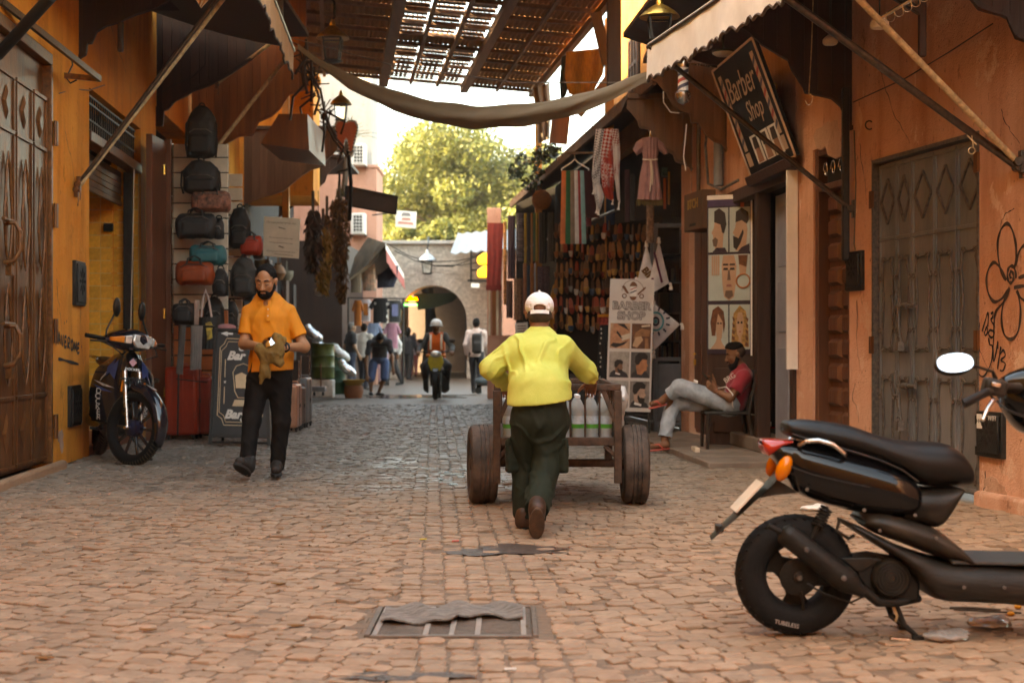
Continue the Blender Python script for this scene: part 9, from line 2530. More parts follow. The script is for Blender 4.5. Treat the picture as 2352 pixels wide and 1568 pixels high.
shoe(t,J['heR']+Vector((0,-.01,.0)),Vector((J['toR'].x,J['toR'].y+.02,.035)),(.0,1,.25),M_LEA,1.0,M_SOLE)
M_CAPW=mat('off_white_twill',(.80,.78,.76),.8,var=.08,scale=12,bump=.15,bscale=200)
Cc=J['hea']
soft('cap',[ball(hp_(0,-.012,.050),A((.090,.110,.088))*s*1.06,rot)],.006,M_CAPW,t,clips=[(hp_(0,-.10,-.006),-(J['hu']+J['hf']*.02))],cuts=[ball(hp_(0,-.125,.020),A((.052,.04,.022))*s,rot),ball(hp_(0,-.012,.045),A((.083,.102,.084))*s*1.06,rot)],disp=wave(.0018,((1,.3,.4),.05,0),((.3,1,1),.06,1)))
q=MB();rows=[]
for i in range(13):
 an=-.62+1.24*i/12-PI/2;e=lambda r_,u:hp_(math.cos(an)*.0955*r_,math.sin(an)*.117*r_-.012,u)
 rows.append([e(1.03,.006),e(1.03,-.016)])
q.grid(rows,.004,(0,-1,0));q.build('cap_strap',M_CAPW,t)
q=MB();q.ell(hp_(0,-.012,.146),(.008,.008,.005));q.build('cap_button',M_CAPW,t)
soft('cap_peak',[ball(hp_(0,.125,.005),A((.075,.07,.008))*s,rot)],.006,M_CAPW,t)
soft('hair',[ball(hp_(0,-.036,-.010),A((.076,.073,.058))*s*1.06,rot)],.007,mat('cropped_grey_hair',(.045,.030,.022),.8,var=.4,scale=80),t,cuts=[ball(hp_(0,.06,-.02),A((.09,.06,.09))*s,rot)])
D=14.85
def m_(u,v,dy=.0):return P(u,v,D+dy)
s=1.0
J=dict(pel=m_(1680,925,.02),che=m_(1703,872,.02),nek=m_(1702,845,.02),hea=m_(1689,815,.01),hu=unit((.20,0,1)),hf=unit((-1,-.10,-.26)),shL=m_(1709,866,-.17),elL=m_(1677,914,-.22),wrL=m_(1645,897,-.17),shR=m_(1700,866,.20),elR=m_(1668,905,.22),wrR=m_(1641,889,-.02),hiL=m_(1674,927,-.09),knL=m_(1561,889,-.05),anL=m_(1524,917,.05),heL=m_(1522,921,.05),toL=m_(1497,927,.0),hiR=m_(1672,930,.12),knR=m_(1545,921,.12),anR=m_(1526,1008,.05),heR=m_(1531,1021,.04),toR=m_(1497,1025,-.02))
J={k_:Vector(v)for k_,v in J.items()}
hL=hand_prims(J['wrL'],unit((-.75,.05,.55)),(.15,.9,.3),(.3,-.2,.9),s*.95,.6);hR=hand_prims(J['wrR'],unit((-.72,.0,.60)),(.25,-.7,.5),(-.2,.1,.9),s*.95,.6)
t,J,hp_,rot,lat=person('bearded man in red t-shirt sitting on a chair looking at his phone',(J['pel'].x,D,.05),J,s,M_SK2,.0075,hands=[hL,hR],lat=(0,1,0),feet='bare')
M_TEE=mat('red_jersey_cotton',(.26,.014,.030),.8,var=.15,scale=6,bump=.1,bscale=220,sheen=.2)
sl={S_:J['sh'+S_].lerp(J['el'+S_],.60)for S_ in 'LR'}
pr=[cap(J['pel']+Vector((.02,0,.0)),J['che'],.125*s,.130*s,lat,1.32),cap(J['shL'],J['shR'],.070*s),cap(J['che'],J['nek'],.115*s,.066*s,lat,1.35),cap(J['shL'],sl['L'],.068,.073),cap(J['shR'],sl['R'],.068,.073)]
soft('t_shirt',pr,.009,M_TEE,t,k=.045,disp=wave(.008,((.6,0,1),.14,.3),((-1,.2,.7),.11,1.2),((.2,1,.4),.16,0)),cuts=[cutend(sl['L'],J['elL'],.10),cutend(sl['R'],J['elR'],.1),ball(J['nek']+Vector((-.02,0,.075)),(.065,.06,.055)),cap(m_(1655,945,-.25),m_(1655,945,.25),.03)])
M_LJ=mat('pale_denim',(.30,.36,.42),.8,var=.22,scale=9,bump=.25,bscale=180,hue=(.38,.43,.48))
pr=[cap(J['pel']+Vector((-.02,-.05,-.02)),J['pel']+Vector((-.02,.06,-.02)),.125,.125)]
for S_ in 'LR':pr+=[cap(J['hi'+S_],J['kn'+S_],.108,.086),cap(J['kn'+S_],J['kn'+S_].lerp(J['an'+S_],.90 if S_=='R' else .55),.084,.070)]
soft('pale_jeans',pr,.009,M_LJ,t,k=.022,disp=wave(.011,((1,0,.7),.11,0),((1,.3,-.8),.085,1),((.3,.5,1),.13,2)),cuts=[cutend(J['knR'].lerp(J['anR'],.90),J['anR'],.10),cutend(J['knL'].lerp(J['anL'],.55),J['anL'],.10)])
q=MB();q.box(m_(1598,876,-.135),(.05,.01,.03),Matrix.Rotation(.35,3,'Y'));q.build('frayed_tear',M_WHITE,t,bevel=.006)
M_FLIP=mat('coral_rubber',(.60,.11,.08),.5)
for S_,up in(('L',Vector((-.25,-.1,1))),('R',Vector((0,0,1)))):
 h,e=J['he'+S_],J['to'+S_];d=unit(e-h);up=(up-d*up.dot(d)).normalized();sd=d.cross(up);b0=h-up*.036;L_=(e-h).length
 q=MB();q.prism([b0+d*(L_*.5+(L_*.5+.045)*math.cos(a))+sd*.042*math.sin(a)for a in[2*PI*i/18 for i in range(18)]],up*-.012);fo=q.build('flip_flop',M_FLIP,t,bevel=.004)
 q=MB();tp=b0+d*(L_+.0)+up*.05
 for s_ in(-1,1):q.tube([tp,b0+d*L_*.62+sd*s_*.036+up*.052,b0+d*L_*.35+sd*s_*.044],.0085,6)
 q.build('strap',M_FLIP,fo)
soft('hair',[ball(hp_(0,-.010,.068),A((.074,.094,.070))*s,rot),ball(hp_(0,.03,.085),A((.06,.06,.055))*s,rot)],.007,M_HAIR,t,k=.02,disp=wave(.0025,((1,0,.4),.02,0),((0,1,1),.02,1)),clips=[(hp_(0,0,.040),-J['hu']+J['hf']*.1)])
soft('faded_sides',[ball(hp_(0,-.020,.030),A((.0775,.0945,.085))*s,rot)],.008,mat('shaved_hair',(.065,.035,.022),.7),t,cuts=[ball(hp_(0,.085,-.01),A((.12,.085,.11))*s,rot)],clips=[(hp_(0,0,-.03),-J['hu'])])
soft('beard',[ball(hp_(0,.050,-.104),A((.050,.052,.058))*s,rot),cap(hp_(-.064,.008,-.04),hp_(-.042,.04,-.10),.020,.028),cap(hp_(.064,.008,-.04),hp_(.042,.04,-.10),.020,.028),cap(hp_(-.07,.0,.005),hp_(-.066,.006,-.04),.010,.018),cap(hp_(.07,.0,.005),hp_(.066,.006,-.04),.010,.018),cap(hp_(-.026,.086,-.060),hp_(0,.096,-.052),.008,.008,k=.006),cap(hp_(.026,.086,-.060),hp_(0,.096,-.052),.008,.008,k=.006)],.006,M_HAIR,t,k=.018)
face_bits(t,hp_,rot,s,M_HAIR,down=M_SK2)
letters('BRONX'[0:2]+'G',.075,M_WHITE,t,m_(1676,868,-.158),unit((.75,-.55,.55)),(-.4,0,.9),.002,name='chest_print')
q=MB();q.torus(J['wrL']+(J['elL']-J['wrL']).normalized()*.02,.034,.005,J['elL']-J['wrL'],18,6);q.build('bracelet',M_STEEL,t)
pcn=m_(1624,868,-.10)
q=MB();q.box(pcn,(.012,.07,.145),Matrix.Rotation(-.75,3,'Y'));tag(q.build('mobile_phone',M_BLACK,loc=pcn,bevel=.005),'black mobile phone held by the seated man','phone')
q=MB();pts=[m_(1640,893,-.10),m_(1668,888,-.24),m_(1683,905,-.26),m_(1682,930,-.24),m_(1690,945,-.1),m_(1712,950,.0),m_(1740,953,.1),m_(1758,949,.2),m_(1768,958,.25)]
q.tube(pts,.006,6);tag(q.build('charging_cable',M_WHITE,loc=pts[-1]),'white charging cable running from the phone to the socket block','cable')
c=m_(1762,968,.26);c.z=.19+.03
t=thing('socket_block','black and red power socket block on the barber step','socket',(c.x,c.y,.19))
q=MB();q.box(c,(.16,.10,.055));q.build('block',M_BLACK,t,bevel=.012);q=MB();q.box(c+Vector((0,0,.031)),(.15,.09,.012));q.build('red_trim',M_REDL,t,bevel=.004);q=MB();q.box(c+Vector((.02,-.02,.07)),(.035,.035,.05));q.build('plug',M_WHITE,t,bevel=.006)
t=thing('plastic_chair','dark chair with slim legs under the seated man','chair',(m_(1668,0).x,D,.045))
zs=m_(0,942).z
xa,xb=m_(1616,0).x,m_(1712,0).x;ya,yb=D-.21,D+.21;zg=.046
q=MB();q.box(((xa+xb)/2,D,zs-.02),(xb-xa+.04,.46,.035));q.build('seat',M_BLACK,t,bevel=.012)
for x,y,xo in((xa+.02,ya,-.01),(xa+.02,yb,-.01),(xb,ya,.07),(xb,yb,.07)):
 q=MB();q.tube([(x,y,zs-.03),(x+xo,y,zg)],[.022,.018],8);q.build('leg',mat('dark_brown_chair',(.03,.02,.015),.4),t)
for y in(ya,yb):
 q=MB();q.tube([(xb,y,zs-.02),(xb+.10,y,zs+.42)],.02,8);q.build('back_post',M_BLACK,t)
q=MB();q.beam((xb+.075,ya+.021,zs+.33),(xb+.075,yb-.021,zs+.33),.025,.20,(.3,0,1));q.build('backrest',M_BLACK,t,bevel=.01)
def walker(label,u,vf,H,face,sk,hairm,top,legs,swing=.25,sleeves='long',shorts=False,vox=.016,arms=None,hairlong=False,D=None,headm=None,shoes=None,cloak=None):
 D=D or 1.1*FP/(vf-797.7);g=P(u,797.7,D);base=Vector((g.x,D,0));s=H/1.75
 F=Vector((math.cos(face),math.sin(face),0));L_=Vector((-F.y,F.x,0))
 def q_(f,l,z):return base+F*f*s+L_*l*s+Vector((0,0,z*s))
 sw=swing
 J=dict(pel=q_(0,0,.95),che=q_(.01,0,1.28),nek=q_(.0,0,1.47),hea=q_(.03,0,1.615),hu=Vector((0,0,1)),hf=F,shL=q_(0,.17,1.40),elL=q_(-sw*.5-.02,.23,1.13),wrL=q_(-sw*.5+.06,.22,.90),shR=q_(0,-.17,1.40),elR=q_(sw*.5-.04,-.23,1.13),wrR=q_(sw*.6+.06,-.22,.92),hiL=q_(0,.09,.92),knL=q_(sw*.6+.02,.09,.50),anL=q_(sw*.8,.09,.09),heL=q_(sw*.8-.03,.09,.04),toL=q_(sw*.8+.16,.10,.03),hiR=q_(0,-.09,.92),knR=q_(-sw*.4+.03,-.09,.50),anR=q_(-sw*.9,-.09,.11),heR=q_(-sw*.9-.03,-.09,.06),toR=q_(-sw*.9+.15,-.10,.03))
 if arms:J.update({k_:q_(*v)for k_,v in arms.items()})
 hd=[hand_prims(J['wr'+S_],(J['wr'+S_]-J['el'+S_]),L_*(-1 if S_=='L' else 1),F,s,.3,k=.012)for S_ in 'LR']
 t,J,p,rot,lat=person(label,base,J,s,sk,vox,hands=hd,lat=L_)
 w3=wave(.008,((1,.3,.6),.16,u*.1),((.2,1,.8),.2,1),((1,0,-.8),.12,0))
 e=.95 if sleeves=='long' else .0
 pr=[cap(J['pel']-Vector((0,0,.06*s)),J['che'],.135*s,.14*s,lat,1.25),cap(J['shL'],J['shR'],.075*s),cap(J['che'],J['nek'],.12*s,.072*s,lat,1.3)]
 for S_ in 'LR':
  if sleeves=='long':pr+=[cap(J['sh'+S_],J['el'+S_],.068*s,.056*s),cap(J['el'+S_],J['el'+S_].lerp(J['wr'+S_],.9),.056*s,.044*s)]
  else:pr+=[cap(J['sh'+S_],J['sh'+S_].lerp(J['el'+S_],.6),.070*s,.070*s)]
 soft('shirt',pr,vox,top,t,k=.04,disp=w3,cuts=[ball(J['nek']+Vector((0,0,.07*s)),(.06*s,.06*s,.05*s))],clips=[(J['pel']-Vector((0,0,.10*s)),(0,0,-1))])
 pr=[cap(J['pel'],J['pel']+Vector((0,0,.04)),.125*s,.12*s,lat,1.25)]
 for S_ in 'LR':
  pr+=[cap(J['hi'+S_],J['kn'+S_],.098*s,(.088 if shorts else .074)*s)]
  if not shorts:pr+=[cap(J['kn'+S_],J['an'+S_],.072*s,.058*s)]
 soft('shorts' if shorts else 'trousers',pr,vox,legs,t,k=.025,disp=w3)
 for S_ in 'LR':
  pr=[cap(J['he'+S_]+Vector((0,0,.012)),J['to'+S_]+Vector((0,0,.012)),.042*s,.038*s)]
  soft('shoe',pr,vox,shoes or M_BLACK,t,clips=[((0,0,.002),(0,0,-1))])
 if hairm:
  pr=[ball(p(0,-.014,.05),A((.082,.098,.088))*s,rot),ball(p(0,-.05,.0),A((.078,.06,.08))*s,rot)]
  if hairlong:pr+=[cap(p(0,-.06,.0),p(0,-.075,-.13),.075*s,.06*s,L_,1.2)]
  soft('hair',pr,vox*.8,hairm,t,cuts=[ball(p(0,.10,.0),A((.07,.066,.075))*s,rot)])
 if math.sin(face)<.3:face_bits(t,p,rot,s,hairm or M_HAIR)
 return t,J,p,rot,q_
C1=lambda n,c:cl('wear_'+n,c)
walker('grey haired man in black t-shirt standing by the t-shirts',806,898,1.74,R(25),M_SK3,M_HAIRG,C1('black',(.025,.025,.028)),C1('navy',(.03,.04,.07)),.12,'short',D=35.5)
walker('dark haired person in white shirt seen from behind by the t-shirts',836,898,1.72,R(80),M_SK3,M_HAIR,C1('white1',(.55,.50,.45)),C1('dark1',(.03,.03,.04)),.15,'long',D=36.5)
walker('man in white shirt and dark trousers walking behind the bent man',905,884,1.75,R(200),M_SK2,M_HAIR,C1('white2',(.62,.60,.58)),C1('dark2',(.022,.020,.022)),.28,'long',D=41.0)
walker('boy in blue shirt standing between the t-shirts and the white shirted man',879,884,1.66,R(-80),M_SK3,M_HAIR,C1('skyblue',(.25,.33,.50)),C1('pinkish',(.45,.3,.34)),.1,'short',D=42.5)
walker('person all in black walking into the arch',938,868,1.78,R(75),M_SK2,M_HAIR,C1('black3',(.014,.013,.016)),C1('black4',(.014,.013,.014)),.2,'long',D=48.2,hairlong=True)
walker('fair haired woman in pink top walking inside the arch',951,862,1.66,R(-95),M_SK3,M_BLONDE,C1('lilac',(.50,.36,.42)),C1('coral',(.40,.10,.10)),.15,'short',D=54.0,hairlong=True)
walker('woman in dark violet clothes standing deep inside the arch',925,868,1.68,R(200),M_SK3,M_HAIR,C1('violet',(.10,.06,.12)),C1('maroon',(.10,.03,.04)),.1,'long',D=51.6,hairlong=True)
t,J,p,rot,q_=walker('man in pale pink shirt with black backpack walking away on the right',1094,905,1.80,R(82),M_SK2,M_HAIR,C1('palepink',(.56,.44,.40)),C1('dark5',(.022,.022,.026)),.2,'long',D=33.8)
bc=q_(-.22,-.05,1.16)
tb=thing('backpack','black backpack on the shoulder of the man in the pale pink shirt','backpack',bc)
soft('pack',[rbox(bc,(.12,.075,.24),.06),rbox(bc+Vector((.02,-.07,-.08)),(.09,.04,.11),.03)],.018,MBK,tb,k=.03);q=MB();q.tube([q_(-.15,-.1,1.35),q_(.02,-.15,1.49),q_(.13,-.14,1.3),q_(.05,-.16,1.0)],.022,6);q.build('strap',MBK,tb)
D=33.0
def b_(u,v,dy=.0):return P(u,v,D+dy)
J=dict(pel=b_(872,822,.1),che=b_(873,782,-.16),nek=b_(874,773,-.32),hea=b_(873,776,-.46),hu=unit((.1,-.75,.45)),hf=unit((.1,-.45,-1)),shL=b_(893,786,-.26),elL=b_(901,820,-.3),wrL=b_(903,846,-.36),shR=b_(850,788,-.26),elR=b_(841,826,-.3),wrR=b_(843,862,-.36),hiL=b_(884,832,.1),knL=b_(883,868,.0),anL=b_(870,900,.08),heL=b_(867,905,.1),toL=b_(880,907,-.12),hiR=b_(859,832,.1),knR=b_(852,870,-.03),anR=b_(852,898,.05),heR=b_(851,903,.08),toR=b_(853,905,-.14))
J={k_:Vector(v)for k_,v in J.items()}
hd=[hand_prims(J['wr'+S_],(J['wr'+S_]-J['el'+S_]),(0,1,0),(-1 if S_=='L' else 1,0,0),1.0,.5,k=.012)for S_ in 'LR']
t,J,p,rot,lat=person('man in black t-shirt and blue shorts bending over the street',(J['pel'].x,D,0),J,1.0,M_SK2,.015,hands=hd,lat=(1,0,0))
soft('t_shirt',[cap(J['pel']+Vector((0,0,.05)),J['che'],.14,.145,lat,1.3),cap(J['shL'],J['shR'],.08),cap(J['che'],J['nek'],.12,.07,lat,1.3),cap(J['shL'],J['shL'].lerp(J['elL'],.6),.07),cap(J['shR'],J['shR'].lerp(J['elR'],.6),.07)],.015,C1('black6',(.014,.013,.016)),t,k=.04,disp=wave(.008,((1,0,1),.15,0),((1,0,-1),.12,1)))
soft('shorts',[cap(J['pel'],J['pel']+Vector((0,-.02,.06)),.14,.135,lat,1.25),cap(J['hiL'],J['knL'].lerp(J['hiL'],.05),.105,.098),cap(J['hiR'],J['knR'].lerp(J['hiR'],.05),.105,.098)],.015,C1('blue7',(.045,.075,.16)),t,k=.025)
soft('hair',[ball(p(0,-.012,.045),(.09,.105,.095))],.014,M_HAIR,t,cuts=[ball(p(0,.10,-.01),(.075,.07,.08))])
for S_ in 'LR':soft('sandal',[cap(J['he'+S_]*1.0+Vector((0,0,.0)),J['to'+S_],.045,.042)],.015,M_BLACK,t)
D=30.35
def r_(x,y,z):return Vector((bx_+x,D+y,z))
J=dict(pel=r_(0,.2,.86),che=r_(.0,.06,1.22),nek=r_(0,.02,1.40),hea=r_(0,-.03,1.54),hu=unit((0,-.05,1)),hf=unit((0,-1,-.12)),shL=r_(.18,.04,1.34),elL=r_(.34,-.10,1.10),wrL=r_(.36,-.38,1.02),shR=r_(-.18,.04,1.34),elR=r_(-.34,-.10,1.10),wrR=r_(-.36,-.38,1.02),hiL=r_(.10,.18,.82),knL=r_(.26,-.22,.70),anL=r_(.22,.05,.32),heL=r_(.22,.08,.26),toL=r_(.24,-.13,.26),hiR=r_(-.10,.18,.82),knR=r_(-.26,-.22,.70),anR=r_(-.22,.05,.32),heR=r_(-.22,.08,.26),toR=r_(-.24,-.13,.26))
J={k_:Vector(v)for k_,v in J.items()}
hd=[hand_prims(J['wr'+S_],(0,-1,-.2),(0,-.2,-1),(-1 if S_=='L' else 1,0,0),1.0,.8,k=.012)for S_ in 'LR']
t,J,p,rot,lat=person('motorbike rider in orange safety vest and white helmet',(bx_,D,0),J,1.0,M_SK2,.014,hands=hd,lat=(1,0,0))
pr=[cap(J['pel'],J['che'],.135,.138,lat,1.28),cap(J['shL'],J['shR'],.072)]
for S_ in 'LR':pr+=[cap(J['sh'+S_],J['el'+S_],.066,.058),cap(J['el'+S_],J['wr'+S_],.056,.042)]
soft('jacket',pr,.014,C1('darkgrey',(.035,.038,.035)),t,k=.04)
soft('safety_vest',[cap(J['pel']+Vector((0,-.01,-.04)),J['che'],.155,.15,lat,1.25),cap(J['shL']*.8+J['shR']*.2,J['shR']*.8+J['shL']*.2,.085)],.012,mat('safety_orange',(.92,.15,.012),.6),t,k=.04,cuts=[cap(J['nek']+Vector((0,-.20,.02)),J['che']+Vector((0,-.2,.05)),.09,.02)],clips=[(J['pel']-Vector((0,0,.08)),(0,0,-1))])
for x in(-.115,.115):
 q=MB();q.grid([[r_(x-.022,-.13+.06*f**3-.01*math.sin(PI*f),1.05+.33*f),r_(x+.022,-.13+.06*f**3-.01*math.sin(PI*f),1.05+.33*f)]for f in[i/6 for i in range(7)]],.006,(0,-1,0));q.build('reflective_band',mat('reflective_tape',(.75,.66,.5),.4),t)
soft('trousers',[cap(J['pel'],J['pel']+Vector((0,0,.03)),.13,.12,lat,1.2)]+[cap(J['hi'+S_],J['kn'+S_],.10,.08)for S_ in 'LR']+[cap(J['kn'+S_],J['an'+S_],.075,.06)for S_ in 'LR'],.014,C1('dark8',(.02,.018,.016)),t,k=.025)
soft('helmet',[ball(p(0,-.005,.055),(.125,.14,.115))],.010,mat('white_helmet',(.66,.64,.60),.35),t,clips=[(p(0,0,.030),(0,0,-1))])
q=MB();q.lathe([(.124,.0),(.150,-.006),(.148,-.016),(.12,-.012)],p(0,.008,.035),(0,0,1),26,caps=False);q.build('helmet_brim',MATS['white_helmet'],t)
face_bits(t,p,rot,1.0,M_HAIR)
# drain, mud, puddles, litter
M_GRATE=mat('grate_steel',(.17,.125,.095),.55,.4,var=.35,scale=20);M_GBAR=mat('grate_cross_bar',(.30,.25,.21),.55,.3,var=.25)
gx0,gx1,gy0,gy1=GR
gr=thing('drain_grate','steel drain grate in the paving half covered by a dirty rag','drain',((gx0+gx1)/2,(gy0+gy1)/2,0))
q=MB();zf=.004
for a,b_ in(((gx0,gy0),(gx1,gy0)),((gx1,gy0),(gx1,gy1)),((gx1,gy1),(gx0,gy1)),((gx0,gy1),(gx0,gy0))):
 d=(Vector((*b_,0))-Vector((*a,0))).normalized()*.0125
 q.beam(Vector((*a,zf-.012))+d,Vector((*b_,zf-.012))-d,.022,.026)
q.build('frame',M_GRATE,gr,bevel=.003)
q=MB();q.quad((gx0,gy0,-.055),(gx1,gy0,-.055),(gx1,gy1,-.055),(gx0,gy1,-.055));q.build('pit',M_DARK,gr,smooth=0)
n=24
for i in range(n):
 y=gy0+.02+(gy1-gy0-.04)*(i+.5)/n
 q=MB();q.box(((gx0+gx1)/2,y,-.012),(gx1-gx0-.03,.015,.018));q.build('grate_bar',M_GRATE,gr,smooth=0)
for f in(.045,.345,.50,.655,.93):
 q=MB();q.box((gx0+(gx1-gx0)*f,(gy0+gy1)/2,-.001),(.022,gy1-gy0-.03,.010));q.build('cross_bar',M_GBAR,gr,bevel=.002)
rows=[]
for i in range(25):
 f=i/24;r_=[]
 x=gx0+.03+(.57)*f
 yn=gy0+(.24-.05*f if f<.52 else .29+.06*math.sin((f-.52)*6))+.012*math.sin(i*1.7)
 yf=gy1-.02-.02*math.sin(i*.9)+(.02 if f>.4 else-.02)
 for j in range(9):
  g=j/8;y=yn+(yf-yn)*g
  z=.012+.014*math.sin(g*9+i*.35)*math.sin(PI*g)+.010*math.sin(i*.8+g*4)+(.022*math.exp(-((f-.55)/.07)**2)if g<.5 else 0)+.004
  r_.append((x,y,max(.008,z)))
 rows.append(r_)
q=MB();q.grid(rows,.007,(0,0,1));o=q.build('dirty_rag',mat('grey_rag',(.20,.175,.15),.9,var=.55,scale=16,stretch=(1,4,1),bump=.5,bscale=70),loc=(gx0+.3,gy1-.1,.01),smooth=60)
tag(o,'grey dirty crumpled rag lying on the drain grate','rag')
def blob(label,c,rx_,ry_,m,name,cat,z=.004,seed=0,kind='structure',n=72):
 rg=np.random.default_rng(seed);ph=rg.uniform(0,6,6)
 pts=[]
 for i in range(n):
  a=2*PI*i/n;r_=1+.22*math.sin(2*a+ph[0])+.16*math.sin(3*a+ph[1])+.12*math.sin(5*a+ph[2])+.11*math.sin(9*a+ph[3])+.09*math.sin(14*a+ph[4])
  pts.append((c[0]+rx_*r_*math.cos(a),c[1]+ry_*r_*math.sin(a),z))
 q=MB();q.poly(pts);o=q.build(name,m,loc=(c[0],c[1],z),smooth=0);return tag(o,label,cat,kind=kind)
M_MUD=mat('wet_mud',(.075,.046,.032),.45,var=.5,scale=18,bump=.6,bscale=30)
M_WATER=mat('puddle_water',(.03,.025,.02),.03,var=.2,bump=.55,bscale=22,rvar=.02,spec=.6)
blob('long dark muddy hollow in the paving behind the man in yellow',(-.02,7.72,0),.33,.17,M_MUD,'mud_patch','mud',.003,4)
blob('thin dark damp curve at the bottom edge of the picture',(-.35,4.76,0),.24,.05,M_MUD,'mud_patch','mud',.003,9)
for k_,(u,v,a,b_)in enumerate(((1046,1088,.16,.05),(1020,1084,.10,.04),(1058,1094,.05,.10),(1040,1112,.08,.05),(985,1076,.10,.05),(880,1076,.09,.06),(800,1064,.10,.08),(775,1056,.07,.06),(820,1070,.08,.06),(765,1068,.06,.05),(840,1058,.06,.05),(915,1074,.09,.04),(1068,1078,.10,.05),(1010,1100,.06,.05))):
 D=1.1*FP/(v-797.7);blob('shallow puddle of water between the paving stones',((u-1176)/FP*D,D,0),a*.6,b_*1.3,M_WATER,'puddle','puddle',.0035,20+k_)
for k_,(u,v,a,b_)in enumerate(((960,908,.9,.35),(1000,912,.6,.3),(900,912,.5,.35))):
 D=1.1*FP/(v-797.7);blob('broad bright puddle on the far paving',((u-1176)/FP*D,D,0),a,b_*2.0,M_WATER,'puddle','puddle',.0025,60+k_)
def litter(label,u,v,m,shape,cat,name):
 D=1.1*FP/(v-797.7);c=Vector(((u-1176)/FP*D,D,0))
 q=MB()
 if shape=='stick':q.tube([c+Vector((-.10,.02,.012)),c+Vector((-.02,0,.016)),c+Vector((.10,-.015,.010))],.006,6);q.tube([c+Vector((-.09,.0,.01)),c+Vector((.04,-.06,.012)),c+Vector((.16,-.09,.012))],.0045,6)
 elif shape=='peel':q.ell(c+Vector((0,0,.010)),(.016,.013,.009));
 elif shape=='flat':q.prism([c+Vector((math.cos(a)*(.03+.012*math.sin(3*a)),math.sin(a)*.018,.004))for a in[i*.7 for i in range(9)]],(.003,0,.004))
 elif shape=='tube':q.tube([c+Vector((-.02,0,.006)),c+Vector((.02,.004,.006))],.005,6)
 if shape=='film':
  t=thing(name,label,cat,c);soft('film',[ball(c+Vector((0,0,.018)),(.085,.05,.018)),ball(c+Vector((.05,.02,.022)),(.04,.03,.022))],.009,m,t,k=.02,disp=wave(.008,((1,.4,0),.05,0),((.3,1,.5),.04,1)),clips=[((0,0,.003),(0,0,-1))]);return
 tag(q.build(name,m,loc=c,smooth=60),label,cat)
M_FILM=mat('clear_film',(.8,.75,.7),.15,trans=.7,var=.05);M_PEEL=mat('orange_peel',(.62,.22,.01),.6);M_LEAFD=mat('dead_leaf',(.22,.10,.03),.8)
litter('crumpled clear plastic wrapper on the right paving',2270,1440,M_FILM,'film','wrapper','plastic_wrapper');litter('small crumpled clear film nearer the scooter stand',2172,1470,M_FILM,'film','wrapper','plastic_wrapper')
litter('white crumpled tissue lying behind the scooter spring',1868,1172,M_WHITE,'film','tissue','paper_tissue')
litter('dry forked twig on the paving at the right edge',2240,1404,M_BARK,'stick','twig','dry_twig')
for u,v,lb in((2338,1398,'orange peel scrap beside the dry twig'),(2322,1414,'smaller orange peel scrap below the dry twig'),(2226,1276,'orange scrap lying near the wall foot behind the scooter')):litter(lb,u,v,M_PEEL,'peel','peel','orange_peel')
for u,v,m,lb in((1632,1101,M_LEAFD,'brown dead leaf on the paving left of the scooter'),(103,1513,M_LEAFD,'reddish dead leaf on the left foreground paving'),(680,1438,M_LEAFD,'dead leaf on the paving left of the drain'),(640,1342,M_LEAFD,'small dead leaf in the middle of the left paving'),(340,1448,M_LEAFD,'curled dead leaf low on the left paving')):litter(lb,u,v,m,'flat','leaf','dead_leaf')
for u,v,m,lb in((1046,1244,mat('red_straw',(.5,.10,.07),.5),'red straw piece beside the muddy hollow'),(972,1240,mat('yellow_straw',(.55,.42,.05),.5),'yellow straw piece left of the muddy hollow'),(1172,1645-0,M_WHITE,'white cigarette end at the bottom edge')):litter(lb,u,min(v,1540),m,'tube','scrap','small_scrap')
q=MB();c=P(1612,1055,14.0);q.box((1.86,14.4,.07),(.05,.3,.05));tag(q.build('wood_offcut',M_CREAM,loc=(1.86,14.4,.07),bevel=.005),'pale wood offcut lying on the pavement behind the chair','offcut')
# graffiti
def strokes(name,label,cat,pl,lines,f,w_,m,fade=1.0):
 0
 q=MB()
 for ln in lines:
  pts=[pl.at(*f(*p),.0045)for p in ln]
  sm=[]
  for i in range(len(pts)-1):
   p0,p1,p2,p3=pts[max(i-1,0)],pts[i],pts[i+1],pts[min(i+2,len(pts)-1)]
   for j in range(5):
    t_=j/5;sm.append(.5*(2*p1+(p2-p0)*t_+(2*p0-5*p1+4*p2-p3)*t_*t_+(3*p1-p0-3*p2+p3)*t_**3))
  sm.append(pts[-1]);rows=[]
  for i,p in enumerate(sm):
   d=(sm[min(i+1,len(sm)-1)]-sm[max(i-1,0)])
   if d.length<1e-6:d=Vector((0,0,1))
   sd=pl.nv.cross(d).normalized()*w_*(.42+.12*math.sin(i*.7))
   rows.append([p-sd,p+sd])
  q.grid(rows)
  q.f[-(len(rows)-1):]=q.f[-(len(rows)-1):]
 o=q.build(name,m,loc=pl.at(*f(*lines[0][0]),.0045),smooth=0);return tag(o,label,cat)
M_SPRAY=mat('black_spray_paint',(.022,.017,.016),.7,var=.5,scale=30,bump=0)
M_SPRAY2=mat('thin_black_spray',(.055,.035,.028),.8,var=.6,scale=18,bump=0)
fz_=lambda x,y:((2230+x/3.648)/1.063,(520+y/3.648)/1.063)
sp=[(870+(8+5.2*i)*.42*math.cos(i*.62+1),560+(8+5.2*i)*math.sin(i*.62+1)*.95)for i in range(20)]
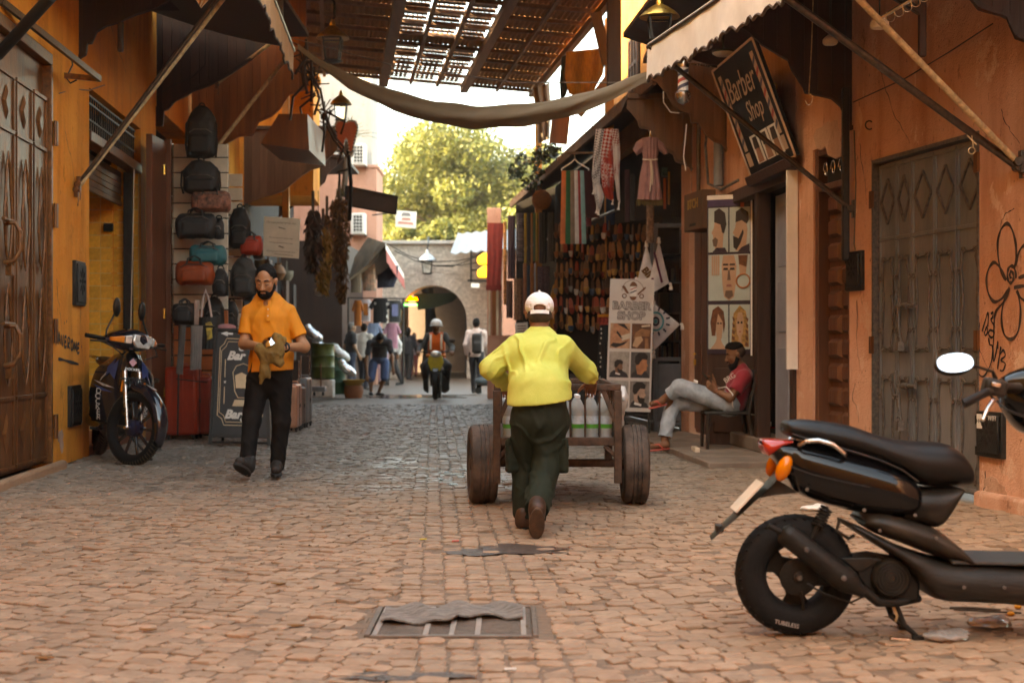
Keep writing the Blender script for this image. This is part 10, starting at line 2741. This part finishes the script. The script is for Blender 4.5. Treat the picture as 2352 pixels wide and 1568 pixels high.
strokes('graffiti_flower','spray painted black flower outline on the pink wall','graffiti',R1,[sp,[(815,590),(770,480),(750,300),(770,170),(830,95),(880,150),(915,300),(910,440),(895,490)],[(825,600),(780,500),(720,440),(670,500),(650,600),(670,720),(720,790),(790,760),(840,690),(855,660)],[(850,690),(800,810),(785,950),(810,1080),(870,1125),(930,1060),(955,900),(940,750),(920,690)],[(910,470),(940,350),(985,290),(1040,300),(1080,400),(1060,520),(960,570),(935,575)],[(895,665),(985,650),(1060,660),(1090,760),(1040,800),(960,760),(925,700)],[(855,670),(820,770),(740,870),(720,950)]],fz_,.026,M_SPRAY2)
strokes('graffiti_tag','black scrawled tag below the painted flower','graffiti',R1,[[(720,950),(715,1100),(705,1250),(690,1340),(640,1440),(600,1450),(560,1380),(565,1280)],[(612,1055),(640,960),(662,888),(668,940),(662,1010)],[(690,900),(710,885),(705,930),(690,950),(720,1000)],[(640,1050),(655,1010),(662,1060),(640,1090),(632,1050)],[(680,1040),(720,1060),(700,1110),(670,1080),(680,1040)],[(670,1110),(680,1170),(705,1190),(715,1320),(735,1250),(752,1140),(750,1210)],[(750,1390),(765,1280),(780,1190),(770,1260),(800,1220),(818,1270),(780,1310),(818,1340),(800,1400),(770,1400)]],fz_,.017,M_SPRAY)
fl_=lambda x,y:(x/2.778,564.4+y/2.778)
LT={'T':[[(0,0),(1,-.15)],[(.5,-.3),(.5,1.0)]],'A':[[(0,1),(.4,0),(.5,0),(.95,1)],[(.15,.6),(.8,.6)]],'V':[[(0,0),(.45,1),(.9,0)]],'E':[[(.8,.05),(.1,.1),(.05,.95),(.85,.9)],[(.1,.5),(.7,.48)]],'R':[[(.1,1),(.1,0),(.8,.1),(.75,.45),(.1,.55),(.9,1)]],'O':[[(.5,0),(.1,.3),(.1,.75),(.5,1),(.9,.7),(.85,.25),(.5,0)]],'M':[[(0,1),(.1,0),(.5,.7),(.9,0),(1,1)]]}
ln=[]
for i,ch in enumerate('TAVEROME'):
 x0=350+i*20.5;y0=545+i*11;hh=95-2*i if i else 115
 for pl_l in LT[ch]:ln.append([(x0+a*16,y0+b_*hh*.78)for a,b_ in pl_l])
ln+=[[(372,722),(400,726),(440,738),(502,755)],[(410,490),(412,496)],[(425,478),(427,486)],[(520,640),(521,650)]]
strokes('graffiti_tag','black spray painted word with underline on the orange wall','graffiti',L1,ln,fl_,.030,M_SPRAY)
q=MB()
c=R1.at(2002,288,.0);q.torus(c+R1.nv*.02,.035,.006,R1.d,14,6);tag(q.build('wall_ring',M_IRON,loc=c),'small iron ring in the pink wall above the grey gate','ring')
M_PATCH=plaster('repair_plaster',(.50,.30,.21),(.56,.36,.26),(.40,.2,.12))
def patch(pl,u,v,a,b_,seed,lb):
 rg=np.random.default_rng(seed);c=pl.at(u,v,.0);ph=rg.uniform(0,6,4);pts=[]
 for i in range(22):
  an=2*PI*i/22;r_=1+.25*math.sin(2*an+ph[0])+.2*math.sin(3*an+ph[1])+.1*math.sin(7*an+ph[2])
  pts.append(c+pl.d*a*r_*math.cos(an)+Vector((0,0,b_*r_*math.sin(an)))-pl.nv*.02)
 q=MB();q.prism(pts,pl.nv*.024);tag(q.build('plaster_patch',M_PATCH,loc=c,smooth=0,bevel=.003),lb,'patch')
patch(R1,1905,318,.24,.17,3,'paler repair plaster patch above the studded door')
def crack(pl,parent,u0,v0,u1,v1,seed,w_=.006):
 rg=np.random.default_rng(seed);a,b_=pl.at(u0,v0,.003),pl.at(u1,v1,.003);n=14;rows=[];off=.0
 sd=pl.nv.cross((b_-a).normalized())
 for i in range(n+1):
  f=i/n;off+=rg.normal(0,.016);p=a+(b_-a)*f+sd*off*math.sin(PI*min(1,f+.1));k_=w_*(.35+.8*rg.random())*(1-.6*f)
  rows.append([p-sd*k_,p+sd*k_])
 q=MB();q.grid(rows);q.build('crack',M_SPRAY2,parent,smooth=0)
for i,c in enumerate(((2330,480,2290,560),(2250,740,2272,860),(1975,330,1990,470),(2020,150,2090,330),(2262,1080,2240,1160),(1968,690,1975,850),(2300,250,2342,330),(1965,880,1972,970))):crack(R1,bp_,*c,40+i)
for i,c in enumerate(((150,300,172,420),(130,640,142,760),(185,700,192,840),(145,900,138,1030),(330,420,338,600),(255,60,290,170),(345,640,350,800))):crack(L1,bl,*c,60+i)
patch(R1,2285,1125,.16,.07,5,'rough paler plaster patch at the wall foot right of the grey gate')
patch(L1,140,1010,.10,.09,7,'rough plaster patch low on the orange wall beside the brown gate')
wire('black cable clipped along the orange wall above the shutter',[(135,215,13.2),(170,205,13.85),(205,208,14.4),(240,196,15.0)],.006,M_BLACK)
wire('grey cable running down the pink wall beside the studded door',[(1962,300,11.85),(1966,420,11.8),(1962,560,11.8),(1965,575,11.8)],.006,M_GREYO)
q=MB()
for k_ in range(420):
 y=4.7+11*RNG.random()**1.6;x=RNG.uniform(-.36,.36)*y
 if not in_view(x,y):continue
 r_=.002+.005*RNG.random()**2;q.ell((x,y,r_*.6),(r_,r_*(.6+RNG.random()),r_*.6),None,5,3)
o=q.build('street_grit',mat('grit',(.13,.085,.055),.9,var=.5,scale=40,isl=.6),smooth=0,loc=(0,8,0));tag(o,'scattered grit and crumbs on the paving','grit',kind='stuff')
# thin air
q=MB();q.obox((-61,-21,-1.0),(122,0,0),(0,182,0),(0,0,16.0))
M_HAZE=bpy.data.materials.new('haze_air');M_HAZE.use_nodes=True
_n=M_HAZE.node_tree;_n.nodes.remove(_n.nodes['Principled BSDF']);_v=_n.nodes.new('ShaderNodeVolumePrincipled')
_v.inputs['Color'].default_value=(.93,.92,.90,1);_v.inputs['Density'].default_value=.0004;_v.inputs['Anisotropy'].default_value=.25
_n.links.new(_v.outputs[0],_n.nodes['Material Output'].inputs['Volume'])
hz=q.build('haze',M_HAZE,smooth=0);tag(hz,'thin warm haze hanging in the lane towards the arch','haze',kind='stuff')
S.cycles.volume_step_rate=10
S.cycles.volume_bounces=1
